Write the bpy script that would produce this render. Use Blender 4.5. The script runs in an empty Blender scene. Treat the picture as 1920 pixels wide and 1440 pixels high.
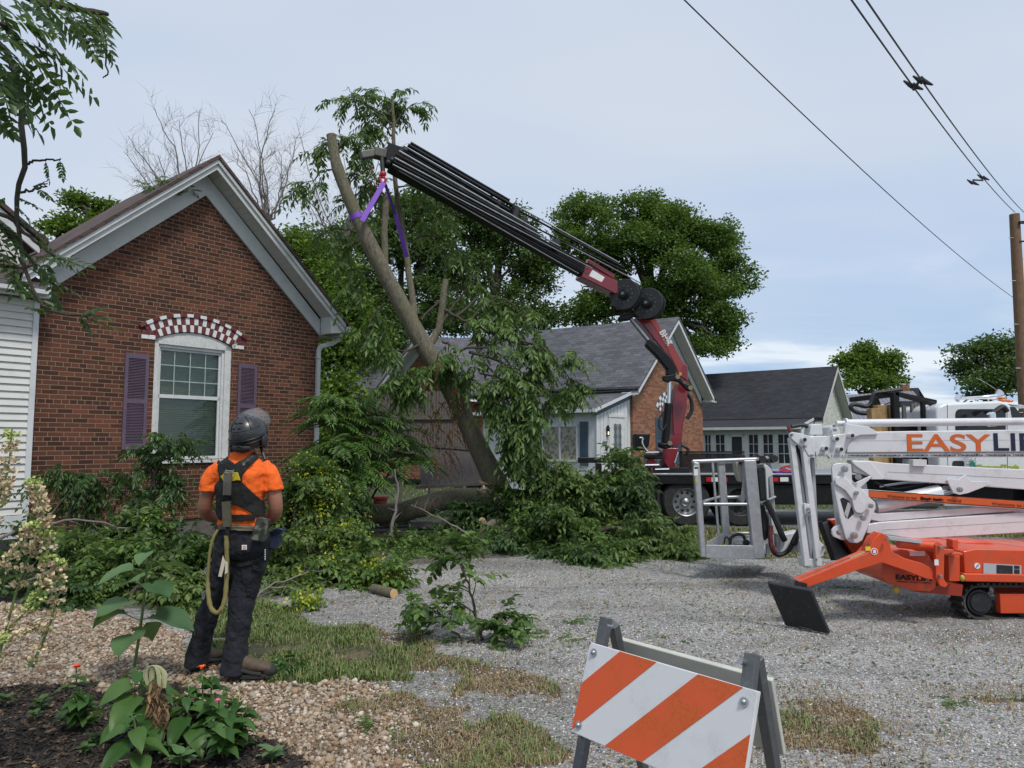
import bpy, bmesh, math, random
import numpy as np
from mathutils import Vector, Matrix
R = math.radians
scene = bpy.context.scene
COL = scene.collection

# ------------------------------------------------------------------ camera
PITCH, FPX, EYE = R(4.65), 1331.0, 1.62
cd = bpy.data.cameras.new('camera'); cam = bpy.data.objects.new('camera', cd); COL.objects.link(cam)
cd.sensor_width = 36; cd.lens = 36*FPX/1920; cd.clip_start = 0.05; cd.clip_end = 3000
cam.location = (0, 0, EYE); cam.rotation_euler = (R(90)+PITCH, 0, 0)
scene.camera = cam
# ------------------------------------------------------------------ world and sun
SUN_EL, SUN_AZ = 58, 150         # azimuth: compass style, sun stands behind-right of the camera
w = bpy.data.worlds.new("World"); scene.world = w; w.use_nodes = True
nt = w.node_tree; nt.nodes.clear()
def N(t, typ, **kw):
    n = t.nodes.new(typ)
    for k, v in kw.items(): setattr(n, k, v)
    return n
out = N(nt, 'ShaderNodeOutputWorld'); bg = N(nt, 'ShaderNodeBackground'); bg.inputs[1].default_value = 0.135
sky = N(nt, 'ShaderNodeTexSky', sky_type='NISHITA', sun_disc=False)
sky.sun_elevation = R(SUN_EL); sky.sun_rotation = R(SUN_AZ); sky.air_density = 1.2; sky.dust_density = 2.0
tc = N(nt, 'ShaderNodeTexCoord'); sep = N(nt, 'ShaderNodeSeparateXYZ'); nt.links.new(tc.outputs['Generated'], sep.inputs[0])
def M(t, op, a, b=None, c=None, clamp=False):
    n = N(t, 'ShaderNodeMath', operation=op, use_clamp=clamp)
    for i, v in enumerate((a, b, c)):
        if v is None: continue
        if hasattr(v, 'links'): t.links.new(v, n.inputs[i])
        else: n.inputs[i].default_value = v
    return n.outputs[0]
zc = M(nt, 'MAXIMUM', sep.outputs[2], 0.03)
zz = M(nt, 'ADD', zc, 0.12)
px = M(nt, 'DIVIDE', sep.outputs[0], zz); py = M(nt, 'DIVIDE', sep.outputs[1], zz)
cmb = N(nt, 'ShaderNodeCombineXYZ'); nt.links.new(px, cmb.inputs[0]); nt.links.new(py, cmb.inputs[1])
mp = N(nt, 'ShaderNodeMapping'); mp.inputs['Scale'].default_value = (0.9, 1.5, 1); mp.inputs['Rotation'].default_value = (0, 0, R(-18)); nt.links.new(cmb.outputs[0], mp.inputs[0])
n1 = N(nt, 'ShaderNodeTexNoise'); n1.inputs['Scale'].default_value = 0.9; n1.inputs['Detail'].default_value = 6; n1.inputs['Roughness'].default_value = .52; n1.inputs['Distortion'].default_value = .4
nt.links.new(mp.outputs[0], n1.inputs[0])
n2 = N(nt, 'ShaderNodeTexNoise'); n2.inputs['Scale'].default_value = 0.5; n2.inputs['Detail'].default_value = 3; nt.links.new(mp.outputs[0], n2.inputs[0])
def ramp(t, fac, stops, interp='LINEAR'):
    n = N(t, 'ShaderNodeValToRGB'); cr = n.color_ramp; cr.interpolation = interp
    while len(cr.elements) > 1: cr.elements.remove(cr.elements[-1])
    cr.elements[0].position = stops[0][0]; cr.elements[0].color = tuple(stops[0][1])+(1,) if len(stops[0][1]) == 3 else stops[0][1]
    for p, c in stops[1:]:
        e = cr.elements.new(p); e.color = tuple(c)+(1,) if len(c) == 3 else c
    t.links.new(fac, n.inputs[0]); return n.outputs[0]
def mix(t, f, a, b, bt='MIX'):
    n = N(t, 'ShaderNodeMix', data_type='RGBA', blend_type=bt)
    for s, v in ((n.inputs[0], f), (n.inputs[6], a), (n.inputs[7], b)):
        if hasattr(v, 'links'): t.links.new(v, s)
        elif isinstance(v, (int, float)): s.default_value = v
        else: s.default_value = tuple(v)+(1,)
    return n.outputs[2]
cloud = ramp(nt, n2.outputs[0], [(0.3, (3.2, 4.0, 5.4)), (0.5, (4.05, 4.55, 5.35)), (0.7, (4.75, 5.0, 5.35))])
low = M(nt, 'MULTIPLY_ADD', sep.outputs[2], -7.0, 1.75, clamp=True)      # 1 near the horizon, 0 high up
band = ramp(nt, n1.outputs[0], [(0.38, (2.6, 3.7, 5.3)), (0.5, (3.4, 4.3, 5.6)), (0.6, (5.3, 5.8, 6.4))])
skc = mix(nt, low, cloud, band)
skc2 = mix(nt, 0.9, sky.outputs[0], skc)
nt.links.new(skc2, bg.inputs[0]); nt.links.new(bg.outputs[0], out.inputs[0])
sd = bpy.data.lights.new('sun', 'SUN'); so = bpy.data.objects.new('sun', sd); COL.objects.link(so)
sd.energy = 2.3; sd.angle = R(11); sd.color = (1, .96, .9)
az = R(SUN_AZ); sv = Vector((math.sin(az)*math.cos(R(SUN_EL)), math.cos(az)*math.cos(R(SUN_EL)), math.sin(R(SUN_EL))))
so.rotation_euler = (-sv).to_track_quat('-Z', 'Y').to_euler()
scene.view_settings.view_transform = 'Standard'; scene.view_settings.look = 'None'
scene.view_settings.exposure = 0.22; scene.view_settings.gamma = 1
scene.cycles.max_bounces = 6; scene.cycles.transparent_max_bounces = 8

# ------------------------------------------------------------------ pixel <-> world helpers
def ray(px, py):
    dx = (px-960)/FPX; dy = (720-py)/FPX
    return Vector((dx, math.cos(PITCH)-dy*math.sin(PITCH), math.sin(PITCH)+dy*math.cos(PITCH)))
def P(px, py, Y):
    r = ray(px, py); t = Y/r.y
    return Vector((r.x*t, Y, EYE+r.z*t))
def G(px, py, z=0):
    r = ray(px, py); t = (z-EYE)/r.z
    return Vector((r.x*t, r.y*t, z))

# ------------------------------------------------------------------ objects
def tag(o, label=None, cat=None, group=None, kind=None):
    if label: o['label'] = label
    if cat: o['category'] = cat
    if group: o['group'] = group
    if kind: o['kind'] = kind
    return o
def empty(name, loc=(0, 0, 0), rz=0, label=None, cat=None, group=None, kind=None):
    o = bpy.data.objects.new(name, None); COL.objects.link(o)
    o.location = loc; o.rotation_euler = (0, 0, rz); o['_local'] = 1 if rz else 0
    return tag(o, label, cat, group, kind)
def base_of(parent):
    v = Vector((0, 0, 0)); o = parent
    while o is not None: v += Vector(o.location); o = o.parent
    return v
def is_local(parent):
    while parent is not None:
        if parent.get('_local'): return True
        parent = parent.parent
    return False
class MB:
    def __init__(s): s.v = []; s.f = []; s.mi = []; s.cur = 0
    def add(s, vs, fs):
        n = len(s.v); s.v += [tuple(v) for v in vs]; s.f += [tuple(i+n for i in f) for f in fs]; s.mi += [s.cur]*len(fs); return s
    def box(s, c, d, rot=None):
        c = Vector(c); d = Vector(d)/2
        vs = [Vector((x*d.x, y*d.y, z*d.z)) for x in (-1, 1) for y in (-1, 1) for z in (-1, 1)]
        if rot is not None: vs = [rot @ v for v in vs]
        return s.add([v+c for v in vs], [(0, 1, 3, 2), (4, 6, 7, 5), (0, 4, 5, 1), (2, 3, 7, 6), (0, 2, 6, 4), (1, 5, 7, 3)])
    def bb(s, a, b):
        a = Vector(a); b = Vector(b); return s.box((a+b)/2, [abs(x) for x in (b-a)])
    def beam(s, a, b, w, h, up=(0, 0, 1)):
        a = Vector(a); b = Vector(b); d = (b-a); L = d.length
        z = d.normalized(); x = z.cross(Vector(up))
        if x.length < 1e-4: x = z.cross(Vector((1, 0, 0)))
        x.normalize(); y = x.cross(z)
        rot = Matrix((x, y, z)).transposed()
        return s.box((a+b)/2, (w, h, L), rot)
    def prism(s, pts, ext):      # pts: 3D loop, ext: vector
        n = len(pts); e = Vector(ext); pts = [Vector(p) for p in pts]
        nn = Vector((0, 0, 0))
        for i in range(n): nn += pts[i].cross(pts[(i+1) % n])
        if nn.dot(e) > 0: pts = pts[::-1]
        vs = pts+[p+e for p in pts]
        fs = [tuple(range(n)), tuple(range(2*n-1, n-1, -1))]+[(i, i+n, (i+1) % n+n, (i+1) % n) for i in range(n)]
        return s.add(vs, fs)
    def quad(s, *p): return s.add(p, [tuple(range(len(p)))])
    def tube(s, path, rad, n=8, cap=True, flat=1.0):
        path = [Vector(p) for p in path]; m = len(path)
        if not hasattr(rad, '__len__'): rad = [rad]*m
        vs = []; up = Vector((0, 0, 1)); prev = None
        for i in range(m):
            t = (path[min(i+1, m-1)]-path[max(i-1, 0)])
            t = t.normalized() if t.length > 1e-9 else Vector((0, 0, 1))
            if prev is None:
                x = t.cross(up)
                if x.length < 0.1: x = t.cross(Vector((0, 1, 0)))
            else: x = prev-t*prev.dot(t)
            x.normalize(); y = t.cross(x); prev = x
            for k in range(n):
                a = 2*math.pi*k/n; vs.append(path[i]+(x*math.cos(a)+y*math.sin(a)*flat)*rad[i])
        fs = [(i*n+k, i*n+(k+1) % n, (i+1)*n+(k+1) % n, (i+1)*n+k) for i in range(m-1) for k in range(n)]
        if cap: fs += [tuple(range(n-1, -1, -1)), tuple(range((m-1)*n, m*n))]
        return s.add(vs, fs)
    def cyl(s, a, b, r, r2=None, n=20): return s.tube([a, b], [r, r if r2 is None else r2], n)
    def sph(s, c, r, seg=12, rings=8, rot=None):
        c = Vector(c); r = Vector(r) if hasattr(r, '__len__') else Vector((r, r, r)); vs = []
        for j in range(rings+1):
            th = math.pi*j/rings
            for i in range(seg):
                ph = 2*math.pi*i/seg; v = Vector((math.sin(th)*math.cos(ph)*r.x, math.sin(th)*math.sin(ph)*r.y, math.cos(th)*r.z))
                vs.append(c+(rot @ v if rot is not None else v))
        return s.add(vs, [(j*seg+i, (j+1)*seg+i, (j+1)*seg+(i+1) % seg, j*seg+(i+1) % seg) for j in range(rings) for i in range(seg)])
    def loft(s, rings, cap=True):
        n = len(rings[0]); vs = [v for r in rings for v in r]; m = len(rings)
        fs = [(i*n+k, i*n+(k+1) % n, (i+1)*n+(k+1) % n, (i+1)*n+k) for i in range(m-1) for k in range(n)]
        if cap: fs += [tuple(range(n-1, -1, -1)), tuple(range((m-1)*n, m*n))]
        return s.add(vs, fs)
    def parts(s):
        root = list(range(len(s.v)))
        def find(i):
            while root[i] != i: root[i] = root[root[i]]; i = root[i]
            return i
        for f in s.f:
            for i in f[1:]: root[find(i)] = find(f[0])
        g = {}
        for f, m in zip(s.f, s.mi): g.setdefault(find(f[0]), []).append((f, m))
        out_ = []
        for fs in g.values():
            q = MB(); idx = {}
            for f, m in fs:
                for i in f:
                    if i not in idx: idx[i] = len(q.v); q.v.append(s.v[i])
                q.f.append(tuple(idx[i] for i in f)); q.mi.append(m)
            out_.append(q)
        return out_
    SPLIT = {'rake_board', 'jib_bracket', 'roller', 'red_reflector', 'white_reflector', 'yellow_sensor', 'marker_light', 'frieze_board', 'pivot_cap', 'pin_cap', 'pin_boss', 'ear_muff', 'vent', 'shutter_pair', 'window_seal', 'pivot_bolt', 'gutter_end', 'branch_stub'}
    def build(s, name, mat, parent=None, bevel=0, **kw):
        if name in s.SPLIT:
            o = None
            for q in s.parts(): o = q.build1(name, mat, parent, bevel, **kw)
            return o
        return s.build1(name, mat, parent, bevel, **kw)
    def build1(s, name, mat, parent=None, bevel=0, smooth=False, label=None, cat=None, group=None, kind=None, uv=True, seg=2, weld=False):
        off = Vector((0, 0, 0)) if (parent is None or is_local(parent)) else base_of(parent)
        me = bpy.data.meshes.new(name)
        me.from_pydata([(v[0]-off.x, v[1]-off.y, v[2]-off.z) for v in s.v], [], s.f)
        mats = mat if isinstance(mat, (list, tuple)) else [mat]
        for m_ in mats: me.materials.append(m_)
        if len(mats) > 1: me.polygons.foreach_set('material_index', s.mi)
        bm = bmesh.new(); bm.from_mesh(me)
        if weld: bmesh.ops.remove_doubles(bm, verts=bm.verts, dist=1e-5)
        bmesh.ops.recalc_face_normals(bm, faces=bm.faces)
        if uv:
            ul = bm.loops.layers.uv.new('UVMap')
            for f in bm.faces:
                n = f.normal
                if abs(n.z) > .985: u = Vector((1, 0, 0)); v = Vector((0, 1, 0))
                else: u = Vector((0, 0, 1)).cross(n).normalized(); v = n.cross(u)
                for l in f.loops: co = l.vert.co; l[ul].uv = (co.dot(u), co.dot(v))
        bm.to_mesh(me); bm.free()
        if smooth:
            me.polygons.foreach_set('use_smooth', [True]*len(me.polygons))
            try: me.set_sharp_from_angle(angle=R(38))
            except Exception: pass
        o = bpy.data.objects.new(name, me); COL.objects.link(o)
        if parent is not None: o.parent = parent
        if bevel:
            b = o.modifiers.new('bevel', 'BEVEL'); b.width = bevel; b.segments = seg; b.limit_method = 'ANGLE'; b.angle_limit = R(35)
            if not smooth: me.polygons.foreach_set('use_smooth', [True]*len(me.polygons)); 
            try: b.harden_normals = True
            except Exception: pass
        return tag(o, label, cat, group, kind)
def fast_mesh(name, V, F, mat, parent=None, smooth=False, label=None, cat=None, group=None, kind=None):
    """V (n,3) float, F (m,k) int: same-size faces, built with foreach_set"""
    me = bpy.data.meshes.new(name); V = np.asarray(V, np.float32); F = np.asarray(F, np.int32)
    if parent is not None and not is_local(parent): V = V-np.array(base_of(parent), np.float32)
    me.vertices.add(len(V)); me.vertices.foreach_set('co', V.ravel())
    m, k = F.shape; me.loops.add(m*k); me.loops.foreach_set('vertex_index', F.ravel())
    me.polygons.add(m); me.polygons.foreach_set('loop_start', np.arange(m, dtype=np.int32)*k); me.polygons.foreach_set('loop_total', np.full(m, k, np.int32))
    if smooth: me.polygons.foreach_set('use_smooth', np.ones(m, bool))
    for m_ in (mat if isinstance(mat, (list, tuple)) else [mat]): me.materials.append(m_)
    me.update(calc_edges=True); me.validate()
    o = bpy.data.objects.new(name, me); COL.objects.link(o)
    if parent is not None: o.parent = parent
    return tag(o, label, cat, group, kind)

# ------------------------------------------------------------------ materials
MATS = {}
def newmat(name):
    m = bpy.data.materials.new(name); m.use_nodes = True; t = m.node_tree; b = t.nodes['Principled BSDF']; MATS[name] = m
    return m, t, b
def noise(t, scale, detail=4, rough=.55, vec=None, dist=0, coord='Object'):
    n = N(t, 'ShaderNodeTexNoise'); n.inputs['Scale'].default_value = scale; n.inputs['Detail'].default_value = detail
    n.inputs['Roughness'].default_value = rough; n.inputs['Distortion'].default_value = dist
    if vec is None: c = N(t, 'ShaderNodeTexCoord'); vec = c.outputs[coord]
    t.links.new(vec, n.inputs[0]); return n.outputs[0]
def bump(t, b, h, strength=.3, dist=.01):
    n = N(t, 'ShaderNodeBump'); n.inputs['Strength'].default_value = strength; n.inputs['Distance'].default_value = dist
    t.links.new(h, n.inputs['Height']); t.links.new(n.outputs[0], b.inputs['Normal']); return n
def simple(name, col, rough=.5, metal=0, var=.15, nscale=6, bmp=0, bscale=60, dirt=None, coat=0, spec=None):
    m, t, b = newmat(name); b.inputs['Roughness'].default_value = rough; b.inputs['Metallic'].default_value = metal
    if coat: b.inputs['Coat Weight'].default_value = coat
    if spec is not None: b.inputs['Specular IOR Level'].default_value = spec
    c = Vector(col); n = noise(t, nscale, 5, .6)
    cc = ramp(t, n, [(0.3, [x*(1-var) for x in col]), (0.7, [min(1, x*(1+var*.6)) for x in col])])
    if dirt:
        d = noise(t, nscale*2.3, 7, .7); f = ramp(t, d, [(0.52, (0, 0, 0)), (0.68, (dirt[1],)*3)]); cc = mix(t, f, cc, dirt[0])
    t.links.new(cc, b.inputs['Base Color'])
    rr = M(t, 'MULTIPLY_ADD', n, .25, rough-.12, clamp=True); t.links.new(rr, b.inputs['Roughness'])
    if bmp: bump(t, b, noise(t, bscale, 4), bmp, .004)
    return m
def uvnode(t):
    u = N(t, 'ShaderNodeUVMap'); u.uv_map = 'UVMap'; return u.outputs[0]
def brickmat(name, c1, c2, mort, bw=.208, rh=.0677, ms=.0085, header=8, wear=.5, painted=False):
    m, t, b = newmat(name); uv = uvnode(t)
    wob = noise(t, 1.3, 2, .5, uv); sepu = N(t, 'ShaderNodeSeparateXYZ'); t.links.new(uv, sepu.inputs[0])
    vv = M(t, 'ADD', sepu.outputs[1], M(t, 'MULTIPLY_ADD', wob, .012, -.006)); cm = N(t, 'ShaderNodeCombineXYZ'); t.links.new(sepu.outputs[0], cm.inputs[0]); t.links.new(vv, cm.inputs[1])
    def bt(width):
        n = N(t, 'ShaderNodeTexBrick'); n.inputs['Scale'].default_value = 1; n.inputs['Brick Width'].default_value = width; n.inputs['Row Height'].default_value = rh
        n.inputs['Mortar Size'].default_value = ms/2; n.inputs['Mortar Smooth'].default_value = .25; n.inputs['Bias'].default_value = 0
        n.inputs['Color1'].default_value = (0, 0, 0, 1); n.inputs['Color2'].default_value = (1, 1, 1, 1); n.inputs['Mortar'].default_value = (.5, .5, .5, 1)
        t.links.new(cm.outputs[0], n.inputs[0]); return n
    a = bt(bw); h = bt(bw/2)
    row = M(t, 'FLOOR', M(t, 'DIVIDE', vv, rh)); isH = M(t, 'LESS_THAN', M(t, 'FLOORED_MODULO', row, header), .5)
    fac = mix(t, isH, a.outputs[1], h.outputs[1]); cid = mix(t, isH, a.outputs[0], h.outputs[0])
    big = noise(t, .9, 5, .6, uv); fine = noise(t, 90, 4, .7, uv)
    idn = M(t, 'ADD', M(t, 'MULTIPLY', cid, .55), M(t, 'MULTIPLY', fine, .5))
    bc = ramp(t, idn, [(0.1, [x*.62 for x in c1]), (.4, c1), (.7, c2), (.95, [x*1.25 for x in c2])])
    st = ramp(t, big, [(.42, (1, 1, 1)), (.68, (1-.42*wear,)*3)]); bc = mix(t, 1.0, bc, st, 'MULTIPLY')
    sp = ramp(t, noise(t, 5.5, 8, .75, uv), [(.68, (0, 0, 0)), (.74, (.5, .5, .5))]); bc = mix(t, M(t, 'MULTIPLY', sp, wear), bc, (.42, .33, .27))
    mc = mix(t, noise(t, 14, 3, .6, uv), mort, [x*.55 for x in mort])
    col = mix(t, fac, bc, mc)
    t.links.new(col, b.inputs['Base Color']); b.inputs['Roughness'].default_value = .92 if not painted else .7
    hgt = M(t, 'ADD', M(t, 'MULTIPLY', fac, -1), M(t, 'MULTIPLY', fine, .35)); bump(t, b, hgt, .75, .008)
    return m
def shinglemat(name, c, rh=.14, bw=.3):
    m, t, b = newmat(name); uv = uvnode(t)
    wob = noise(t, .8, 2, .5, uv); s_ = N(t, 'ShaderNodeSeparateXYZ'); t.links.new(uv, s_.inputs[0]); vv = M(t, 'ADD', s_.outputs[1], M(t, 'MULTIPLY', wob, .12))
    cm = N(t, 'ShaderNodeCombineXYZ'); t.links.new(s_.outputs[0], cm.inputs[0]); t.links.new(vv, cm.inputs[1])
    n = N(t, 'ShaderNodeTexBrick'); n.inputs['Scale'].default_value = 1; n.inputs['Brick Width'].default_value = bw; n.inputs['Row Height'].default_value = rh
    n.inputs['Mortar Size'].default_value = .007; n.inputs['Mortar Smooth'].default_value = .4; n.inputs['Color1'].default_value = (0, 0, 0, 1); n.inputs['Color2'].default_value = (1, 1, 1, 1)
    t.links.new(cm.outputs[0], n.inputs[0])
    fine = noise(t, 260, 2, .7, uv); idn = M(t, 'ADD', M(t, 'MULTIPLY', n.outputs[0], .5), M(t, 'MULTIPLY', fine, .5))
    bc = ramp(t, idn, [(.15, [x*.6 for x in c]), (.5, c), (.9, [x*1.45 for x in c])])
    bc = mix(t, 1.0, bc, ramp(t, noise(t, .5, 4, .6, uv), [(.35, (.8, .8, .8)), (.7, (1.12, 1.12, 1.12))]), 'MULTIPLY')
    col = mix(t, M(t, 'MULTIPLY', n.outputs[1], .85), bc, [x*.25 for x in c])
    t.links.new(col, b.inputs['Base Color']); b.inputs['Roughness'].default_value = .9
    saw = M(t, 'FRACT', M(t, 'DIVIDE', vv, rh)); bump(t, b, M(t, 'ADD', M(t, 'MULTIPLY', saw, -1), M(t, 'MULTIPLY', fine, .2)), .6, .012)
    return m
def leafmat(name, c1, c2, c3, trans=.3, rough=.5, clump=.8, back=None):
    m = bpy.data.materials.new(name); m.use_nodes = True; t = m.node_tree; b = t.nodes['Principled BSDF']; MATS[name] = m
    g = N(t, 'ShaderNodeNewGeometry'); rnd = g.outputs['Random Per Island']
    idn = M(t, 'ADD', M(t, 'MULTIPLY', rnd, .55), M(t, 'MULTIPLY', noise(t, clump, 3, .6), .55))
    col = ramp(t, idn, [(.22, c1), (.52, c2), (.85, c3)])
    if back is not None: col = mix(t, g.outputs['Backfacing'], col, mix(t, .5, col, back))
    t.links.new(col, b.inputs['Base Color']); b.inputs['Roughness'].default_value = rough; b.inputs['Specular IOR Level'].default_value = .35
    tr = N(t, 'ShaderNodeBsdfTranslucent'); t.links.new(mix(t, .35, col, (.25, .4, .03)), tr.inputs[0])
    mx = N(t, 'ShaderNodeMixShader'); mx.inputs[0].default_value = trans
    t.links.new(b.outputs[0], mx.inputs[1]); t.links.new(tr.outputs[0], mx.inputs[2]); t.links.new(mx.outputs[0], t.nodes['Material Output'].inputs[0])
    return m
def barkmat(name, c1, c2, scale=9, moss=None, str_=.8):
    m, t, b = newmat(name); c = N(t, 'ShaderNodeTexCoord'); mpn = N(t, 'ShaderNodeMapping'); mpn.inputs['Scale'].default_value = (1, 1, .35); t.links.new(c.outputs['Object'], mpn.inputs[0])
    n = noise(t, scale*2, 8, .72, mpn.outputs[0], .6); col = ramp(t, n, [(.3, c1), (.7, c2)])
    if moss: col = mix(t, ramp(t, noise(t, 2.2, 6, .65), [(.42, (0, 0, 0)), (.62, (.7, .7, .7))]), col, moss)
    t.links.new(col, b.inputs['Base Color']); b.inputs['Roughness'].default_value = .95; bump(t, b, n, str_, .03)
    return m
def islandmat(name, stops, rough=.8, bmp=0, gain=.8):
    m, t, b = newmat(name); g = N(t, 'ShaderNodeNewGeometry')
    f = M(t, 'ADD', M(t, 'MULTIPLY', g.outputs['Random Per Island'], gain), M(t, 'MULTIPLY', noise(t, 60, 4), 1-gain))
    t.links.new(ramp(t, f, stops), b.inputs['Base Color']); b.inputs['Roughness'].default_value = rough
    if bmp: bump(t, b, noise(t, 200, 3), bmp, .002)
    return m
brick_l = brickmat('left_brick', (.066, .023, .0135), (.14, .046, .025), (.31, .23, .155), ms=.0105, wear=.85)
brick_m = brickmat('orange_brick', (.21, .085, .045), (.32, .14, .075), (.27, .2, .15), wear=.3)
brick_w = brickmat('white_painted_brick', (.52, .52, .47), (.6, .6, .55), (.5, .5, .46), wear=.1, painted=True)
shin_g = shinglemat('grey_shingle', (.098, .1, .112)); shin_d = shinglemat('dark_shingle', (.026, .028, .035)); shin_b = shinglemat('brown_shingle', (.075, .048, .042))
white = simple('white_trim', (.6, .62, .63), .5, var=.08, dirt=((.32, .32, .3), .35), nscale=3)
greyw = simple('soffit_white', (.5, .5, .47), .55, var=.08, nscale=3)
fascia = simple('fascia_grey_white', (.56, .575, .57), .45, var=.1, nscale=2, dirt=((.3, .31, .3), .3))
siding = simple('white_siding', (.6, .6, .57), .5, var=.06, nscale=2, dirt=((.4, .39, .36), .3))
peel = simple('peeling_white_paint', (.6, .61, .6), .6, var=.1, nscale=9, dirt=((.3, .27, .23), .45))
purple = simple('purple_paint', (.115, .08, .12), .5, var=.12)
blue = simple('slate_blue_paint', (.05, .085, .12), .55, var=.15)
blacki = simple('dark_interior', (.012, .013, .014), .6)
blind = simple('blind_slat', (.5, .55, .48), .5, var=.1)
maroon = simple('maroon_paint', (.13, .015, .02), .5, var=.2, dirt=((.3, .2, .18), .4))
whitep = simple('white_brick_paint', (.68, .69, .68), .6, var=.1, nscale=20, bmp=.3)
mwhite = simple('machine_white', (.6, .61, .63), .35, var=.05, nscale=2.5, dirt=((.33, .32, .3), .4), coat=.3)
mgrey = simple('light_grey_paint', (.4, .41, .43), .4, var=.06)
orange = simple('machine_orange', (.6, .065, .014), .4, var=.12, nscale=3, dirt=((.22, .09, .05), .5), coat=.3)
crane_red = simple('crane_maroon', (.19, .012, .02), .28, var=.15, nscale=2, dirt=((.12, .03, .03), .5), coat=.5)
black = simple('black_paint', (.007, .007, .008), .45, var=.2, dirt=((.03, .03, .03), .35), spec=.3)
blackm = simple('matte_black_plastic', (.014, .015, .017), .55, var=.2, dirt=((.06, .06, .055), .4), bmp=.15)
rubber = simple('tyre_rubber', (.02, .02, .02), .8, var=.25, dirt=((.07, .065, .06), .6), bmp=.3)
chrome = simple('chrome', (.75, .76, .78), .12, 1, var=.03)
steel = simple('brushed_steel', (.42, .43, .44), .38, .9, var=.15, nscale=12)
galv = simple('galvanised_aluminium', (.46, .47, .49), .45, .55, var=.16, nscale=16, dirt=((.3, .3, .3), .5))
pipe = simple('painted_downpipe', (.42, .44, .44), .45, var=.08)
wood_grey = simple('weathered_wood', (.105, .09, .078), .9, var=.4, nscale=18, bmp=.4, bscale=50)
wood_dk = simple('dark_weathered_wood', (.05, .046, .044), .9, var=.4, nscale=14, bmp=.4)
timber = simple('yellow_timber', (.34, .22, .09), .75, var=.3, nscale=8)
polewood = barkmat('pole_wood', (.13, .075, .045), (.24, .15, .09), 6, str_=.25)
bark = barkmat('tree_bark', (.06, .052, .038), (.26, .23, .17), 15, (.16, .155, .08), 1.3)
bark_dk = barkmat('dark_bark', (.03, .026, .02), (.085, .072, .055), 8)
bark_far = barkmat('dead_bark', (.13, .11, .1), (.26, .23, .21), 6)
cutwood = simple('fresh_cut_wood', (.55, .36, .17), .8, var=.2, nscale=20)
leaf_big = leafmat('maple_leaves', (.02, .05, .009), (.062, .13, .022), (.15, .235, .05), .38, clump=.7)
leaf_mid = leafmat('mid_tree_leaves', (.014, .036, .01), (.045, .092, .022), (.115, .18, .045), .25, clump=.5)
leaf_lt = leafmat('light_tree_leaves', (.022, .055, .008), (.08, .155, .02), (.19, .29, .04), .35, clump=.7)
leaf_far = leafmat('far_tree_leaves', (.022, .045, .015), (.05, .1, .028), (.1, .16, .045), .25, clump=.5)
leaf_fr = leafmat('frond_leaves', (.011, .032, .008), (.028, .072, .015), (.065, .125, .028), .25, .42, clump=2.2, back=(.14, .2, .1))
leaf_w = leafmat('wilting_leaves', (.018, .048, .01), (.058, .12, .022), (.15, .235, .055), .33, .45, clump=1.3, back=(.14, .2, .09))
leaf_y = leafmat('yellow_green_leaves', (.14, .22, .012), (.3, .38, .025), (.52, .5, .05), .3, .5, clump=4)
leaf_r = leafmat('rusty_dead_leaves', (.05, .018, .008), (.11, .04, .018), (.17, .07, .03), .2, .7)
leaf_near = leafmat('near_leaflets', (.014, .034, .014), (.03, .066, .022), (.06, .11, .03), .35, .4, clump=3, back=(.1, .17, .06))
leaf_gdn = leafmat('garden_leaves', (.02, .06, .012), (.04, .105, .022), (.085, .165, .04), .28, .42, clump=6)
leaf_sun = leafmat('sunflower_leaves', (.045, .105, .045), (.08, .16, .065), (.12, .21, .08), .25, .5, clump=5)
stemg = simple('green_stem', (.13, .2, .06), .6, var=.2)
# ================================================================== GROUND
rng = np.random.default_rng(7); random.seed(5)
def vnoise(x, y, s, seed=0):     # cheap smooth value noise
    r = np.random.default_rng(seed).random((64, 64)); x = x/s; y = y/s
    xi = np.floor(x).astype(int); yi = np.floor(y).astype(int); fx = x-xi; fy = y-yi
    fx = fx*fx*(3-2*fx); fy = fy*fy*(3-2*fy); a = r[xi % 64, yi % 64]; b = r[(xi+1) % 64, yi % 64]; c = r[xi % 64, (yi+1) % 64]; d = r[(xi+1) % 64, (yi+1) % 64]
    return (a*(1-fx)+b*fx)*(1-fy)+(c*(1-fx)+d*fx)*fy
def fbm(x, y, s, seed=0): return (vnoise(x, y, s, seed)+.5*vnoise(x, y, s/2.1, seed+1)+.25*vnoise(x, y, s/4.3, seed+2))/1.75
def inpoly(x, y, poly):
    c = np.zeros(x.shape, bool); n = len(poly)
    for i in range(n):
        x1, y1 = poly[i]; x2, y2 = poly[(i+1) % n]
        k = ((y1 > y) != (y2 > y)) & (x < (x2-x1)*(y-y1)/(y2-y1+1e-12)+x1); c ^= k
    return c
def gp(*pts): return [tuple(G(*p)[:2]) for p in pts]
Z_MULCH = gp((-900, 1290), (0, 1285), (120, 1292), (250, 1300), (400, 1325), (460, 1365), (540, 1425), (600, 1480), (640, 1800), (-900, 1800))
Z_PEB = gp((-900, 1130), (0, 1130), (330, 1165), (365, 1235), (500, 1262), (600, 1285), (700, 1320), (780, 1370), (830, 1425), (870, 1480), (900, 1800), (-900, 1800))
Z_GREEN = gp((370, 1150), (470, 1130), (560, 1150), (690, 1195), (780, 1240), (780, 1295), (640, 1300), (500, 1262), (365, 1240))
Z_DRY = gp((560, 1160), (760, 1200), (860, 1245), (980, 1270), (1080, 1300), (1090, 1800), (900, 1800), (830, 1425), (760, 1350), (600, 1290), (700, 1250))
Z_STRIP = [(1.2, 10.6), (3.0, 10.0), (9.5, 9.4), (16, 9.2), (16, 14.9), (1.2, 14.9)]
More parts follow.
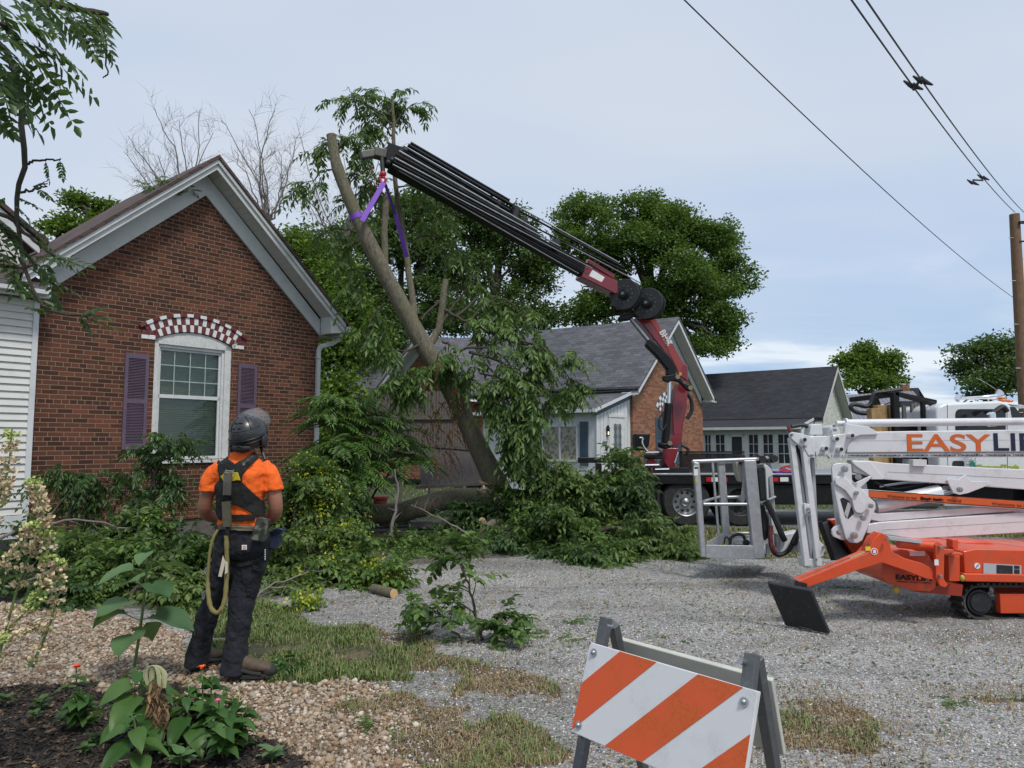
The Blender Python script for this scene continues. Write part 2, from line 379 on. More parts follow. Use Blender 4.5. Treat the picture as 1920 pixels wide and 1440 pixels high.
Z_DIRT = [(-9, 6.7), (-4.5, 7.0), (-2.6, 7.4), (-1.4, 9.5), (1.0, 10.9), (1.2, 15.5), (-9, 15.5), (-9, 8.6)]
def zone(x, y):
    jx = x+(fbm(x, y, .55, 3)-.5)*.75; jy = y+(fbm(x, y, .55, 9)-.5)*.75
    z = np.zeros(x.shape, int)
    z[inpoly(jx, jy, Z_DIRT)] = 5
    s = inpoly(jx, jy, Z_STRIP); z[s & (fbm(x, y, 1.2, 21) > .22)] = 4
    z[inpoly(jx, jy, Z_DRY) & (fbm(x, y, .5, 71) > .36+.12*np.clip((x+.2)/1.0, 0, 1))] = 4
    z[(x > 1.3) & (y < 4.6) & (fbm(x, y, .8, 72) > .66)] = 4
    z[inpoly(jx, jy, Z_GREEN)] = 3
    z[inpoly(jx, jy, Z_PEB)] = 1
    z[inpoly(jx, jy, Z_MULCH)] = 2
    return z
x0, x1, y0, y1, cs = -10.0, 17.0, .6, 14.8, .07
nx = int((x1-x0)/cs); ny = int((y1-y0)/cs)
gx, gy = np.meshgrid(np.linspace(x0, x1, nx+1), np.linspace(y0, y1, ny+1), indexing='ij')
def gz(x, y): return (fbm(x, y, .5, 33)-.5)*.03+(fbm(x, y, 3.0, 40)-.5)*.05
ZG = np.where((gx > .2) & (gy > 13.25), -.03, gz(gx, gy)); V = np.stack([gx, gy, ZG], -1).reshape(-1, 3)
ii, jj = np.meshgrid(np.arange(nx), np.arange(ny), indexing='ij'); a = (ii*(ny+1)+jj).ravel()
F = np.stack([a, a+ny+1, a+ny+2, a+1], -1)
fc = V[F].mean(1); zf = zone(fc[:, 0], fc[:, 1])
def groundmat(name, cell, stops, tan=None, bstr=.6, rough=.95, patch=None, big=(.85, 1.1)):
    m, t, b = newmat(name); c = N(t, 'ShaderNodeTexCoord').outputs['Object']
    v = N(t, 'ShaderNodeTexVoronoi'); v.inputs['Scale'].default_value = cell; t.links.new(c, v.inputs[0])
    sp = N(t, 'ShaderNodeSeparateColor'); t.links.new(v.outputs['Color'], sp.inputs[0])
    f = M(t, 'ADD', M(t, 'MULTIPLY', sp.outputs[0], .7), M(t, 'MULTIPLY', noise(t, cell*1.7, 3, .6, c), .3))
    col = ramp(t, f, stops)
    col = mix(t, 1.0, col, ramp(t, noise(t, .55, 6, .62, c), [(.3, (big[0],)*3), (.7, (big[1],)*3)]), 'MULTIPLY')
    if name == 'crushed_gravel':
        mpn = N(t, 'ShaderNodeMapping'); mpn.inputs['Scale'].default_value = (.22, 1.5, 1); mpn.inputs['Rotation'].default_value = (0, 0, R(-14)); t.links.new(c, mpn.inputs[0]); col = mix(t, 1.0, col, ramp(t, noise(t, 1.0, 4, .55, mpn.outputs[0], .5), [(.38, (.74, .73, .72)), (.5, (1, 1, 1)), (.62, (1.08, 1.07, 1.05))]), 'MULTIPLY')
    if tan: col = mix(t, ramp(t, noise(t, 1.6, 8, .74, c), [(tan[1], (0, 0, 0)), (tan[1]+.12, (tan[2],)*3)]), col, tan[0])
    if patch: col = mix(t, ramp(t, noise(t, 2.3, 7, .7, c), [(patch[1], (0, 0, 0)), (patch[1]+.1, (.8, .8, .8))]), col, patch[0])
    edge = ramp(t, v.outputs['Distance'], [(0, (1, 1, 1)), (.75, (.55, .55, .55))]); col = mix(t, 1.0, col, edge, 'MULTIPLY')
    t.links.new(col, b.inputs['Base Color']); b.inputs['Roughness'].default_value = rough
    h = M(t, 'ADD', M(t, 'MULTIPLY', v.outputs['Distance'], -1), M(t, 'MULTIPLY', noise(t, cell*.4, 5, .6, c), .8)); bump(t, b, h, bstr, .012)
    return m
g_gravel = groundmat('crushed_gravel', 75, [(.1, (.15, .145, .14)), (.45, (.38, .37, .355)), (.8, (.6, .585, .56)), (1, (.75, .74, .72))], ((.26, .18, .10), .55, .5), .9, big=(.78, 1.12))
g_peb = groundmat('pebble_soil', 45, [(.1, (.07, .05, .035)), (.5, (.2, .15, .10)), (.9, (.36, .29, .21))], None, .8)
g_mulch = groundmat('dark_mulch', 55, [(.1, (.008, .007, .007)), (.6, (.028, .023, .02)), (.93, (.06, .045, .032)), (1, (.2, .13, .07))], None, 1)
g_green = groundmat('green_turf', 60, [(.1, (.04, .045, .02)), (.5, (.09, .1, .045)), (.9, (.17, .15, .08))], ((.24, .17, .09), .48, .8), .8)
g_dry = groundmat('dry_turf', 60, [(.1, (.07, .05, .03)), (.5, (.17, .12, .065)), (.9, (.28, .2, .11))], ((.2, .2, .2), .56, .75), .8, patch=((.04, .06, .022), .55))
g_dirt = groundmat('littered_soil', 50, [(.1, (.05, .045, .035)), (.5, (.13, .12, .10)), (.9, (.24, .23, .2))], ((.05, .06, .02), .5, .7), .8)
g_lawn = groundmat('lawn_base', 25, [(.1, (.03, .055, .015)), (.5, (.055, .09, .025)), (.9, (.1, .12, .04))], ((.17, .13, .06), .55, .6), .6)
g_road = groundmat('road_surface', 60, [(.1, (.12, .12, .12)), (.5, (.2, .2, .2)), (.9, (.3, .3, .29))], None, .3)
for zi, nm, mt in ((0, 'gravel_lot', g_gravel), (1, 'pebble_path', g_peb), (2, 'garden_soil', g_mulch), (3, 'ground', g_green), (4, 'ground', g_dry), (5, 'ground', g_dirt)):
    sel = F[zf == zi]; u, inv = np.unique(sel, return_inverse=True)
    fast_mesh(nm, V[u], inv.reshape(sel.shape), mt, smooth=True, kind='structure')
mb = MB()
for (ax, ay, bx, by) in ((-900, y1, 900, 1500), (-900, -300, 900, y0), (-900, y0, x0, y1), (x1, y0, 900, y1)): mb.quad((ax, ay, -.03), (bx, ay, -.03), (bx, by, -.03), (ax, by, -.03))
mb.build('ground', g_lawn, kind='structure')
mb = MB(); mb.prism([(1.0, 13.45, -.035), (60, 14.5, -.035), (60, 18.3, -.035), (.4, 17.0, -.035)], (0, 0, .045)); mb.build('road', g_road, kind='structure')

# ---- loose stuff
def ico():
    bm = bmesh.new(); bmesh.ops.create_icosphere(bm, subdivisions=2, radius=1); v = np.array([x.co[:] for x in bm.verts]); f = np.array([[a.index for a in p.verts] for p in bm.faces]); bm.free()
    bm = bmesh.new(); bmesh.ops.create_icosphere(bm, subdivisions=1, radius=1); v1_ = np.array([x.co[:] for x in bm.verts]); f1_ = np.array([[a.index for a in p.verts] for p in bm.faces]); bm.free()
    return (v, f), (v1_, f1_)
ICO2, ICO1 = ico()
def rotmats(n, flat=0.5):
    a = rng.random(n)*2*np.pi; t = (rng.random(n)-.5)*flat*2; u = (rng.random(n)-.5)*flat*2
    ca, sa, ct, st, cu, su = np.cos(a), np.sin(a), np.cos(t), np.sin(t), np.cos(u), np.sin(u); Z = np.zeros(n); O = np.ones(n)
    A = np.stack([ca, -sa, Z, sa, ca, Z, Z, Z, O], -1).reshape(n, 3, 3); B = np.stack([O, Z, Z, Z, ct, -st, Z, st, ct], -1).reshape(n, 3, 3); C = np.stack([cu, Z, su, Z, O, Z, -su, Z, cu], -1).reshape(n, 3, 3)
    return A @ B @ C
def stones(name, pts, size, mat, ic, squash=(.55, .8), lump=.18, smooth=True, **kw):
    n = len(pts); v, f = ic; k = len(v)
    sc = np.stack([size, size*(.65+.35*rng.random(n)), size*(squash[0]+(squash[1]-squash[0])*rng.random(n))], -1)
    VV = v[None]*(1+(rng.random((n, k, 1))-.5)*2*lump)*sc[:, None]
    VV = np.einsum('nij,nkj->nki', rotmats(n, .4), VV)+pts[:, None]
    FF = f[None]+(np.arange(n)*k)[:, None, None]
    return fast_mesh(name, VV.reshape(-1, 3), FF.reshape(-1, 3), mat, smooth=smooth, **kw)
def sample(n, zs, bx, pw=1.0, extra=None):
    out_ = []; tot = 0
    while tot < n:
        y = bx[2]+(bx[3]-bx[2])*rng.random(n*3)**pw; x = bx[0]+(bx[1]-bx[0])*rng.random(n*3)
        k = np.isin(zone(x, y), zs) & (np.abs(x) < y*.80+.4)
        if extra is not None: k &= extra(x, y)
        x, y = x[k], y[k]; out_.append(np.stack([x, y, gz(x, y)], -1)); tot += len(x)
    return np.concatenate(out_)[:n]
peb = islandmat('pebbles', [(.05, (.11, .07, .045)), (.22, (.25, .155, .09)), (.42, (.34, .25, .165)), (.6, (.27, .23, .19)), (.78, (.43, .35, .26)), (.95, (.58, .54, .48))], .75, .2)
p = sample(17000, [1], (-6.5, .8, 2.6, 7.3), 1.1); s_ = .0075+.008*rng.random(len(p))**1.8; p[:, 2] += s_*.35
stones('pebbles', p, s_, peb, ICO2, kind='stuff', label='tan and brown river pebbles covering the path')
p = sample(700, [1], (-6.5, .8, 2.6, 7.3)); s_ = .016+.012*rng.random(len(p)); p[:, 2] += s_*.4
stones('large_pebbles', p, s_, peb, ICO2, kind='stuff', label='larger stones among the tan pebbles')
grv = islandmat('gravel_chips', [(.1, (.14, .14, .14)), (.5, (.38, .375, .365)), (.9, (.66, .65, .63))], .9)
p = np.concatenate([sample(16000, [0], (-3, 6, 3.0, 6.5), 1.0), sample(14000, [0, 4], (-3, 9, 6.0, 11), 1.0), sample(3000, [4], (-1.5, 3, 3, 6.5))]); s_ = .0035+.006*rng.random(len(p))**2; p[:, 2] += s_*.3
stones('loose_gravel', p, s_, grv, ICO1, lump=.35, smooth=False, kind='stuff', label='grey crushed gravel lying loose over the lot')
# mulch chips
chip = islandmat('mulch_chips', [(.1, (.012, .01, .008)), (.6, (.04, .03, .024)), (.8, (.075, .052, .035)), (.9, (.24, .16, .09)), (1, (.34, .24, .14))], .9)
p = sample(9000, [2], (-4.5, 0, 2.3, 5.2)); s_ = .010+.02*rng.random(len(p))**2; n = len(p)
bv = np.array([[x, y, z] for x in (-1, 1) for y in (-1, 1) for z in (-1, 1)], float); bf = np.array([(0, 1, 3, 2), (4, 6, 7, 5), (0, 4, 5, 1), (2, 3, 7, 6), (0, 2, 6, 4), (1, 5, 7, 3)])
sc = np.stack([s_, s_*.3, s_*.15], -1); VV = np.einsum('nij,nkj->nki', rotmats(n, .7), bv[None]*sc[:, None])+p[:, None]+[0, 0, .006]
fast_mesh('mulch_chips', VV.reshape(-1, 3), (bf[None]+(np.arange(n)*8)[:, None, None]).reshape(-1, 4), chip, kind='stuff', label='dark bark mulch chips over the flower bed')
# grass blades
def blades(name, p, h, wdt, mat, lean=.5, **kw):
    n = len(p); a = rng.random(n)*2*np.pi; d = np.stack([np.cos(a), np.sin(a), np.zeros(n)], -1); s = np.stack([-np.sin(a), np.cos(a), np.zeros(n)], -1)*wdt[:, None]
    ln = lean*(.3+rng.random(n))[:, None]; H = h[:, None]; up = np.array([0, 0, 1.])
    m1 = p+up*H*.55+d*H*ln*.3; tp = p+up*H*(1-.35*ln)+d*H*ln
    VV = np.stack([p-s, p+s, m1+s*.8, m1-s*.8, tp], 1).reshape(-1, 3); b_ = (np.arange(n)*5)[:, None]
    FF = np.concatenate([np.concatenate([b_+0, b_+1, b_+2], 1), np.concatenate([b_+0, b_+2, b_+3], 1), np.concatenate([b_+3, b_+2, b_+4], 1)])
    return fast_mesh(name, VV, FF, mat, **kw)
gr_green = islandmat('grass_green', [(.1, (.05, .085, .018)), (.5, (.11, .165, .035)), (.75, (.18, .23, .06)), (.88, (.32, .26, .13))], .6, gain=.7)
gr_dry = islandmat('grass_dry', [(.1, (.14, .1, .05)), (.5, (.27, .19, .10)), (.8, (.36, .28, .16)), (.93, (.09, .13, .03))], .8, gain=.75)
def dens(th, s, seed): return lambda x, y: fbm(x, y, s, seed)+.22*(rng.random(x.shape)-.5) > th
p = sample(10000, [3], (-3.5, 1, 4.5, 7.5), 1, dens(.52, .4, 50)); h = .025+.055*rng.random(len(p))*(.4+fbm(p[:, 0], p[:, 1], .6, 50))
blades('grass', p, h, .0022+.0015*rng.random(len(p)), gr_green, .8, kind='stuff', label='short green grass beside the pebble path')
p = sample(12000, [4], (-3.5, 3, 2.6, 7.5), 1, dens(.42, .6, 60)); h = .012+.026*rng.random(len(p))
blades('grass', p, h, .0018+.001*rng.random(len(p)), gr_dry, 1.9, kind='stuff', label='dry tan grass between gravel and pebbles')
p = sample(9000, [4, 3], (-3.5, 3.5, 2.6, 7.5), 1, dens(.52, .4, 77)); h = .025+.05*rng.random(len(p))
blades('grass', p, h, .002+.001*rng.random(len(p)), gr_green, .9, kind='stuff', label='green tufts in the dry grass verge')
p = sample(24000, [4], (1, 12, 9.2, 13.3), 1, dens(.22, .9, 81)); h = (.03+.05*rng.random(len(p)))*(.6+.25*(p[:, 1]-9.2))
blades('grass', p, h, .004+.003*rng.random(len(p)), islandmat('grass_mixed', [(.1, (.05, .09, .02)), (.45, (.1, .16, .03)), (.7, (.26, .2, .09)), (.9, (.34, .25, .12))], .7, gain=.45), .9, kind='stuff', label='patchy grass strip behind the aerial lift basket')
p = sample(5000, [0, 1], (-3, 9, 3, 10), 1, dens(.62, .5, 90)); h = .015+.03*rng.random(len(p))
blades('weeds', p, h, .0025+.002*rng.random(len(p)), islandmat('weed_mixed', [(.1, (.05, .09, .02)), (.4, (.1, .15, .03)), (.55, (.26, .18, .09)), (.9, (.34, .24, .12))], .7), 1.6, kind='stuff', label='sparse weeds and dry stems in the gravel')
p = sample(5000, [0, 4, 1], (-1.5, 5, 2.6, 4.9), 1, dens(.55, .8, 72)); h = .02+.035*rng.random(len(p)); blades('grass', p, h, .0018+.001*rng.random(len(p)), MATS['grass_dry'], 1.5, kind='stuff', label='thin dry stems spreading onto the gravel edge')
n = 9000; xs = rng.random(n)*30-4; ys = 17.3+rng.random(n)**1.5*12; p = np.stack([xs, ys, np.full(n, -.03)], -1)
blades('grass', p, .05+.07*rng.random(n), .008+.006*rng.random(n), gr_green, .8, kind='stuff', label='green lawn beyond the crane truck')

# ================================================================== LEAF TOOLS
class LV:                      # collects leaves as numpy arrays
    def __init__(s): s.P = []; s.D = []; s.N = []; s.L = []; s.W = []
    def add(s, p, d, n, L, W):
        m = len(p); s.P.append(p); s.D.append(d); s.N.append(n); s.L.append(np.broadcast_to(L, (m,)).astype(float)); s.W.append(np.broadcast_to(W, (m,)).astype(float))
    def build(s, name, mat, parent, form=4, curl=.15, **kw):
        P_ = np.concatenate(s.P); D = np.concatenate(s.D); Nn = np.concatenate(s.N); L = np.concatenate(s.L)[:, None]; W = np.concatenate(s.W)[:, None]
        D = D/np.linalg.norm(D, axis=1, keepdims=True); S = np.cross(D, Nn); S /= np.linalg.norm(S, axis=1, keepdims=True)+1e-9; Nn = np.cross(S, D); n = len(P_)
        if form == 4:
            VV = np.stack([P_, P_+D*L*.45+S*W*.5+Nn*W*.18, P_+D*L-Nn*L*curl, P_+D*L*.45-S*W*.5+Nn*W*.18], 1); F_ = np.array([[0, 1, 2], [0, 2, 3]])
        else:
            VV = np.stack([P_, P_+D*L*.28+S*W*.46+Nn*W*.14, P_+D*L*.66+S*W*.36+Nn*(W*.1-L*curl*.4), P_+D*L-Nn*L*curl, P_+D*L*.66-S*W*.36+Nn*(W*.1-L*curl*.4), P_+D*L*.28-S*W*.46+Nn*W*.14], 1)
            F_ = np.array([[0, 1, 2, 3], [0, 3, 4, 5]])
        k = VV.shape[1]; FF = F_[None]+(np.arange(n)*k)[:, None, None]
        return fast_mesh(name, VV.reshape(-1, 3), FF.reshape(-1, F_.shape[1]), mat, parent, **kw)
def nrm(a): return a/(np.linalg.norm(a, axis=-1, keepdims=True)+1e-9)
def rnd_dir(n, z=1.0): return nrm(rng.normal(size=(n, 3))*[1, 1, z])
def fronds(lv, base, d, L, nl=7, ll=.09, lw=.032, droop=.5, hang=.35, jit=.2, skip=.04, rachis=True):
    n = len(base); d = nrm(d); L = np.broadcast_to(L, (n,)).astype(float)[:, None]; g = np.array([0, 0, -1.])
    ref = nrm(np.array([0, 0, 1.])+rng.normal(size=(n, 3))*.25)
    for k in range(nl):
        t = (k+.9)/(nl+.4); pos = base+d*L*t+g*droop*L*t*t; tg = nrm(d+g*2*droop*t); sd = nrm(np.cross(tg, ref)); up = nrm(np.cross(sd, tg))
        for s in (-1, 1):
            dd = nrm(tg*.55+sd*s+g*hang*(.6+.8*rng.random((n, 1)))+rng.normal(size=(n, 3))*jit); keep = rng.random(n) > skip
            sz = (1-.35*abs(t-.45)*2)*(.8+.4*rng.random(n))
            lv.add(pos[keep], dd[keep], nrm(up+rng.normal(size=(n, 3))*jit)[keep], (ll*sz)[keep], (lw*sz)[keep])
    t = 1.0; pos = base+d*L*t+g*droop*L; tg = nrm(d+g*2*droop); lv.add(pos, tg, ref, ll*.9, lw)
    if rachis:
        m_ = base+d*L*.5+g*droop*L*.25; e = base+d*L+g*droop*L
        for a_, b_ in ((base, m_), (m_, e)):
            v = b_-a_; ln = np.linalg.norm(v, axis=1); lv.add(a_, v, ref, ln*1.05, .006+0*ln)
def poly_path(pts, n=24, wob=0.0):
    pts = [Vector(p) for p in pts]; m = len(pts); out_ = []
    for i in range(n+1):
        u = i/n*(m-1); k = min(int(u), m-2); f = u-k
        a = pts[max(k-1, 0)]; b = pts[k]; c = pts[k+1]; d = pts[min(k+2, m-1)]
        q = .5*((2*b)+(c-a)*f+(2*a-5*b+4*c-d)*f*f+(3*b-a-3*c+d)*f**3)
        if wob and 0 < i: q = q+Vector([random.gauss(0, wob) for _ in range(3)])
        out_.append(q)
    return out_
def twigs_on(mb, path, r, n, ln, spread=.8, up=.25, t0=.15, t1=1.0, seg=5, rr=.35):
    """side twigs: returns list of their polylines"""
    res = []; m = len(path)
    for k in range(n):
        t = t0+(t1-t0)*(k+random.random()*.8)/n; i = min(int(t*(m-1)), m-2); p = path[i]; tg = (path[i+1]-path[i]).normalized()
        a = Vector([random.gauss(0, 1) for _ in range(3)]); a = (a-tg*a.dot(tg)).normalized()
        d = (tg*(1-spread*.6)+a*spread+Vector((0, 0, up))).normalized(); L = ln*(.55+.7*random.random())*(1.15-.6*t); q = [p]; cur = p
        for s in range(seg):
            d = (d+Vector([random.gauss(0, .16) for _ in range(3)])+Vector((0, 0, -.06))).normalized(); cur = cur+d*L/seg; q.append(cur)
        r0 = max(r*rr*(1.1-t*.6), .004); mb.tube(q, [r0*(1-.8*j/seg) for j in range(seg+1)], 5); res.append(q)
    return res
def along(paths, n, t0=.1):
    B = []; D = []
    for _ in range(n):
        q = random.choice(paths); t = t0+(1-t0)*random.random()**.7; u = t*(len(q)-1); k = min(int(u), len(q)-2); f = u-k
        B.append(q[k].lerp(q[k+1], f)); D.append((q[k+1]-q[k]).normalized())
    return np.array(B), np.array(D)
# ================================================================== HOUSES
TH = R(51.5)
def HLf(px, py, O, yl=0, th=TH):
    c, s = math.cos(th), math.sin(th); r = ray(px, py); t = (yl-s*O[0]+c*O[1])/(-s*r.x+c*r.y); X, Y = r.x*t-O[0], r.y*t-O[1]; return c*X+s*Y, EYE+r.z*t
def HXf(px, py, O, xl=0, th=TH):
    c, s = math.cos(th), math.sin(th); r = ray(px, py); t = (xl+c*O[0]+s*O[1])/(c*r.x+s*r.y); X, Y = r.x*t-O[0], r.y*t-O[1]; return -s*X+c*Y, EYE+r.z*t
def house(name, O, label, cat='house', th=TH, group=None): return empty(name, (O[0], O[1], 0), th, label, cat, group)
def roofslab(mb, x0, z0, x1, z1, ya, yb, th_=.07, z0b=None, z1b=None):
    z0b = z0 if z0b is None else z0b; z1b = z1 if z1b is None else z1b
    vs = [(x0, ya, z0), (x1, ya, z1), (x1, yb, z1b), (x0, yb, z0b)]
    mb.add(vs+[(x, y, z-th_) for x, y, z in vs], [(0, 1, 2, 3), (7, 6, 5, 4), (0, 4, 5, 1), (1, 5, 6, 2), (2, 6, 7, 3), (3, 7, 4, 0)])
# ---------------- left brick house
O1 = (-6.762, 10.0); H1 = house('brick_house', O1, 'red brick house with steep white-trimmed gable, checkered window arch and purple shutters')
W, EZ, AZ, AX = 4.79, 3.72, 5.83, 2.395; sl = (AZ-EZ)/AX
wx0, wx1, wz0, wz1 = 1.66, 2.99, 1.33, 3.27; wc = (wx0+wx1)/2; rise = .17; cr = ((wx1-wx0)**2/4+rise**2)/(2*rise); cz = wz1+rise-cr
mb = MB(); T = (0, .25, 0)
mb.prism([(0, 0, .36), (wx0, 0, .36), (wx0, 0, EZ+sl*wx0), (0, 0, EZ)], T)
mb.prism([(wx1, 0, .36), (W, 0, .36), (W, 0, EZ), (wx1, 0, EZ+sl*(W-wx1))], T)
mb.prism([(wx0, 0, .36), (wx1, 0, .36), (wx1, 0, wz0), (wx0, 0, wz0)], T)
arc = [(wc+cr*math.sin(a), 0, cz+cr*math.cos(a)) for a in np.linspace(-math.asin((wx1-wx0)/2/cr), math.asin((wx1-wx0)/2/cr), 13)]
mb.prism([(wx0, 0, EZ+sl*wx0)]+arc[0:]+[(wx1, 0, EZ+sl*(W-wx1)), (AX, 0, AZ)], T)
mb.bb((W-.25, .25, .36), (W, 2.8, EZ)); mb.prism([(0, 2.8, .36), (W, 2.8, .36), (W, 2.8, EZ), (AX, 2.8, AZ), (0, 2.8, EZ)], (0, .2, 0))
mb.build('wall', brick_l, H1)
mb = MB(); mb.bb((-.0, .03, -.1), (W-.02, 2.8, .36)); mb.build('foundation', simple('limestone', (.13, .12, .11), .9, var=.3, nscale=10, bmp=.5), H1)
# frieze, soffit, rake boards
def zr(x, top=6.44, s=.9): return top-abs(x-AX)*s
mb = MB()
for sg in (-1, 1):
    xe = AX+sg*(AX+.0); pts = [(AX, -.045, AZ-.005), (xe, -.045, EZ-.03), (xe, -.045, EZ+.27), (AX, -.045, AZ+.36)]
    mb.prism(pts, (0, .044, 0))
mb.build('frieze_board', fascia, H1, bevel=.004)
mb = MB()
for sg in (-1, 1):
    xe = AX+sg*2.72; d = Vector((xe-AX, 0, zr(xe)-zr(AX)))
    n = 30
    for k in range(n):
        a = k/n; b = (k+.94)/n; pa = Vector((AX, 0, 6.2))+d*a; pb = Vector((AX, 0, 6.2))+d*b
        mb.prism([(pa.x, -.35, pa.z), (pb.x, -.35, pb.z), (pb.x, -.35, pb.z+.02), (pa.x, -.35, pa.z+.02)], (0, .31, 0))
mb.build('soffit', greyw, H1)
mb = MB()
for sg in (-1, 1):
    xe = AX+sg*2.72
    mb.prism([(AX, -.39, 6.19), (xe, -.39, 6.19-2.72*.9), (xe, -.39, zr(xe)-.075), (AX, -.39, 6.44-.075)], (0, .036, 0))
    mb.prism([(AX, -.425, 6.29), (xe, -.425, 6.29-2.72*.9), (xe, -.425, zr(xe)-.07), (AX, -.425, 6.44-.07)], (0, .034, 0))
mb.prism([(W+.02, -.36, EZ-.02), (5.1, -.36, EZ+.02), (5.1, -.36, EZ+.27), (W+.02, -.36, EZ+.5)], (0, .34, 0))
mb.bb((W+.02, 0.0, EZ-.04), (5.1, 3.0, EZ-.01)); mb.bb((5.085, -.3, EZ-.05), (5.115, 3.0, EZ+.13))
mb.build('rake_board', fascia, H1, bevel=.006)
mb = MB()
for sg in (-1, 1):
    xe = AX+sg*2.78; roofslab(mb, AX, 6.44, xe, zr(xe), -.45, 3.1, .065)
mb.build('roof', shin_b, H1)
mb = MB(); gx0, gz0 = 5.13, EZ+.03
mb.prism([(gx0, -.42, gz0), (gx0+.1, -.42, gz0+.02), (gx0+.12, -.42, gz0+.12), (gx0, -.42, gz0+.12)], (0, 3.4, 0))
mb.build('gutter', pipe, H1, bevel=.008)
mb = MB(); pth = [(5.16, -.2, EZ+.03), (5.16, -.2, EZ-.06), (4.98, -.16, EZ-.19), (4.79, -.085, EZ-.25), (4.745, -.07, EZ-.34), (4.74, -.07, .5)]
for a_, b_ in zip(pth, pth[1:]): mb.beam(a_, Vector(b_)+(Vector(b_)-Vector(a_)).normalized()*.02, .085, .06, up=(0, 1, 0))
mb.bb((4.69, -.11, EZ-.5), (4.79, -.03, EZ-.47)); mb.bb((4.69, -.11, 1.6), (4.79, -.03, 1.63)); mb.build('downspout', pipe, H1, bevel=.01)
# window
mb = MB(); f = .075
mb.bb((wx0, .02, wz0), (wx0+f, .16, wz1)); mb.bb((wx1-f-.04, .02, wz0), (wx1, .16, wz1))
mb.prism([(wx0, .02, wz1-.07)]+[(x, .02, z-.004) for x, y, z in arc]+[(wx1, .02, wz1-.07)], (0, .13, 0))
mb.bb((wx0+f, .05, wz0), (wx0+f+.035, .15, wz1-.07)); mb.bb((wx1-f-.08, .05, wz0), (wx1-f-.041, .15, wz1-.07)); mb.bb((wx0+f, .05, wz1-.12), (wx1-f, .148, wz1-.071))
WIN = mb.build('window', peel, H1, bevel=.004)
mb = MB(); mb.prism([(wx0-.1, -.05, wz0-.06), (wx1+.06, -.05, wz0-.06), (wx1+.06, -.05, wz0-.01), (wx0-.1, -.05, wz0-.01)], (0, .25, 0)); mb.build('sill', peel, WIN, bevel=.005)
zm = 2.36; xa, xb = wx0+f+.035, wx1-f-.08
mb = MB(); mb.bb((xa, .085, zm-.03), (xb, .125, zm+.03)); mb.bb((xa, .085, wz0), (xa+.035, .12, wz1-.12)); mb.bb((xb-.035, .085, wz0), (xb, .12, wz1-.12)); mb.bb((xa+.035, .085, wz0), (xb-.035, .12, wz0+.05)); mb.bb((xa+.035, .085, wz1-.16), (xb-.035, .12, wz1-.12))
mb.build('sash', white, WIN, bevel=.003)
mb = MB()
for k in (1, 2, 3): x = xa+(xb-xa)*k/4; mb.bb((x-.008, .10, zm+.03), (x+.008, .112, wz1-.16))
for k in (1, 2): z = zm+(wz1-.14-zm)*k/3; mb.bb((xa+.03, .101, z-.008), (xb-.03, .111, z+.008))
mb.build('muntin', simple('muntin_green', (.33, .42, .38), .5), WIN)
mb = MB(); z = wz0+.03; k = 0
while z < wz1-.12:
    ro = Matrix.Rotation(R(-46+random.uniform(-3, 3)), 3, 'X'); mb.box(((xa+xb)/2, .165, z), (xb-xa-.02, .045, .0025), ro); z += .036
mb.build('blind', blind, WIN)
def glassmat():
    m, t, b = newmat('window_glass'); b.inputs['Base Color'].default_value = (.03, .035, .035, 1); b.inputs['Roughness'].default_value = .04; b.inputs['Alpha'].default_value = 1
    b.inputs['Transmission Weight'].default_value = 0
    tr = N(t, 'ShaderNodeBsdfTransparent'); gl = N(t, 'ShaderNodeBsdfGlossy'); gl.inputs[1].default_value = .0; fr = N(t, 'ShaderNodeFresnel'); fr.inputs[0].default_value = 1.5
    mx = N(t, 'ShaderNodeMixShader'); tr.inputs[0].default_value = (.88, .92, .9, 1); t.links.new(M(t, 'MULTIPLY_ADD', fr.outputs[0], .7, .0, clamp=True), mx.inputs[0]); t.links.new(tr.outputs[0], mx.inputs[1]); t.links.new(gl.outputs[0], mx.inputs[2]); t.links.new(mx.outputs[0], t.nodes['Material Output'].inputs[0])
    return m
glass = glassmat()
mb = MB(); mb.bb((xa+.03, .104, zm+.03), (xb-.03, .107, wz1-.16)); mb.bb((xa+.03, .104, wz0+.05), (xb-.03, .107, zm-.03)); mb.build('pane', glass, WIN)
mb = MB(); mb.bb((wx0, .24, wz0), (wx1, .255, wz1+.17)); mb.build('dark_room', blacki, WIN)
# painted brick arch
mb = MB(); am = math.asin((wx1-wx0)/2/cr)*1.0
def vous(a0, a1, r0, r1, y0_, y1_):
    mb.prism([(wc+r*math.sin(a), y0_, cz+r*math.cos(a)) for a, r in ((a0, r0), (a1, r0), (a1, r1), (a0, r1))], (0, y1_-y0_, 0))
for row, (r0, r1, nn, e) in enumerate(((cr+.004, cr+.122, 23, .035), (cr+.128, cr+.244, 23, .045))):
    A = am+e
    for k in range(nn):
        mb.cur = (k+row) % 2; g = .0016; vous(-A+2*A*k/nn+g, -A+2*A*(k+1)/nn-g, r0, r1, -.012-.002*(k % 3), .05)
nn = 17; A = am+.085
for k in range(nn): mb.cur = (k+1) % 2; vous(-A+2*A*k/nn+.001, -A+2*A*(k+1)/nn-.001, cr+.25, cr+.305, -.035, .05)
for sg in (-1, 1):
    for r_ in range(2):
        for c_ in range(2):
            mb.cur = 1 if r_ else 0; x = wc+sg*((wx1-wx0)/2+.1+.11*c_-.045); mb.bb((x-.053, -.014, wz1-.02+.07*r_), (x+.053, .05, wz1+.045+.07*r_))
mb.build('arch_lintel', [whitep, maroon], H1, bevel=.004)
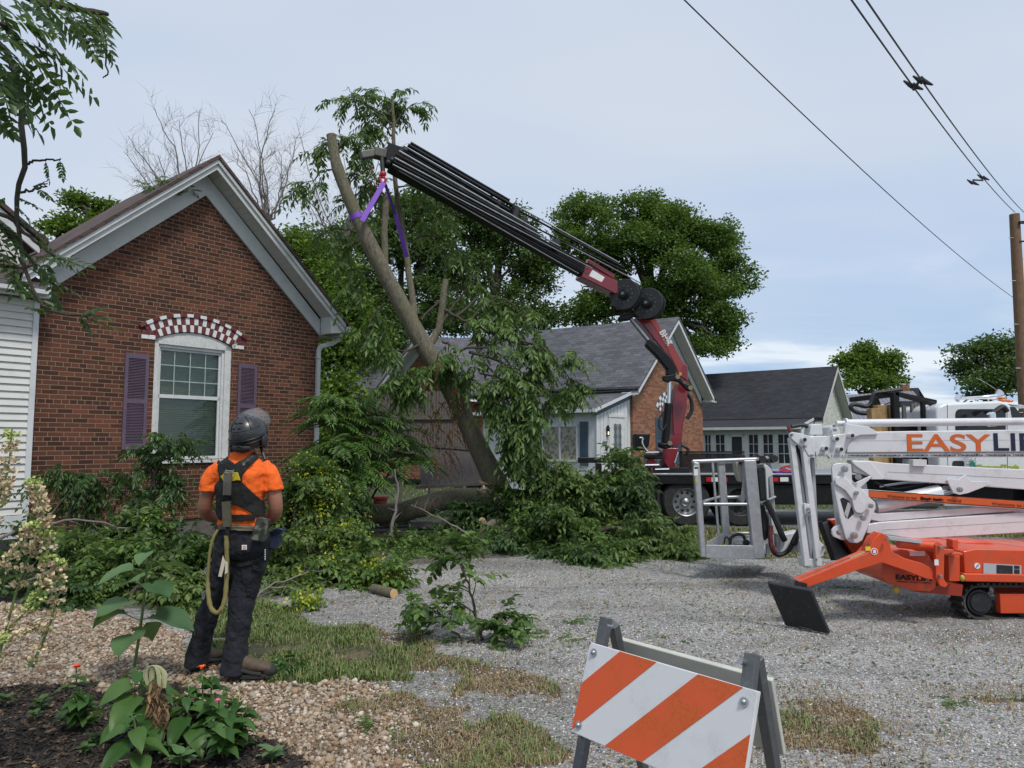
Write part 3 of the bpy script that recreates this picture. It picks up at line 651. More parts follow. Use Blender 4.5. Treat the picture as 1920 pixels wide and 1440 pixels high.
def shutter(mbx, x0_, x1_, z0_, z1_, y_=-.03, n=26):
    mbx.bb((x0_, y_, z0_), (x0_+.05, 0, z1_)); mbx.bb((x1_-.05, y_, z0_), (x1_, 0, z1_)); mbx.bb((x0_+.05, y_, z0_), (x1_-.05, 0, z0_+.09)); mbx.bb((x0_+.05, y_, z1_-.08), (x1_-.05, 0, z1_))
    zm_ = z0_+(z1_-z0_)*.5; mbx.bb((x0_+.05, y_, zm_-.035), (x1_-.05, 0, zm_+.035)); mbx.bb((x0_+.05, -.008, z0_+.05), (x1_-.05, -.002, z1_-.05))
    for a_, b_ in ((z0_+.09, zm_-.035), (zm_+.035, z1_-.08)):
        for k in range(n): z = a_+(b_-a_)*(k+.5)/n; mbx.box(((x0_+x1_)/2, y_+.014, z), (x1_-x0_-.1, .026, .007), Matrix.Rotation(R(40), 3, 'X'))
for x0_, x1_ in ((1.21, 1.57), (3.11, 3.47)):
    mb = MB(); shutter(mb, x0_, x1_, 1.5, 3.0); mb.build('shutter', purple, H1)
# siding wing on the left
WG = house('siding_wing', O1, 'white vinyl-sided wing with brown roof beside the left brick gable', 'house')
mb = MB(); z = .62
while z < 3.55: mb.prism([(-4, -.07, z), (-4, -.045, z+.1), (-4, -.03, z+.1), (-4, -.03, z)], (3.93, 0, 0)); z += .1
mb.build('siding', siding, WG)
mb = MB(); mb.bb((-.07, -.085, .6), (.0, -.002, 3.6)); mb.bb((-4, -.1, .3), (-.02, -.03, .61)); mb.build('corner_trim', white, WG, bevel=.003)
mb = MB(); mb.prism([(-4.4, -.3, 3.58), (0.06, -.3, 3.62), (.06, -.3, 3.74), (-4.4, -.3, 3.7)], (0, .03, 0)); mb.prism([(-4.4, -.27, 3.58), (0.04, -.27, 3.62), (0.04, -.0, 3.66), (-4.4, 0, 3.62)], (0, 0, .02)); mb.bb((-4.4, -.42, 3.66), (0.02, -.3, 3.78)); mb.build('fascia', fascia, WG, bevel=.004)
mb = MB(); mb.add([(-4.5, -.42, 3.77), (-.02, -.42, 3.79), (-.02, 3.6, 5.3), (-4.5, 3.6, 5.9), (-4.5, 3.6, 5.8), (-.02, 3.6, 5.2), (-.02, -.42, 3.72), (-4.5, -.42, 3.7)], [(0, 1, 2, 3), (4, 5, 6, 7), (0, 7, 6, 1), (1, 6, 5, 2), (2, 5, 4, 3), (3, 4, 7, 0)]); mb.build('roof', shin_b, WG)
a_ = HLf(75, 462, O1, 1.2); b_ = HLf(-40, 360, O1, 1.2)
mb = MB(); mb.prism([(a_[0], 1.2, a_[1]-.12), (b_[0], 1.2, b_[1]-.12), (b_[0], 1.2, b_[1]+.05), (a_[0], 1.2, a_[1]+.05)], (0, .05, 0)); mb.build('rake_board', white, WG)
mb = MB(); mb.prism([(a_[0]+.1, 1.15, a_[1]+.03), (b_[0], 1.15, b_[1]+.06), (b_[0], 1.15, b_[1]+.14), (a_[0]+.12, 1.15, a_[1]+.09)], (0, 4, 0)); mb.build('upper_roof', shin_b, WG)
mb = MB(); mb.prism([(a_[0]-.15, 1.26, a_[1]-.2), (b_[0], 1.26, b_[1]-.2), (b_[0], 1.26, 3.8), (a_[0]-.2, 1.26, 3.8)], (0, .1, 0)); mb.build('gable_wall', siding, WG)

# ---------------- middle brick house with grey roof
O2 = (3.74, 22.0); H2 = house('grey_roof_house', O2, 'orange brick house with grey shingle roof and white enclosed porch behind the crane')
W2, E2, A2, X2 = 5.25, 3.12, 5.3, 2.55; s2 = (A2-E2)/X2
mb = MB(); mb.prism([(0, 0, .2), (W2, 0, .2), (W2, 0, E2), (X2, 0, A2), (0, 0, E2)], (0, .25, 0)); mb.bb((0, .25, .2), (.25, 15.4, E2)); mb.bb((W2-.25, .25, .2), (W2, 15.4, E2))
mb.prism([(-.5, 6.35, .2), (-.5, 11.1, .2), (-.5, 11.1, 3.35), (-.5, 8.72, 5.3), (-.5, 6.35, 3.35)], (.49, 0, 0))
mb.build('wall', brick_m, H2)
mb = MB(); zt = lambda x, t=5.83: t-abs(x-X2)*.88
roofslab(mb, X2, 5.83, -.32, zt(-.32), -.42, 15.6, .07, 6.13, zt(-.32)+.28); roofslab(mb, X2, 5.83, W2+.32, zt(W2+.32), -.42, 15.6, .07, 6.13, zt(W2+.32)+.28)
# cross gable slabs (ridge along x)
for yy, zz_ in ((5.95, 3.28), (11.5, 3.28)):
    vs = [(-.95, 8.72, 5.62), (2.4, 8.72, 5.9), (.4, yy, zz_+.2), (-.95, yy, zz_)]; mb.add(vs+[(x, y, z-.07) for x, y, z in vs], [(0, 1, 2, 3), (7, 6, 5, 4), (0, 4, 5, 1), (1, 5, 6, 2), (2, 6, 7, 3), (3, 7, 4, 0)])
mb.build('roof', shin_g, H2)
mb = MB()
for sg in (-1, 1):
    xe = X2+sg*(X2+.3); mb.prism([(X2, -.40, 5.6), (xe, -.40, zt(xe)-.23), (xe, -.40, zt(xe)-.06), (X2, -.40, 5.77)], (0, .03, 0))
    mb.prism([(X2, -.03, 5.2), (xe-sg*.3, -.03, E2-.12), (xe-sg*.3, -.03, E2+.16), (X2, -.03, 5.52)], (0, .029, 0))
    mb.prism([(X2, -.37, 5.56), (xe, -.37, zt(xe)-.27), (xe, -.37, zt(xe)-.25), (X2, -.37, 5.58)], (0, .34, 0))
mb.bb((W2+.02, -.38, E2-.06), (W2+.4, .2, E2+.02)); mb.bb((-.32, -.1, E2-.08), (-.02, .2, E2+.02))
for yy, sg in ((5.98, 1), (11.46, -1)):
    mb.prism([(-.93, 8.72, 5.38), (-.93, yy, 3.06), (-.93, yy, 3.24), (-.93, 8.72, 5.56)], (.03, 0, 0)); mb.prism([(-.53, 8.72, 5.12), (-.53, yy+sg*.35, 3.1), (-.53, yy+sg*.35, 3.34), (-.53, 8.72, 5.42)], (.028, 0, 0))
    mb.prism([(-.9, 8.72, 5.36), (-.9, yy, 3.04), (-.9, yy, 3.07), (-.9, 8.72, 5.39)], (.4, 0, 0))
mb.build('rake_board', white, H2)
def arch_blocks(O_, parent, x_c, z_c, hw, mats_, y_=-.02):
    mb = MB(); rs = .35; r = (hw*hw+rs*rs)/(2*rs); c_ = z_c+rs-r; A = math.asin(hw/r)
    for row in range(3):
        for k in range(13):
            mb.cur = (k+row) % 2; mb.prism([(x_c+q*math.sin(a), y_, c_+q*math.cos(a)) for a, q in ((-A+2*A*k/13, r+.11*row), (-A+2*A*(k+1)/13, r+.11*row), (-A+2*A*(k+1)/13, r+.11*row+.105), (-A+2*A*k/13, r+.11*row+.105))], (0, -y_+.005, 0))
    mb.build('arch_lintel', mats_, parent)
arch_blocks(O2, H2, 2.45, 2.62, .6, [whitep, blue])
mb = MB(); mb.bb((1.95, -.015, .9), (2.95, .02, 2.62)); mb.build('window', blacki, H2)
for x0_, x1_ in ((1.5, 1.92), (3.0, 3.42)): mb = MB(); shutter(mb, x0_, x1_, .85, 2.42, n=14); mb.build('shutter', blue, H2)
# white porch
PX = -2.0; boardw = simple('white_boards', (.6, .62, .64), .6, var=.1, nscale=4, dirt=((.35, .33, .3), .4))
mb = MB(); mb.prism([(PX, .08, .1), (-.02, .08, .1), (-.02, .08, 3.1), (PX, .08, 2.55)], (0, .1, 0))
mb.bb((PX, .18, .1), (PX+.1, 4.4, 2.55)); mb.bb((PX+.1, 4.3, .1), (-.02, 4.4, 2.6)); mb.build('porch_wall', boardw, H2)
mb = MB()
for k in range(1, 10): x = PX+k*.2; mb.bb((x-.006, .068, .1), (x+.006, .08, 2.55+.25*k*.2))
mb.build('board_seam', greyw, H2)
mb = MB(); vs = [(-2.25, -.1, 2.56), (.0, -.1, 3.2), (0, 4.6, 3.2), (-2.25, 4.6, 2.56)]
mb.add(vs+[(x, y, z-.06) for x, y, z in vs], [(0, 1, 2, 3), (7, 6, 5, 4), (0, 4, 5, 1), (1, 5, 6, 2), (2, 6, 7, 3), (3, 7, 4, 0)]); mb.build('porch_roof', shin_g, H2)
mb = MB(); mb.prism([(-2.25, -.12, 2.49), (0, -.12, 3.13), (0, -.12, 3.22), (-2.25, -.12, 2.58)], (0, .02, 0)); mb.bb((-2.33, -.1, 2.46), (-2.23, 4.6, 2.56)); mb.bb((-.06, -.12, 3.2), (0.0, 4.6, 3.24)); mb.bb((PX-.03, .05, .1), (PX+.06, .08, 2.52)); mb.build('porch_trim', white, H2)
mb = MB(); mb.prism([(-2.1, .04, 2.36), (-.02, .04, 2.95), (-.02, .04, 3.1), (-2.1, .04, 2.5)], (0, .03, 0)); mb.build('blue_trim', blue, H2)
mb = MB(); dx0, dx1 = -1.25, -.43; mb.bb((dx0-.08, .05, .35), (dx0, .079, 2.35)); mb.bb((dx1, .05, .35), (dx1+.08, .079, 2.35)); mb.bb((dx0-.1, .04, 2.35), (dx1+.1, .079, 2.43)); mb.bb((dx0, .06, .35), (dx1, .078, 2.35)); DR = mb.build('door', peel, H2)
mb = MB(); mb.bb((dx0+.2, .05, .9), (dx1-.2, .059, 2.15)); mb.build('door_glass', simple('pale_glass', (.2, .23, .23), .2), DR)
mb = MB(); mb.cur = 0
for k in range(5):
    for j in range(2): c0 = Vector((dx0+.28+.26*j/1.0*1.0, .046, 1.03+k*.25)); mb.prism([c0+Vector((-.1, 0, 0)), c0+Vector((0, 0, -.15)), c0+Vector((.1, 0, 0)), c0+Vector((0, 0, .15))], (0, .003, 0))
mb.build('leaded_diamond', simple('diamond', (.09, .1, .1), .4), DR)
lamp = MB(); lx = -1.43; lamp.prism([(lx-.07, .0, 1.98), (lx+.07, 0, 1.98), (lx, 0, 2.1)], (0, .07, 0)); lamp.bb((lx-.05, .01, 1.8), (lx-.042, .07, 1.98)); lamp.bb((lx+.042, .01, 1.8), (lx+.05, .07, 1.98)); lamp.bb((lx-.05, .01, 1.785), (lx+.05, .07, 1.8)); PL = lamp.build('porch_lamp', black, H2)
m_, t_, b_ = newmat('lamp_glow'); b_.inputs['Emission Color'].default_value = (1, .62, .25, 1); b_.inputs['Emission Strength'].default_value = 3.5
mb = MB(); mb.sph((lx, .035, 1.87), (.032, .025, .05)); mb.build('bulb', m_, PL)
def text(name, body, loc, size, mat, parent, rz=0, rx=90, ext=.003, bold=0.0, sx=1, align='LEFT', ry=0, world=False, local=False):
    cu = bpy.data.curves.new(name, 'FONT'); cu.body = body; cu.size = size; cu.extrude = ext; cu.offset = bold; cu.align_x = align
    tmp = bpy.data.objects.new(name, cu); COL.objects.link(tmp); bpy.context.view_layer.update()
    me = bpy.data.meshes.new_from_object(tmp.evaluated_get(bpy.context.evaluated_depsgraph_get())); bpy.data.objects.remove(tmp); me.materials.clear(); me.materials.append(mat); me.name = name
    o = bpy.data.objects.new(name, me); COL.objects.link(o); off = Vector((0, 0, 0)) if (parent is None or local) else base_of(parent)
    o.location = Vector(loc)-off; o.rotation_euler = (R(rx), R(ry), R(rz)); o.scale = (sx, 1, 1)
    if parent is not None: o.parent = parent
    return o
text('house_number', '207', (-1.68, .066, 1.5), .2, black, H2, local=True, sx=.85)
mb = MB(); mb.bb((-1.5, .06, 1.36), (-1.42, .079, 1.44)); mb.bb((-1.46, .03, 1.2), (-1.41, .079, 1.3)); mb.build('doorbell', black, H2)
y0_, z0_ = HXf(1085, 866, O2, PX); y1_, z1_ = HXf(1018, 797, O2, PX)
mb = MB(); 
for a_, b_ in (((y0_, z0_), (y0_+.06, z1_)), ((y1_-.06, z0_), (y1_, z1_)), (((y0_+y1_)/2-.03, z0_), ((y0_+y1_)/2+.03, z1_)), ((y0_, z0_), (y1_, z0_+.06)), ((y0_, z1_-.06), (y1_, z1_))): mb.bb((PX-.05, a_[0], a_[1]), (PX-.002, b_[0], b_[1]))
PW = mb.build('porch_window', white, H2)
m_, t_, b_ = newmat('paisley_curtain'); v = N(t_, 'ShaderNodeTexVoronoi'); v.inputs['Scale'].default_value = 9; t_.links.new(N(t_, 'ShaderNodeTexCoord').outputs['Object'], v.inputs[0]); t_.links.new(ramp(t_, v.outputs['Distance'], [(.18, (.05, .05, .05)), (.3, (.33, .31, .25)), (.42, (.08, .08, .07)), (.5, (.33, .31, .25))]), b_.inputs['Base Color'])
mb = MB(); mb.bb((PX-.02, y0_+.06, z0_+.06), (PX-.012, y1_-.06, z1_-.06)); mb.build('curtain', m_, PW)
for a_ in (y0_-.34, y1_+.06):
    mb = MB(); mb.bb((PX-.035, a_, z0_-.1), (PX-.002, a_+.28, z1_+.08)); 
    for k in range(18): z = z0_-.02+k*(z1_-z0_)/18; mb.box((PX-.035, a_+.14, z+.03), (.02, .2, .01), Matrix.Rotation(R(35), 3, 'Y'))
    mb.build('shutter', blue, H2)

# ---------------- white house with dark roof
O3 = (14.09, 33.0); H3 = house('white_house', O3, 'white painted house with dark shingle roof and windowed sun porch right of the crane')
W3, E3, A3, X3 = 5.6, 2.87, 5.0, 2.7
mb = MB(); mb.prism([(0, 0, 0), (W3, 0, 0), (W3, 0, E3), (X3, 0, A3), (0, 0, E3)], (0, .25, 0)); mb.bb((0, .25, 0), (.25, 12, E3)); mb.build('wall', brick_w, H3)
zt3 = lambda x: 5.35-abs(x-X3)*.9
mb = MB(); roofslab(mb, X3, 5.35, -.2, zt3(-.2), -.4, 13, .08); roofslab(mb, X3, 5.35, W3+.2, zt3(W3+.2), -.4, 13, .08); mb.build('roof', shin_d, H3)
mb = MB()
for sg in (-1, 1):
    xe = X3+sg*(X3+.2); mb.prism([(X3, -.42, 5.08), (xe, -.42, zt3(xe)-.27), (xe, -.42, zt3(xe)-.07), (X3, -.42, 5.28)], (0, .03, 0)); mb.prism([(X3, -.38, 5.04), (xe, -.38, zt3(xe)-.31), (xe, -.38, zt3(xe)-.28), (X3, -.38, 5.07)], (0, .37, 0))
mb.bb((-.06, 0, 2.68), (-.001, 12, 2.83)); mb.build('rake_board', greyw, H3)
mb = MB(); vs = [(-2.3, .05, 2.28), (-.06, .05, 2.72), (-.06, 11, 2.72), (-2.3, 11, 2.28)]
mb.add(vs+[(x, y, z-.08) for x, y, z in vs], [(0, 1, 2, 3), (7, 6, 5, 4), (0, 4, 5, 1), (1, 5, 6, 2), (2, 6, 7, 3), (3, 7, 4, 0)]); mb.build('porch_roof', shin_d, H3)
mb = MB(); mb.bb((-2.4, .0, 2.17), (-2.3, 11, 2.29)); mb.prism([(-2.35, .0, 2.2), (-.02, .0, 2.64), (-.02, .0, 2.75), (-2.35, .0, 2.31)], (0, .04, 0)); mb.prism([(-2, .06, 0), (-.02, .06, 0), (-.02, .06, 2.6), (-2, .06, 2.2)], (0, .08, 0)); mb.bb((-2, .14, 0), (-1.9, 11, .6)); mb.bb((-2, .14, 2.0), (-1.9, 11, 2.2)); mb.build('porch_frame', white, H3)
mb = MB(); mb.bb((-1.88, .2, .6), (-1.8, 11, 2.05)); mb.build('porch_interior', simple('dim_screen', (.045, .047, .05), .4), H3)
def yw(px): return HXf(px, 840, O3, -2)[0]
spans = [(1457, 1482), (1429, 1451), (1402, 1423), (1340, 1360), (1320, 1334)]
edges = sorted([(yw(b), yw(a)) for a, b in spans]); d0, d1 = yw(1396), yw(1367)
mb = MB(); allb = sorted(edges+[(d0, d1)]); cur = .14
for a_, b_ in allb: mb.bb((-1.995, cur, .6), (-1.9, a_, 2.0)); cur = b_
mb.bb((-1.995, cur, .6), (-1.9, 11, 2.0)); mb.build('porch_posts', white, H3)
for a_, b_ in edges:
    mb = MB(); mb.bb((-1.97, a_, .6), (-1.94, a_+.05, 2)); mb.bb((-1.97, b_-.05, .6), (-1.94, b_, 2)); mb.bb((-1.97, a_, .6), (-1.94, b_, .66)); mb.bb((-1.97, a_, 1.94), (-1.94, b_, 2)); mb.bb((-1.965, (a_+b_)/2-.015, .66), (-1.945, (a_+b_)/2+.015, 1.94))
    for k in (1, 2): z = .66+k*1.28/3; mb.bb((-1.965, a_, z-.015), (-1.945, b_, z+.015))
    mb.build('window', white, H3)
mb = MB(); mb.bb((-1.99, d0, .1), (-1.93, d0+.12, 2)); mb.bb((-1.99, d1-.12, .1), (-1.93, d1, 2)); mb.bb((-1.99, d0, 1.85), (-1.93, d1, 2)); mb.bb((-1.99, d0, .95), (-1.93, d1, 1.05)); mb.build('door', white, H3)
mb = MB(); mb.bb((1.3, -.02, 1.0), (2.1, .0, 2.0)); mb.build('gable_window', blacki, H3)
mb = MB(); 
for k in range(12): a = math.pi*k/12; b = math.pi*(k+.9)/12; mb.prism([(1.7+q*math.cos(c), -.03, 2.0+q*math.sin(c)) for c, q in ((a, .42), (b, .42), (b, .55), (a, .55))], (0, .03, 0))
mb.build('arch_lintel', greyw, H3)

# ---------------- grey metal-roofed building behind
mr, t_, b_ = newmat('ribbed_metal_roof'); wv = N(t_, 'ShaderNodeTexWave'); wv.inputs['Scale'].default_value = 1.1; t_.links.new(uvnode(t_), wv.inputs[0]); t_.links.new(ramp(t_, wv.outputs[0], [(.05, (.1, .1, .12)), (.2, (.17, .17, .2))]), b_.inputs['Base Color']); b_.inputs['Roughness'].default_value = .5
H4 = empty('metal_roof_building', (P(1660, 828, 46).x, 46, 0), 0, 'low building with ribbed grey metal roof behind the white house', 'building'); q = lambda px, py, Y: P(px, py, Y)
mb = MB(); mb.add([q(1560, 795, 44), q(1760, 790, 44), q(1712, 733, 47), q(1560, 742, 47), q(1560, 795, 52), q(1760, 790, 52)], [(0, 1, 2, 3), (3, 2, 5, 4)]); mb.build('roof', mr, H4)
mb = MB(); a_ = q(1560, 793, 44.3); b_ = q(1755, 789, 44.3); mb.bb((a_.x, 44.3, 0), (b_.x, 51.5, a_.z)); mb.build('wall', brick_w, H4)
H5 = empty('small_shingle_roof_building', (P(1710, 828, 52).x, 52, 0), 0, 'small dark-shingled gable rising behind the metal roof', 'building')
mb = MB(); mb.prism([q(1690, 728, 52), q(1722, 727, 52), q(1738, 752, 51), q(1738, 790, 51), q(1690, 790, 52)], (0, 5, 0)); mb.build('roof', shin_d, H5)
mb = MB(); mb.bb(q(1693, 735, 51.8), q(1700, 722, 52.2)); mb.build('chimney', brick_m, H5)

# ---------------- wooden fence and leaning panels
A_ = P(690, 828, 17.0); B_ = P(872, 828, 18.6); FN = empty('picket_fence', (A_.x, A_.y, 0), 0, 'tall weathered grey board fence in front of the brick cross gable', 'fence')
mb = MB(); n = 34; d = (B_-A_)/n; nrmv = Vector((-d.y, d.x, 0)).normalized(); rz = Matrix.Rotation(math.atan2(d.y, d.x), 3, 'Z')
for k in range(n):
    c = A_+d*(k+.5); h = 2.58+random.uniform(-.04, .02); mb.box((c.x, c.y, .9+h/2-.1+random.uniform(-.01, .01)), (d.length*.86, .025, h-.9), rz @ Matrix.Rotation(random.uniform(-.01, .01), 3, 'Y'))
mb.build('board', wood_grey, FN)
mb = MB()
for z in (1.15, 2.2): mb.beam(Vector((A_.x, A_.y, z))-nrmv*.05, Vector((B_.x, B_.y, z+.05))-nrmv*.05, .05, .1)
for k in (0, 11, 22, 34): c = A_+d*k+nrmv*.07; mb.box((c.x, c.y, 1.25), (.1, .1, 2.5), rz)
mb.build('rail', wood_grey, FN)
LP = empty('leaning_board_panel', tuple(G(850, 925)), 0, 'dark collapsed board panel leaning below the weathered fence', 'fence panel')
mb = MB(); n = 11
for k in range(n):
    a_ = P(782+k*11, 836+.6*k, 16.5); b_ = P(790+k*11.5, 912-.5*k, 15.4); c_ = P(782+(k+.9)*11, 836+.6*k, 16.5); e_ = P(790+(k+.9)*11.5, 912-.5*k, 15.4)
    mb.prism([a_, c_, e_, b_], (0, .03, .01+.004*(k % 2)))
mb.build('board', wood_dk, LP)
mb = MB(); mb.beam(P(775, 832, 16.45), P(905, 843, 16.4), .05, .07); mb.beam(P(780, 914, 15.38), P(920, 906, 15.4), .06, .06); mb.build('rail', wood_grey, LP)
mb = MB(); a_ = G(560, 985); b_ = G(800, 992)
for k in range(6): c = a_.lerp(b_, k/5); mb.box((c.x, c.y+.2*math.sin(k*2), .1), (.62, .28, .12), Matrix.Rotation(R(4*math.sin(k*5)), 3, 'Z'))
mb.build('stone_edging', simple('pale_limestone', (.2, .19, .17), .9, var=.3, bmp=.4), None, bevel=.02, label='pale limestone blocks edging the bed under the fallen log', cat='edging')
# posts at far left
for i, (px_, w_, yt, lab) in enumerate(((8, .13, 855, 'weathered square post before the siding at the left edge'), (33, .13, 842, 'taller weathered post right of the other post before the siding'))):
    p_ = G(px_, 1012); tp = P(px_+4, yt, p_.y); mb = MB(); mb.box((p_.x, p_.y+.1*i, tp.z/2), (w_, w_, tp.z)); mb.build('wooden_post', wood_grey, None, bevel=.008, label=lab, cat='post', group='posts by the siding')
p_ = G(18, 1000)
mb = MB(); mb.beam((p_.x-1.5, p_.y+.2, .75), (p_.x+.05, p_.y+.2, .72), .05, .14); mb.beam((p_.x-1.5, p_.y+.2, .45), (p_.x+.05, p_.y+.2, .43), .05, .14); mb.build('wooden_rail', wood_grey, None, label='horizontal weathered boards running left from the two posts', cat='rail')
# flower pot
p_ = P(713, 935, 14.2); mb = MB(); mb.cyl((p_.x, p_.y, 0), (p_.x, p_.y, p_.z), .1, .14); mb.cyl((p_.x, p_.y, p_.z), (p_.x, p_.y, p_.z+.05), .16, .16); mb.build('flower_pot', simple('terracotta', (.2, .04, .025), .7), None, bevel=.006, smooth=True, label='dark red flower pot behind the fallen log', cat='pot')

# ---------------- utility pole and wires
pp = P(1925, 828, 24); pt = P(1902, 402, 24)
UP = empty('utility_pole', (pp.x, 24, 0), 0, 'tall brown wooden utility pole at the right edge', 'utility pole')
mb = MB(); mb.tube([(pp.x+.03, 24, 0), ((pp.x+pt.x)/2+.0, 24, pt.z/2), (pt.x, 24, pt.z)], [.21, .185, .155], 20); mb.build('pole', polewood, UP, smooth=True)
mb = MB(); mb.beam((pt.x, 23.8, pt.z-.35), (pt.x+1.6, 23.8, pt.z-.3), .08, .09); mb.beam((pt.x, 23.85, pt.z-1.0), (pt.x+1.0, 23.85, pt.z-.95), .05, .05)
for k in (0.5, 1.1): mb.tube([(pt.x+k, 23.8, pt.z-.3), (pt.x+k, 23.8, pt.z-.1), (pt.x+k+.1, 23.8, pt.z+.02)], [.04, .07, .03], 8)
mb.build('crossarm', blackm, UP)
mb = MB()
for k in range(9): z = 2.6+k*.75; s = 1 if k % 2 else -1; mb.cyl((pt.x+(pp.x-pt.x)*(1-z/pt.z)+s*.15, 23.9, z), (pt.x+(pp.x-pt.x)*(1-z/pt.z)+s*.32, 23.9, z), .012, n=6)
mb.build('step_bolt', steel, UP)
wm = simple('wire', (.035, .035, .04), .5)
def wire(name, a, b, r, sag, lab, grp=None):
    pts = []
    for i in range(33): t = i/32; p = a.lerp(b, t); p.z -= sag*4*t*(1-t); pts.append(p)
    mb = MB(); mb.tube(pts, r, 6); mb.build(name, wm, None, smooth=True, label=lab, cat='wire', group=grp); return pts
e1 = P(1600, 0, 8.2)+Vector((0, 0, 0)); e1b = P(1445, -220, 5.6)
w1 = wire('power_line', P(1437, -230, 5.6), P(1903, 398, 23.7), .012, .25, 'lower left of the two parallel spaced power lines')
w2 = wire('power_line', P(1470, -230, 5.6), P(1922, 400, 23.8), .012, .25, 'upper right of the two parallel spaced power lines')
wire('power_line', P(1100, -180, 6.5), P(1900, 558, 23.8), .009, .25, 'single thin wire crossing the sky down to the pole')
def near(path, px_, py_):
    best = None
    for p in path:
        f_ = p.y*math.cos(PITCH)+(p.z-EYE)*math.sin(PITCH); u = 960+FPX*p.x/f_; v = 720-FPX*(-p.y*math.sin(PITCH)+(p.z-EYE)*math.cos(PITCH))/f_
        dd = (u-px_)**2+(v-py_)**2
        if best is None or dd < best[0]: best = (dd, p)
    return best[1]
def spacer(px1, py1, px2, py2, lab):
    dense = lambda w_: [w_[i].lerp(w_[i+1], k/10) for i in range(32) for k in range(10)]
    a = near(dense(w1), px1, py1); b = near(dense(w2), px2, py2); b = Vector(b); b.y = a.y if abs(b.y-a.y) > .6 else b.y
    mb = MB(); mb.beam(a+Vector((0, 0, -.06)), b+Vector((0, 0, .08)), .03, .03)
    for c in (a, b): mb.tube([c+Vector((-.14, 0, .09)), c+Vector((-.04, 0, .02)), c+Vector((.0, 0, -.03))], [.012, .035, .02], 8); mb.tube([c+Vector((.0, 0, .05)), c+Vector((.05, 0, -.01)), c+Vector((.15, 0, -.05))], [.02, .035, .012], 8)
    mb.build('wire_spacer', wm, None, smooth=True, label=lab, cat='wire spacer', group='spacers holding the two power lines apart')
spacer(1717, 160, 1733, 150, 'larger nearer wire spacer high above the white truck'); spacer(1848, 330, 1860, 322, 'smaller farther wire spacer just left of the pole top')
# ================================================================== AERIAL LIFT
def pz(mb, pts, Y, th): return mb.prism([P(a, b, Y) for a, b in pts], (0, th, 0))
def zc2(ox, oy, s): return lambda L: [(ox+a/s, oy+b/s) for a, b in L]
c2 = zc2(1480, 740, 1377/440); c4 = zc2(1480, 780, 1234/240); c5 = zc2(1300, 840, 1178/180); c7 = zc2(1440, 980, 1702/260)
def pins(parent, lst, Y, mat=None, n=16, name='pin'):
    mb = MB()
    for (a, b, r) in lst: p = P(a, b, Y); rr = r*Y/FPX; mb.cyl(p, p+Vector((0, -.03, 0)), rr, rr*.92, n); mb.cyl(p+Vector((0, -.03, 0)), p+Vector((0, -.036, 0)), rr*.55, rr*.5, n)
    return mb.build(name, mat or steel, parent, smooth=True)
YB = 7.3; YK_ = 8.4
base = G(1900, 1165); AL = empty('aerial_lift', (base.x, base.y, 0), 0, 'white and orange tracked aerial work platform with folded arms and empty metal basket', 'aerial lift')
mb = MB(); pz(mb, [(1612, 802), (1645, 809), (2360, 800), (2360, 846), (1588, 849), (1588, 838)], YB, .16); mb.build('upper_boom', mwhite, AL, bevel=.012)
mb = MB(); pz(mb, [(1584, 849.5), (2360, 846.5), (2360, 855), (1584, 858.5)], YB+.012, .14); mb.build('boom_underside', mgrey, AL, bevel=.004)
mb = MB(); pz(mb, [(1590, 826.2), (2360, 822.2), (2360, 822.8), (1590, 826.8)], YB-.002, .004); mb.build('boom_seam', mgrey, AL)
mb = MB(); mb.cyl(P(1586, 793.5, YB+.05), P(2360, 786, YB+.05), .04); mb.cyl(P(1568, 794, YB+.05), P(1588, 793.5, YB+.05), .027); mb.cyl(P(1584, 793.5, YB+.05), P(1588, 793.5, YB+.05), .052); mb.build('boom_cylinder', mwhite, AL, smooth=True)
mb = MB(); pz(mb, c4([(250, 340), (380, 190), (530, 170), (540, 60), (590, 80), (760, 100), (860, 160), (860, 180), (690, 185), (610, 210), (540, 350), (535, 400), (390, 412), (380, 390), (260, 388)]), YB-.03, .05); pz(mb, c4([(390, 110), (430, 80), (480, 120), (500, 190), (380, 200)]), YB-.02, .2); mb.build('boom_head', mwhite, AL, bevel=.008)
mb = MB(); pz(mb, c4([(195, 185), (205, 95), (225, 78), (318, 80), (328, 185)]), YB+.02, .16); mb.build('head_box', mwhite, AL, bevel=.012)
mb = MB(); pz(mb, c4([(110, 195), (400, 190), (390, 345), (250, 345), (200, 395), (150, 330)]), YB-.005, .15); mb.build('jib_link', mwhite, AL, bevel=.01)
mb = MB(); pz(mb, c4([(2, 175), (30, 154), (100, 165), (190, 190), (245, 215), (250, 380), (205, 398), (178, 370), (150, 320), (60, 255), (5, 205)]), YB-.05, .04); mb.build('jib_plate', mwhite, AL, bevel=.008)
mb = MB(); pz(mb, c4([(2, 210), (58, 250), (208, 1450), (150, 1450)]), YB-.02, .07); mb.build('jib_arm', mwhite, AL, bevel=.008)
mb = MB(); pz(mb, c4([(122, 290), (185, 330), (322, 1450), (268, 1450)]), YB-.04, .07); mb.build('jib_arm', mwhite, AL, bevel=.008)
mb = MB(); pz(mb, c4([(215, 400), (245, 400), (275, 1000), (300, 1300), (255, 1300), (225, 900)]), YB+.1, .05); pz(mb, c4([(75, 320), (105, 320), (165, 860), (250, 1430), (215, 1430), (130, 800)]), YB+.1, .05); mb.build('jib_rear_arm', mgrey, AL, bevel=.006)
mb = MB(); pz(mb, c4([(140, 840), (200, 850), (205, 910), (155, 960)]), YB-.045, .1); pz(mb, c4([(290, 1200), (355, 1265), (325, 1350), (285, 1370)]), YB-.045, .05); mb.build('jib_bracket', mwhite, AL, bevel=.006)
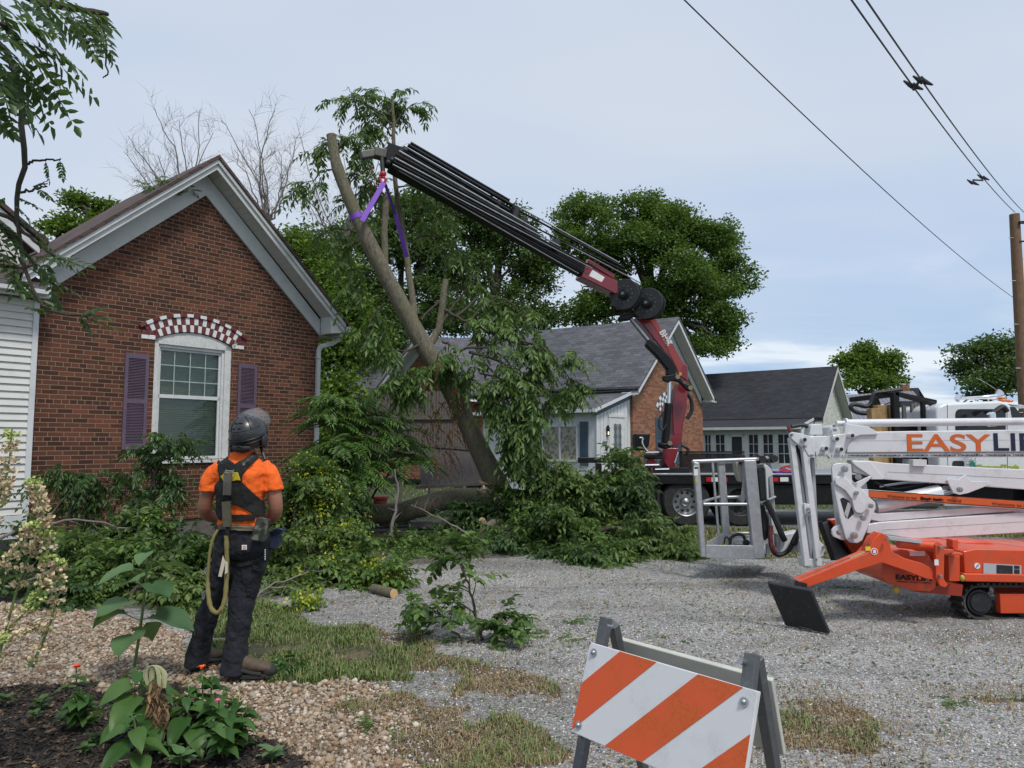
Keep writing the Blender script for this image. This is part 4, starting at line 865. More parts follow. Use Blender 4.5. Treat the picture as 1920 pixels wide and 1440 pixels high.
# main upright link plates
mb = MB(); pz(mb, c4([(410, 500), (425, 468), (470, 453), (560, 453), (600, 470), (608, 620), (640, 645), (790, 575), (800, 592), (690, 690), (770, 780), (832, 835), (836, 885), (775, 1040), (705, 1200), (660, 1228), (590, 1222), (545, 1180), (490, 980), (425, 660)]), YB-.07, .035)
mb.build('link_plate', mwhite, AL, bevel=.008)
mb = MB(); pz(mb, c4([(412, 1100), (440, 1065), (490, 1045), (540, 1200), (500, 1195), (430, 1165), (413, 1135)]), YB-.03, .03); mb.build('link_ear', mwhite, AL, bevel=.006)
mb = MB(); pz(mb, c4([(440, 620), (455, 590), (500, 575), (550, 600), (640, 690), (735, 860), (738, 910), (700, 942), (650, 935), (625, 900), (600, 800), (540, 720), (450, 660)]), YB-.1, .03); mb.build('curved_link', mwhite, AL, bevel=.01)
mb = MB(); pz(mb, c4([(490, 800), (520, 785), (580, 820), (625, 940), (570, 992), (540, 975)]), YB-.072, .004); mb.build('plate_opening', blacki, AL)
mb = MB(); pz(mb, c4([(530, 940), (565, 830), (600, 850), (560, 985)]), YB-.076, .004); mb.build('inner_bar', mgrey, AL)
mb = MB(); pz(mb, [(1560, 905), (1625, 905), (1640, 990), (1600, 1015), (1570, 1000)], YB+.12, .035); mb.build('link_plate', mwhite, AL, bevel=.008)
mb = MB(); pz(mb, [(1598, 863), (1632, 864), (1660, 868), (2300, 898), (2300, 938), (1920, 918), (1657, 899), (1600, 885)], YB-.02, .13); mb.build('upper_arm', mwhite, AL, bevel=.01)
mb = MB(); pz(mb, c4([(600, 440), (780, 437), (910, 600), (905, 612), (790, 612), (800, 590), (640, 480)]), YB-.055, .03); mb.build('arm_gusset', mwhite, AL, bevel=.006)
mb = MB(); pz(mb, [(1712, 861), (1738, 862), (1738, 875), (1712, 874)], YB-.06, .2); mb.build('boom_rest', mwhite, AL, bevel=.005)
mb = MB(); pz(mb, [(1617, 917), (1629, 918), (2300, 968), (2300, 985), (1629, 934), (1615, 930)], YB-.06, .06); mb.build('tie_rod', mwhite, AL, bevel=.006)
mb = MB(); pz(mb, [(1629, 920), (2300, 966), (2300, 980), (1629, 932)], YB-.064, .005); mb.build('orange_stripe', simple('stripe_orange', (.55, .1, .02), .4), AL)
mb = MB(); pz(mb, [(1629, 918.6), (2300, 964.5), (2300, 966), (1629, 920)], YB-.0645, .005); pz(mb, [(1629, 932), (2300, 980), (2300, 981.5), (1629, 933.2)], YB-.0645, .005); mb.build('stripe_edge', black, AL)
mb = MB(); mb.cyl(P(1640, 949, YB+.05), P(1761, 923, YB+.05), .078); mb.build('lift_cylinder', mwhite, AL, smooth=True); mb = MB(); mb.cyl(P(1761, 923, YB+.05), P(1800, 914, YB+.05), .045); mb.build('cylinder_rod', chrome, AL, smooth=True)
mb = MB(); pz(mb, [(1630, 960), (1650, 963), (1889, 948), (2300, 925), (2300, 938), (1920, 957), (1650, 978), (1628, 974)], YB+.0, .1); mb.build('lower_link', mwhite, AL, bevel=.008)
mb = MB(); pz(mb, [(1628, 983), (1650, 979), (2300, 935), (2300, 985), (1920, 999), (1715, 1011), (1668, 1004), (1625, 1000)], YB-.02, .14); mb.build('lower_boom', mwhite, AL, bevel=.01)
mb = MB(); pz(mb, [(1655, 993), (2300, 955), (2300, 955.8), (1655, 993.8)], YB-.023, .004); pz(mb, [(1665, 884), (2300, 915), (2300, 915.8), (1665, 884.8)], YB-.023, .004); mb.build('arm_seam', mgrey, AL)
mb = MB(); pz(mb, c2([(925, 500), (940, 490), (990, 500), (1015, 480), (1035, 472), (1050, 490), (1070, 508), (1170, 508), (1187, 518), (1180, 528), (1050, 578), (1000, 588), (965, 578)]), YB-.05, .02); mb.build('star_plate', mwhite, AL, bevel=.005)
pins(AL, [(a, b, r) for (a, b), r in zip(c4([(528, 512), (660, 588), (640, 740), (778, 866), (703, 985), (478, 1122), (618, 1150)]), (6.2, 5.2, 4, 4.3, 4.8, 5.2, 6.4))]+[(1798, 918, 5)], YB-.1)
pins(AL, [(a, b, r) for (a, b), r in zip(c4([(145, 293), (212, 380), (178, 895), (178, 952), (330, 1260), (248, 1378), (20, 180), (435, 135), (428, 95)]), (2.8, 2.6, 3, 3, 2.8, 2.8, 2.6, 3, 2.6))], YB-.05)
mbp = MB(); mbw = MB()
for (a, b) in c4([(123, 228), (328, 312), (432, 220), (472, 320), (578, 190)]):
    p = P(a, b, YB-.03); mbp.cyl(p+Vector((0, -.06, 0)), p+Vector((0, -.075, 0)), .018, n=16); mbw.cyl(p+Vector((0, .02, 0)), p+Vector((0, -.065, 0)), .03, .027, 18)
mbw.build('pin_boss', mwhite, AL, smooth=True); mbp.build('pin_cap', blackm, AL, smooth=True)
mb = MB()
for k in range(9):
    a, b = c4([(285+k*26+(20 if k > 3 else 0), 372+(10 if k > 3 else 0))])[0]; p = P(a, b, YB-.031); mb.cyl(p, p+Vector((0, -.006, 0)), .008, n=8)
mb.build('bolt', steel, AL)
# hose bundles behind plates
def hose(nm, pts, Y, r, mat, parent, n=22): mb = MB(); mb.tube(poly_path([P(a, b, Y+(c[0] if c else 0)) for a, b, *c in pts], n), r, 8); return mb.build(nm, mat, parent, smooth=True)
hose('hose', [(1484, 800, .1), (1500, 797, .1), (1515, 800, .1), (1530, 815, .1)], YB, .022, blackm, AL)
hose('hose', [(1492, 835, .08), (1508, 880, .08), (1522, 960, .08), (1530, 1010, .08), (1526, 1062, .08)], YB, .02, blackm, AL)
hose('hose', [(1486, 816, .0), (1481, 806, .0), (1478, 798, 0)], YB+.05, .02, maroon, AL)
hose('hose', [(1640, 905, .1), (1680, 917, .1), (1720, 910, .1), (1760, 900, .1)], YB+.1, .012, blackm, AL); hose('hose', [(1650, 912, .1), (1700, 905, .1), (1745, 905, .1)], YB+.1, .012, white, AL)
mb = MB(); pz(mb, [(1608, 895), (1700, 898), (1900, 912), (1900, 945), (1620, 935)], YB+.35, .15); mb.build('valve_block', black, AL)
# orange undercarriage
YO = 6.35
mb = MB(); pz(mb, [(1497, 1090), (1628, 1036), (1631, 1026), (1640, 1008), (1653, 999), (1663, 1004), (1668, 1018), (1672, 1034), (1697, 1047), (1729, 1056), (1752, 1068), (1755, 1088), (1736, 1085), (1698, 1070), (1654, 1055), (1600, 1072), (1515, 1101)], YO, .14); OA = mb.build('outrigger_arm', orange, AL, bevel=.006)
mb = MB(); mb.prism([P(1632, 1022, YO)+Vector((0, .03, 0)), P(1640, 1004, YO)+Vector((0, .03, 0)), P(1646, 998, YO)+Vector((0, .03, 0)), P(1651, 1001, YO)+Vector((0, .03, 0)), P(1651, 1022, YO)+Vector((0, .03, 0))], (0, .03, 0)); mb.build('lifting_lug', orange, AL, bevel=.004)
mb = MB()
a_ = P(1503, 1088.5, YO); b_ = P(1626, 1037.4, YO)
for k in range(40):
    p0 = a_.lerp(b_, k/40); p1 = a_.lerp(b_, (k+.5)/40); o_ = Vector((0, .045, .003)); o2 = Vector((0, .075, .003)); mb.cur = 0
    mb.prism([p0+o_, p1+o_, p1+o2, p0+o2], (0, 0, .002))
mb.build('hazard_strip', simple('strip_dark', (.16, .09, .02), .5), AL)
mb = MB(); mb.prism([a_+Vector((0, .04, .001)), b_+Vector((0, .04, .001)), b_+Vector((0, .08, .001)), a_+Vector((0, .08, .001))], (0, 0, .002)); mb.build('hazard_tape', simple('strip_cream', (.8, .62, .32), .5), AL)
mb = MB(); p_ = P(1639, 1034, YO-.002); mb.cyl(p_, p_+Vector((0, -.003, 0)), .031); mb.build('warning_sticker', whitep, AL); mb = MB(); mb.cyl(p_+Vector((0, -.003, 0)), p_+Vector((0, -.005, 0)), .024); mb.build('warning_sticker', simple('sticker_red', (.5, .03, .03), .4), AL); mb = MB(); mb.box(p_+Vector((0, -.006, 0)), (.024, .002, .03)); mb.build('warning_symbol', whitep, AL)
mb = MB(); p_ = P(1622, 1027, YO+.05); mb.box(p_+Vector((0, -.052, .0)), (.045, .002, .035)); mb.build('warning_sticker', simple('sticker_yellow', (.75, .5, .03), .4), AL)
mb = MB(); mb.cyl(P(1684, 1018, YO+.12), P(1755, 1025, YO+.12), .045); mb.build('outrigger_cylinder', orange, AL, smooth=True)
mb = MB(); pz(mb, [(1664, 1005), (1730, 1014), (1727, 1019), (1668, 1012)], YO+.05, .12); mb.build('cylinder_guard', mgrey, AL)
mb = MB(); pz(mb, [(1675, 1035), (1690, 1030), (1740, 1038), (1756, 1060), (1756, 1102), (1745, 1110), (1712, 1108), (1662, 1093), (1654, 1083), (1654, 1057)], YO+.2, .55); mb.build('front_housing', orange, AL, bevel=.012)
mb = MB(); pz(mb, [(1712, 1108), (1760, 1098), (1806, 1096), (1803, 1118), (1760, 1114), (1716, 1110)], YO+.22, .5); mb.build('belly_plate', simple('dark_orange', (.3, .03, .012), .5), AL)
mb = MB(); pz(mb, [(1754, 1022), (1760, 1016), (1766, 1020), (1771, 1030), (1788, 1031), (1789, 1036), (1771, 1040), (1770, 1085), (1778, 1098), (1772, 1102), (1763, 1099), (1755, 1082)], YO-.03, .035); pz(mb, [(1772, 1036), (1806, 1037), (1806, 1042), (1772, 1042)], YO-.01, .5); pz(mb, [(1778, 1042), (1800, 1042), (1800, 1090), (1780, 1090)], YO+.1, .4); mb.build('hinge_bracket', orange, AL, bevel=.006)
pins(AL, [(1761, 1025, 3), (1761, 1079, 3), (1661, 1011, 2.5)], YO-.03)
mb = MB(); mb.bb(P(1752, 1049, YO-.033), P(1760, 1060, YO-.031)); mb.bb(P(1706, 1034, YO+.19), P(1734, 1042, YO+.198)); mb.build('label_sticker', whitep, AL)
mb = MB(); p_ = P(1680, 1106, YO+.25); mb.sph(p_, (.028, .028, .035)); mb.cyl(p_, p_+Vector((0, 0, .08)), .005); mb.sph(P(1804, 1084, YO), (.022, .022, .03)); mb.build('yellow_sensor', simple('sensor_yellow', (.5, .33, .04), .5), AL, smooth=True)
YT = 6.62
mb = MB(); pz(mb, [(1806, 1034), (1830, 1029), (2120, 1036), (2150, 1046), (2150, 1082), (1809, 1075)], YT-.06, .95); pz(mb, [(1806, 1075), (2150, 1081), (2150, 1097), (1810, 1091)], YT-.08, .98); mb.build('engine_housing', orange, AL, bevel=.012)
mb = MB(); pz(mb, [(1797, 1036), (1800, 1017), (1852, 1016), (1892, 1024), (1990, 1024), (1990, 1036)], YT+.3, .5); mb.build('engine_cover', orange, AL, bevel=.01)
mb = MB(); pz(mb, [(1786, 1012), (1797, 1012), (1797, 1028), (1786, 1028)], YT+.1, .1); pz(mb, [(1700, 1012), (1780, 1014), (1790, 1034), (1735, 1040)], YT+.5, .2); mb.build('turret_base', orange, AL, bevel=.006)
mb = MB(); pz(mb, [(1844, 1056), (1915, 1060), (1915, 1079), (1844, 1075)], YT-.066, .005); mb.build('control_panel', mgrey, AL)
mb = MB(); pz(mb, [(1869, 1059), (1899, 1061), (1899, 1076), (1869, 1075)], YT-.07, .005); pz(mb, [(1902, 1060.5), (1912, 1061), (1912, 1067), (1902, 1066.5)], YT-.07, .005); pz(mb, [(1902, 1068), (1912, 1068.5), (1912, 1076), (1902, 1075.5)], YT-.07, .005); mb.build('control_screen', blackm, AL)
mb = MB(); p_ = P(1832, 1061, YT-.062); mb.cyl(p_, p_+Vector((0, -.003, 0)), .027); mb.build('warning_sticker', whitep, AL); mb = MB(); mb.box(p_+Vector((0, -.005, 0)), (.006, .002, .04), Matrix.Rotation(R(45), 3, 'Y')); mb.build('warning_symbol', black, AL)
mb = MB(); 
for a, b in ((1803, 1027), (1859, 1029)): p_ = P(a, b, YT+.298); mb.sph(p_, (.02, .008, .03))
mb.build('cover_slot', blacki, AL)
trackm = simple('track_rubber', (.045, .042, .038), .8, var=.3, dirt=((.14, .12, .1), .7), bmp=.3)
# tracks: two, each a thing's part with lugs
def track(Yc, wd, full=True):
    cx0, czc = P(1839, 1128, Yc).x, .156; rr = .156; L = 1.45; pts = []
    for k in range(25): a = R(90)+math.pi*k/24; pts.append((cx0+rr*math.cos(a), czc+rr*math.sin(a)))
    for k in range(25): a = R(270)+math.pi*k/24; pts.append((cx0+L+rr*math.cos(a), czc+rr*math.sin(a)))
    inner = [(cx0+(x-cx0)*.9 if x < cx0+L/2 else cx0+L+(x-cx0-L)*.9, czc+(z-czc)*.88) for x, z in pts]; n = len(pts); mb = MB()
    vs = [(x, Yc, z) for x, z in pts]+[(x, Yc, z) for x, z in inner]+[(x, Yc+wd, z) for x, z in pts]+[(x, Yc+wd, z) for x, z in inner]
    mb.add(vs, [q for i in range(n) for j in [(i+1) % n] for q in ((i, j, n+j, n+i), (2*n+i, 3*n+i, 3*n+j, 2*n+j), (i, 2*n+i, 2*n+j, j), (n+i, n+j, 3*n+j, 3*n+i))])
    per = []; tot = 0
    for i in range(n):
        a = Vector((pts[i][0], 0, pts[i][1])); b = Vector((pts[(i+1) % n][0], 0, pts[(i+1) % n][1])); L_ = (b-a).length; m = max(1, int(L_/.05)); 
        for k in range(m): per.append((a.lerp(b, (k+.5)/m), (b-a).normalized()))
    last = None
    for p, t in per:
        if last is not None and (p-last).length < .045: continue
        last = p; nn_ = Vector((-t.z, 0, t.x)); rot = Matrix((t, Vector((0, 1, 0)), nn_)).transposed()
        mb.box(p+Vector((0, Yc+wd/2, 0))+(-nn_)*.008*(-1 if False else 1), (.026, wd*1.0, .022), rot)
    t = mb.build('track', trackm, AL)
    mb = MB(); mb.cyl((cx0, Yc+.02, czc), (cx0, Yc+.1, czc), .112); mb.cyl((cx0, Yc+.005, czc), (cx0, Yc+.02, czc), .085, .095); mb.cyl((cx0+L, Yc+.02, czc), (cx0+L, Yc+.08, czc), .11)
    for k in range(3): mb.cyl((cx0+.4+k*.32, Yc+.02, .09), (cx0+.4+k*.32, Yc+.12, .09), .065)
    mb.build('sprocket', blackm, t, smooth=True)
    mb = MB(); mb.bb((cx0+.17, Yc-.01, .06), (cx0+L-.1, Yc+.06, .235)); mb.build('track_frame', orange, t, bevel=.008)
track(YT, .2); track(YT+.72, .2)
# foot plates
def plate(c, th, lab, nm='foot_plate'):
    a, b, c_, d = c; n = (b-a).cross(d-a).normalized()
    if n.y < 0: n = -n
    mb = MB(); mb.prism([a, b, c_, d], n*th); return mb, n
mb, n_ = plate((P(1437, 1092, 6.30), P(1520, 1107, 6.08), P(1556, 1190, 6.10), P(1472, 1174, 6.33)), .045, '')
FP = mb.build('foot_plate', blackm, AL, bevel=.014, seg=3)
mb = MB(); a_, b_, d_ = P(1437, 1092, 6.30), P(1520, 1107, 6.08), P(1472, 1174, 6.33)
for u, v in ((.3, .1), (.52, .12), (.2, .3), (.8, .4), (.6, .62)): q_ = a_+(b_-a_)*u+(d_-a_)*v-n_*.001; mb.cyl(q_, q_-n_*.003, .0035, n=8)
for u, v in ((.36, .93),): q_ = a_+(b_-a_)*u+(d_-a_)*v-n_*.002; mb.beam(q_, q_+(b_-a_)*.28, .02, .004)
mb.build('plate_stud', simple('dull_stud', (.12, .12, .12), .5), FP)
mb = MB(); mb.beam(P(1490, 1094, 6.38), P(1512, 1100, 6.35), .06, .06); mb.build('foot_bracket', blackm, AL)
mb, n_ = plate((P(1541, 981, 7.9), P(1560, 975, 8.3), P(1620, 1045, 8.3), P(1566, 1050, 7.9)), .05, ''); mb.build('foot_plate', blackm, AL, bevel=.01)
hose('rear_leg_cylinder', [(1537, 978), (1560, 1040)], 7.75, .022, blackm, AL)
mb = MB(); pz(mb, [(1556, 975), (1575, 972), (1640, 1005), (1640, 1030), (1600, 1040)], 8.1, .1); mb.build('rear_outrigger', orange, AL, bevel=.01)
# basket
YK = 8.4; BK = 9.15
for L_, Y_, t_h in (([(0, 160), (82, 180), (165, 1350), (97, 1345)], YK, .09), ([(622, 150), (772, 145), (882, 1345), (860, 1362), (750, 1365)], YK, .09), ([(300, 178), (392, 178), (460, 1110), (370, 1130)], BK, .07), ([(895, 125), (960, 118), (1030, 1000), (1000, 1010)], BK, .07)):
    mb = MB(); pz(mb, c5(L_), Y_, t_h); mb.build('basket_post', galv, AL, bevel=.02, seg=3)
mb = MB(); rr_ = .019
def rl(a, b, Ya, Yb, r=rr_): (p,), (q_,) = c5([a]), c5([b]); mb.cyl(P(*p, Ya), P(*q_, Yb), r, n=10)
rl((-8, 166), (770, 138), YK+.03, YK+.03, .024); rl((0, 168), (300, 150), YK+.03, BK, .022); rl((300, 182), (960, 130), BK, BK, .022); rl((770, 138), (930, 120), YK+.03, BK, .022)
rl((122, 690), (692, 690), YK+.04, YK+.04, .019); rl((130, 655), (320, 600), YK+.04, BK, .017); rl((415, 603), (690, 598), BK, BK); rl((235, 180), (310, 1060), YK+.4, YK+.4, .016); rl((455, 1040), (695, 1040), BK, BK, .012); rl((825, 670), (1005, 600), YK+.1, BK, .014)
mb.build('basket_rail', galv, AL, smooth=True)
mb = MB(); pz(mb, c5([(155, 1190), (745, 1200), (755, 1366), (160, 1348)]), YK+.01, .02)
a_, b_, c_, d_ = [P(*p, Y) for p, Y in zip(c5([(165, 1150), (365, 1045), (372, 1130), (165, 1300)]), (YK+.05, BK, BK, YK+.05))]; mb.prism([a_, b_, c_, d_], (.015, 0, 0))
a_, b_, c_, d_ = [P(*p, Y) for p, Y in zip(c5([(880, 1180), (1010, 1080), (1010, 1200), (890, 1345)]), (YK+.05, BK, BK, YK+.05))]; mb.prism([a_, b_, c_, d_], (.015, 0, 0))
z0k = P(1316, 1044, YK+.03).z; q4 = [P(1316, 1044, YK+.03), P(1433, 1044, YK+.03), P(1458, 1008, BK+.05), P(1362, 1008, BK+.05)]; mb.prism([Vector((v.x, v.y, z0k)) for v in q4], (0, 0, .03)); mb.prism([Vector((q4[3].x, BK+.03, z0k+.03)), Vector((q4[2].x, BK+.03, z0k+.03)), Vector((q4[2].x, BK+.03, z0k+.15)), Vector((q4[3].x, BK+.03, z0k+.15))], (0, .02, 0)); mb.build('basket_floor', galv, AL, bevel=.004)
mb = MB(); pz(mb, c5([(782, 250), (880, 245), (925, 640), (828, 655)]), YK+.12, .35); mb.build('control_box', blackm, AL, bevel=.02)
mb = MB(); pz(mb, c5([(850, 200), (900, 205), (950, 250), (985, 330), (920, 370), (930, 640), (905, 640), (880, 260)]), YK+.1, .5); mb.build('console_cover', mwhite, AL, bevel=.015)
mb = MB()
for a, b, Yk in ((790, 140, YK+.1), (940, 130, BK-.1)):
    (p,) = c5([(a, b)]); q_ = P(*p, Yk); mb.cyl(q_+Vector((.0, 0, 0)), q_+Vector((0, .09, 0)), .055, n=18); mb.cyl(q_+Vector((.055, -.02, 0)), q_+Vector((.055, .05, 0)), .045, n=18)
mb.build('roller', rubber, AL, smooth=True)
mb = MB(); pz(mb, c5([(828, 690), (870, 690), (925, 900), (925, 1100), (880, 1140), (860, 1000)]), YK+.05, .06); mb.build('tool_pouch', blackm, AL, bevel=.01)
mb = MB(); pz(mb, c5([(945, 820), (1000, 900), (1050, 945), (1055, 1060), (990, 1060), (960, 960)]), YK+.1, .08); pz(mb, c5([(1000, 1225), (1070, 1225), (1075, 1290), (1000, 1290)]), YK+.1, .08); pz(mb, [(1466, 1003), (1500, 996), (1512, 1010), (1512, 1034), (1463, 1037)], YK+.05, .18); mb.build('rotator_body', mwhite, AL, bevel=.012)
mb = MB(); (p,), (q_,) = c5([(1020, 1060)]), c5([(1035, 1230)]); mb.cyl(P(*p, YK+.13), P(*q_, YK+.13), .034); (p,), (q_,) = c5([(1115, 1120)]), c5([(1105, 1280)]); mb.cyl(P(*p, YK+.16), P(*q_, YK+.16), .022); mb.build('rotator_cylinder', steel, AL, smooth=True)
def h5(nm, pts, r, mat): return hose(nm, [(*c5([(a, b)])[0], c) for a, b, c in pts], YK, r, mat, AL)
h5('hose', [(950, 950, 0), (945, 1100, 0), (965, 1230, 0), (1020, 1305, 0), (1100, 1300, 0), (1180, 1240, .02), (1230, 1130, .0), (1290, 1030, -.2), (1370, 990, -.5)], .028, blackm); h5('hose', [(955, 960, -.03), (950, 1100, -.03), (975, 1230, -.03), (1010, 1280, -.03)], .024, maroon)
h5('hose', [(895, 650, 0), (960, 780, 0), (1010, 880, 0), (1080, 1050, 0), (1120, 1130, .02)], .036, blackm)
h5('hose', [(1240, 1170, 0), (1300, 1050, -.3), (1400, 985, -.6)], .03, blackm)
mb = MB(); pz(mb, [(1508, 1048), (1536, 1048), (1541, 1062), (1512, 1066)], YB+.0, .2); mb.build('jib_foot', mwhite, AL, bevel=.01)
mb = MB(); mb.beam(P(1525, 1050, YB+.2), P(1500, 1018, YK_+.05), .09, .14); mb.build('jib_crossbar', mwhite, AL, bevel=.01)
for y_, z_ in ((0, 0),):
    mb = MB(); (a, b) = c5([(5, 220)])[0]; mb.bb(P(a, b, YK-.003), P(a+8, b+18, YK-.001)); mb.build('label_sticker', whitep, AL)
    mb = MB(); mb.bb(P(a+1.5, b+2, YK-.006), P(a+8, b+5, YK-.004)); mb.build('label_sticker', black, AL)
    mb = MB(); mb.bb(P(a+3, b+22, YK-.003), P(a+7.5, b+32, YK-.001)); mb.build('label_sticker', simple('faded_yellow', (.45, .4, .12), .5), AL)
# lettering
def fit(nm, body, xl, xr, yb, cap_px, Y, mat, parent, bold=0.0, slope=0.0, ext=.0015):
    pa, pb = P(xl, yb, Y), P(xr, yb, Y); cap = cap_px*Y/FPX; o = text(nm, body, pa, cap/.729, mat, parent, bold=bold, ext=ext)
    bpy.context.view_layer.update(); w_ = max(v[0] for v in o.bound_box)-min(v[0] for v in o.bound_box); o.scale = ((pb.x-pa.x)/w_, 1, 1); o.rotation_euler = (R(90), slope, 0)
    return o
navy = simple('navy_letter', (.008, .012, .04), .35); ltr = simple('orange_letter', (.56, .11, .015), .35)
fit('boom_lettering', 'EASY', 1697, 1854, 845.5, 33, YB-.004, ltr, AL, .003, R(.2)); fit('boom_lettering', 'LIFT', 1860, 1975, 844.6, 34, YB-.004, navy, AL, .003, R(.2))
for k in range(7): fit('phone_lettering', '1-844-UP2-EQUIP.CA', 1590+k*51.5, 1637+k*51.5, 855.6-k*.16, 3.0, YB+.0, black, AL, .001, R(.2), .001)
fit('stripe_lettering', 'Welcome to our', 1664, 1720, 932.3, 5.5, YB-.068, simple('letter_brown', (.12, .03, .01), .5), AL, 0, R(4.0), .001); fit('stripe_lettering', 'Simple Inside', 1726, 1769, 936.7, 5.5, YB-.068, black, AL, .002, R(4.0), .001); fit('stripe_lettering', 'World', 1776, 1802, 940.2, 5.5, YB-.068, MATS['letter_brown'], AL, 0, R(4.0), .001) if 'letter_brown' in MATS else None
fit('stripe_lettering', 'Welcome to our', 1860, 1935, 946.5, 5.5, YB-.068, simple('letter_brown2', (.12, .03, .01), .5), AL, 0, R(4.0), .001)
fit('body_lettering', 'EASYLIFT', 1679, 1750, 1086, 9, YO+.196, black, AL, .002, R(3)); fit('body_lettering', 'AERIAL PLATFORMS', 1681, 1745, 1091.5, 3, YO+.196, simple('letter_dark_red', (.2, .02, .01), .5), AL, 0, R(3))
# loose gear in and on the basket
CH = empty('chainsaw', tuple(P(1390, 880, 8.6)), 0, 'chainsaw hanging bar-down on the basket rail', 'chainsaw')
mb = MB(); pz(mb, c5([(515, 170), (560, 165), (610, 230), (625, 420), (575, 420), (530, 300)]), 8.5, .14); mb.build('motor_body', simple('dirty_cream', (.35, .33, .28), .6, dirt=((.1, .1, .08), .8)), CH, bevel=.015)
mb = MB(); pz(mb, c5([(600, 200), (630, 190), (640, 640), (620, 665), (590, 660), (580, 620), (605, 420)]), 8.45, .015); mb.build('guide_bar', steel, CH, bevel=.004)
hose('handle', [(*c5([(570, 200)])[0],), (*c5([(590, 120)])[0],), (*c5([(615, 90)])[0],), (*c5([(640, 200)])[0],)], 8.48, .016, blackm, CH)
GR = empty('rope_bag', tuple(P(1378, 1015, 8.8)), 0, 'white tool with black handle and wheel lying on the basket floor', 'tool')
mb = MB(); mb.sph(P(1387, 1018, 8.8), (.075, .1, .05)); mb.build('body', simple('dirty_white', (.4, .4, .38), .6, dirt=((.08, .08, .08), .8)), GR, smooth=True)
hose('handle', [(1369, 1020), (1371, 1008), (1382, 1002), (1393, 1004), (1397, 1014)], 8.7, .018, blackm, GR); hose('handle', [(1358, 1020), (1359, 1010), (1363, 1007), (1367, 1012), (1368, 1021)], 8.7, .01, blackm, GR)
mb = MB(); p_ = P(1400, 1018, 8.62); mb.cyl(p_, p_+Vector((0, .03, 0)), .038); mb.build('wheel', rubber, GR, smooth=True)
pst = simple('purple_strap', (.1, .02, .28), .6, var=.1)
mb = MB(); pz(mb, c5([(650, 500), (672, 500), (735, 1190), (700, 1190)]), 8.62, .01); mb.build('lifting_strap', pst, None, label='dark purple strap hanging inside the lift basket', cat='strap')

# ================================================================== CRANE TRUCK
base = G(1285, 988); CT = empty('crane_truck', (4.0, 14.6, 0), 0, 'flatbed crane truck with maroon knuckle boom and white cab behind the aerial lift', 'crane truck')
X = lambda px, Y: P(px, 828, Y).x
Yf = 13.65; zb = P(1300, 888, Yf).z
mb = MB(); mb.bb((X(1194, Yf), Yf, zb-.2), (X(1762, Yf), Yf+2.4, zb-.03)); mb.build('flatbed', black, CT, bevel=.01)
mb = MB(); mb.bb((X(1192, Yf), Yf-.02, zb-.03), (X(1762, Yf), Yf+2.42, zb)); mb.build('bed_edge', steel, CT, bevel=.004)
mb = MB(); mb.bb((X(1200, Yf), Yf+.7, .45), (X(2080, Yf), Yf+1.7, zb-.21)); mb.bb((X(1428, Yf), Yf+.05, .42), (X(1640, Yf), Yf+.7, zb-.21)); mb.build('chassis', black, CT, bevel=.02)
mb = MB(); mb.prism([(X(1196, Yf), Yf+.1, zb-.2), (X(1240, Yf), Yf+.1, zb-.2), (X(1240, Yf), Yf+.1, .35), (X(1230, Yf), Yf+.1, .4)], (0, 2.2, 0)); mb.build('rear_valance', black, CT)
mb = MB(); mb.bb((X(1232, Yf), Yf+.08, .18), (X(1236, Yf), Yf+.62, .8)); mb.build('mud_flap', rubber, CT)
mb = MB()
for px_ in (1322, 1352, 1352+95, 1560): mb.bb((X(px_, Yf), Yf-.03, zb-.15), (X(px_+9, Yf), Yf-.001, zb-.07))
mb.build('red_reflector', simple('reflector_red', (.5, .01, .015), .3), CT)
mb = MB(); mb.bb((X(1450, Yf)+.1, Yf-.03, zb-.15), (X(1475, Yf), Yf-.002, zb-.07)); mb.bb((X(1331, Yf)+.01, Yf-.03, zb-.15), (X(1350, Yf), Yf-.002, zb-.07)); mb.build('white_reflector', whitep, CT)
def wheel(px_, Y, rad=.47, dual=True, rimm=None):
    x = X(px_, Y); c = Vector((x, Y, rad)); W_ = empty('wheel', tuple(c)); W_.parent = CT; W_.location = c-base_of(CT)
    mb = MB(); 
    for k in range(2 if dual else 1):
        y_ = Y+k*.33; prof = [(rad*.56, 0), (rad*.9, 0), (rad*.97, .03), (rad, .07), (rad, .21), (rad*.97, .25), (rad*.9, .28), (rad*.56, .28)]; n = 40
        vs = [(x+r_*math.cos(2*math.pi*i/n), y_+d_, rad+r_*math.sin(2*math.pi*i/n)) for i in range(n) for r_, d_ in prof]; m = len(prof)
        mb.add(vs, [(i*m+j, ((i+1) % n)*m+j, ((i+1) % n)*m+j+1, i*m+j+1) for i in range(n) for j in range(m-1)])
    mb.build('tyre', rubber, W_, smooth=True)
    mb = MB(); n = 40; prof = [(rad*.56, .0), (rad*.53, .012), (rad*.5, .1), (rad*.44, .13), (rad*.2, .13), (rad*.17, .06), (rad*.1, .03), (.001, .02)]; m = len(prof)
    vs = [(x+r_*math.cos(2*math.pi*i/n), Y+d_, rad+r_*math.sin(2*math.pi*i/n)) for i in range(n) for r_, d_ in prof]; mb.add(vs, [(i*m+j, ((i+1) % n)*m+j, ((i+1) % n)*m+j+1, i*m+j+1) for i in range(n) for j in range(m-1)]); mb.build('rim', rimm or steel, W_, smooth=True)
    mb = MB()
    for k in range(10): a = 2*math.pi*k/10; q_ = Vector((x+rad*.37*math.cos(a), Y+.118, rad+rad*.37*math.sin(a))); mb.cyl(q_, q_+Vector((0, .015, 0)), .026, n=10)
    mb.build('hand_hole', blacki, W_)
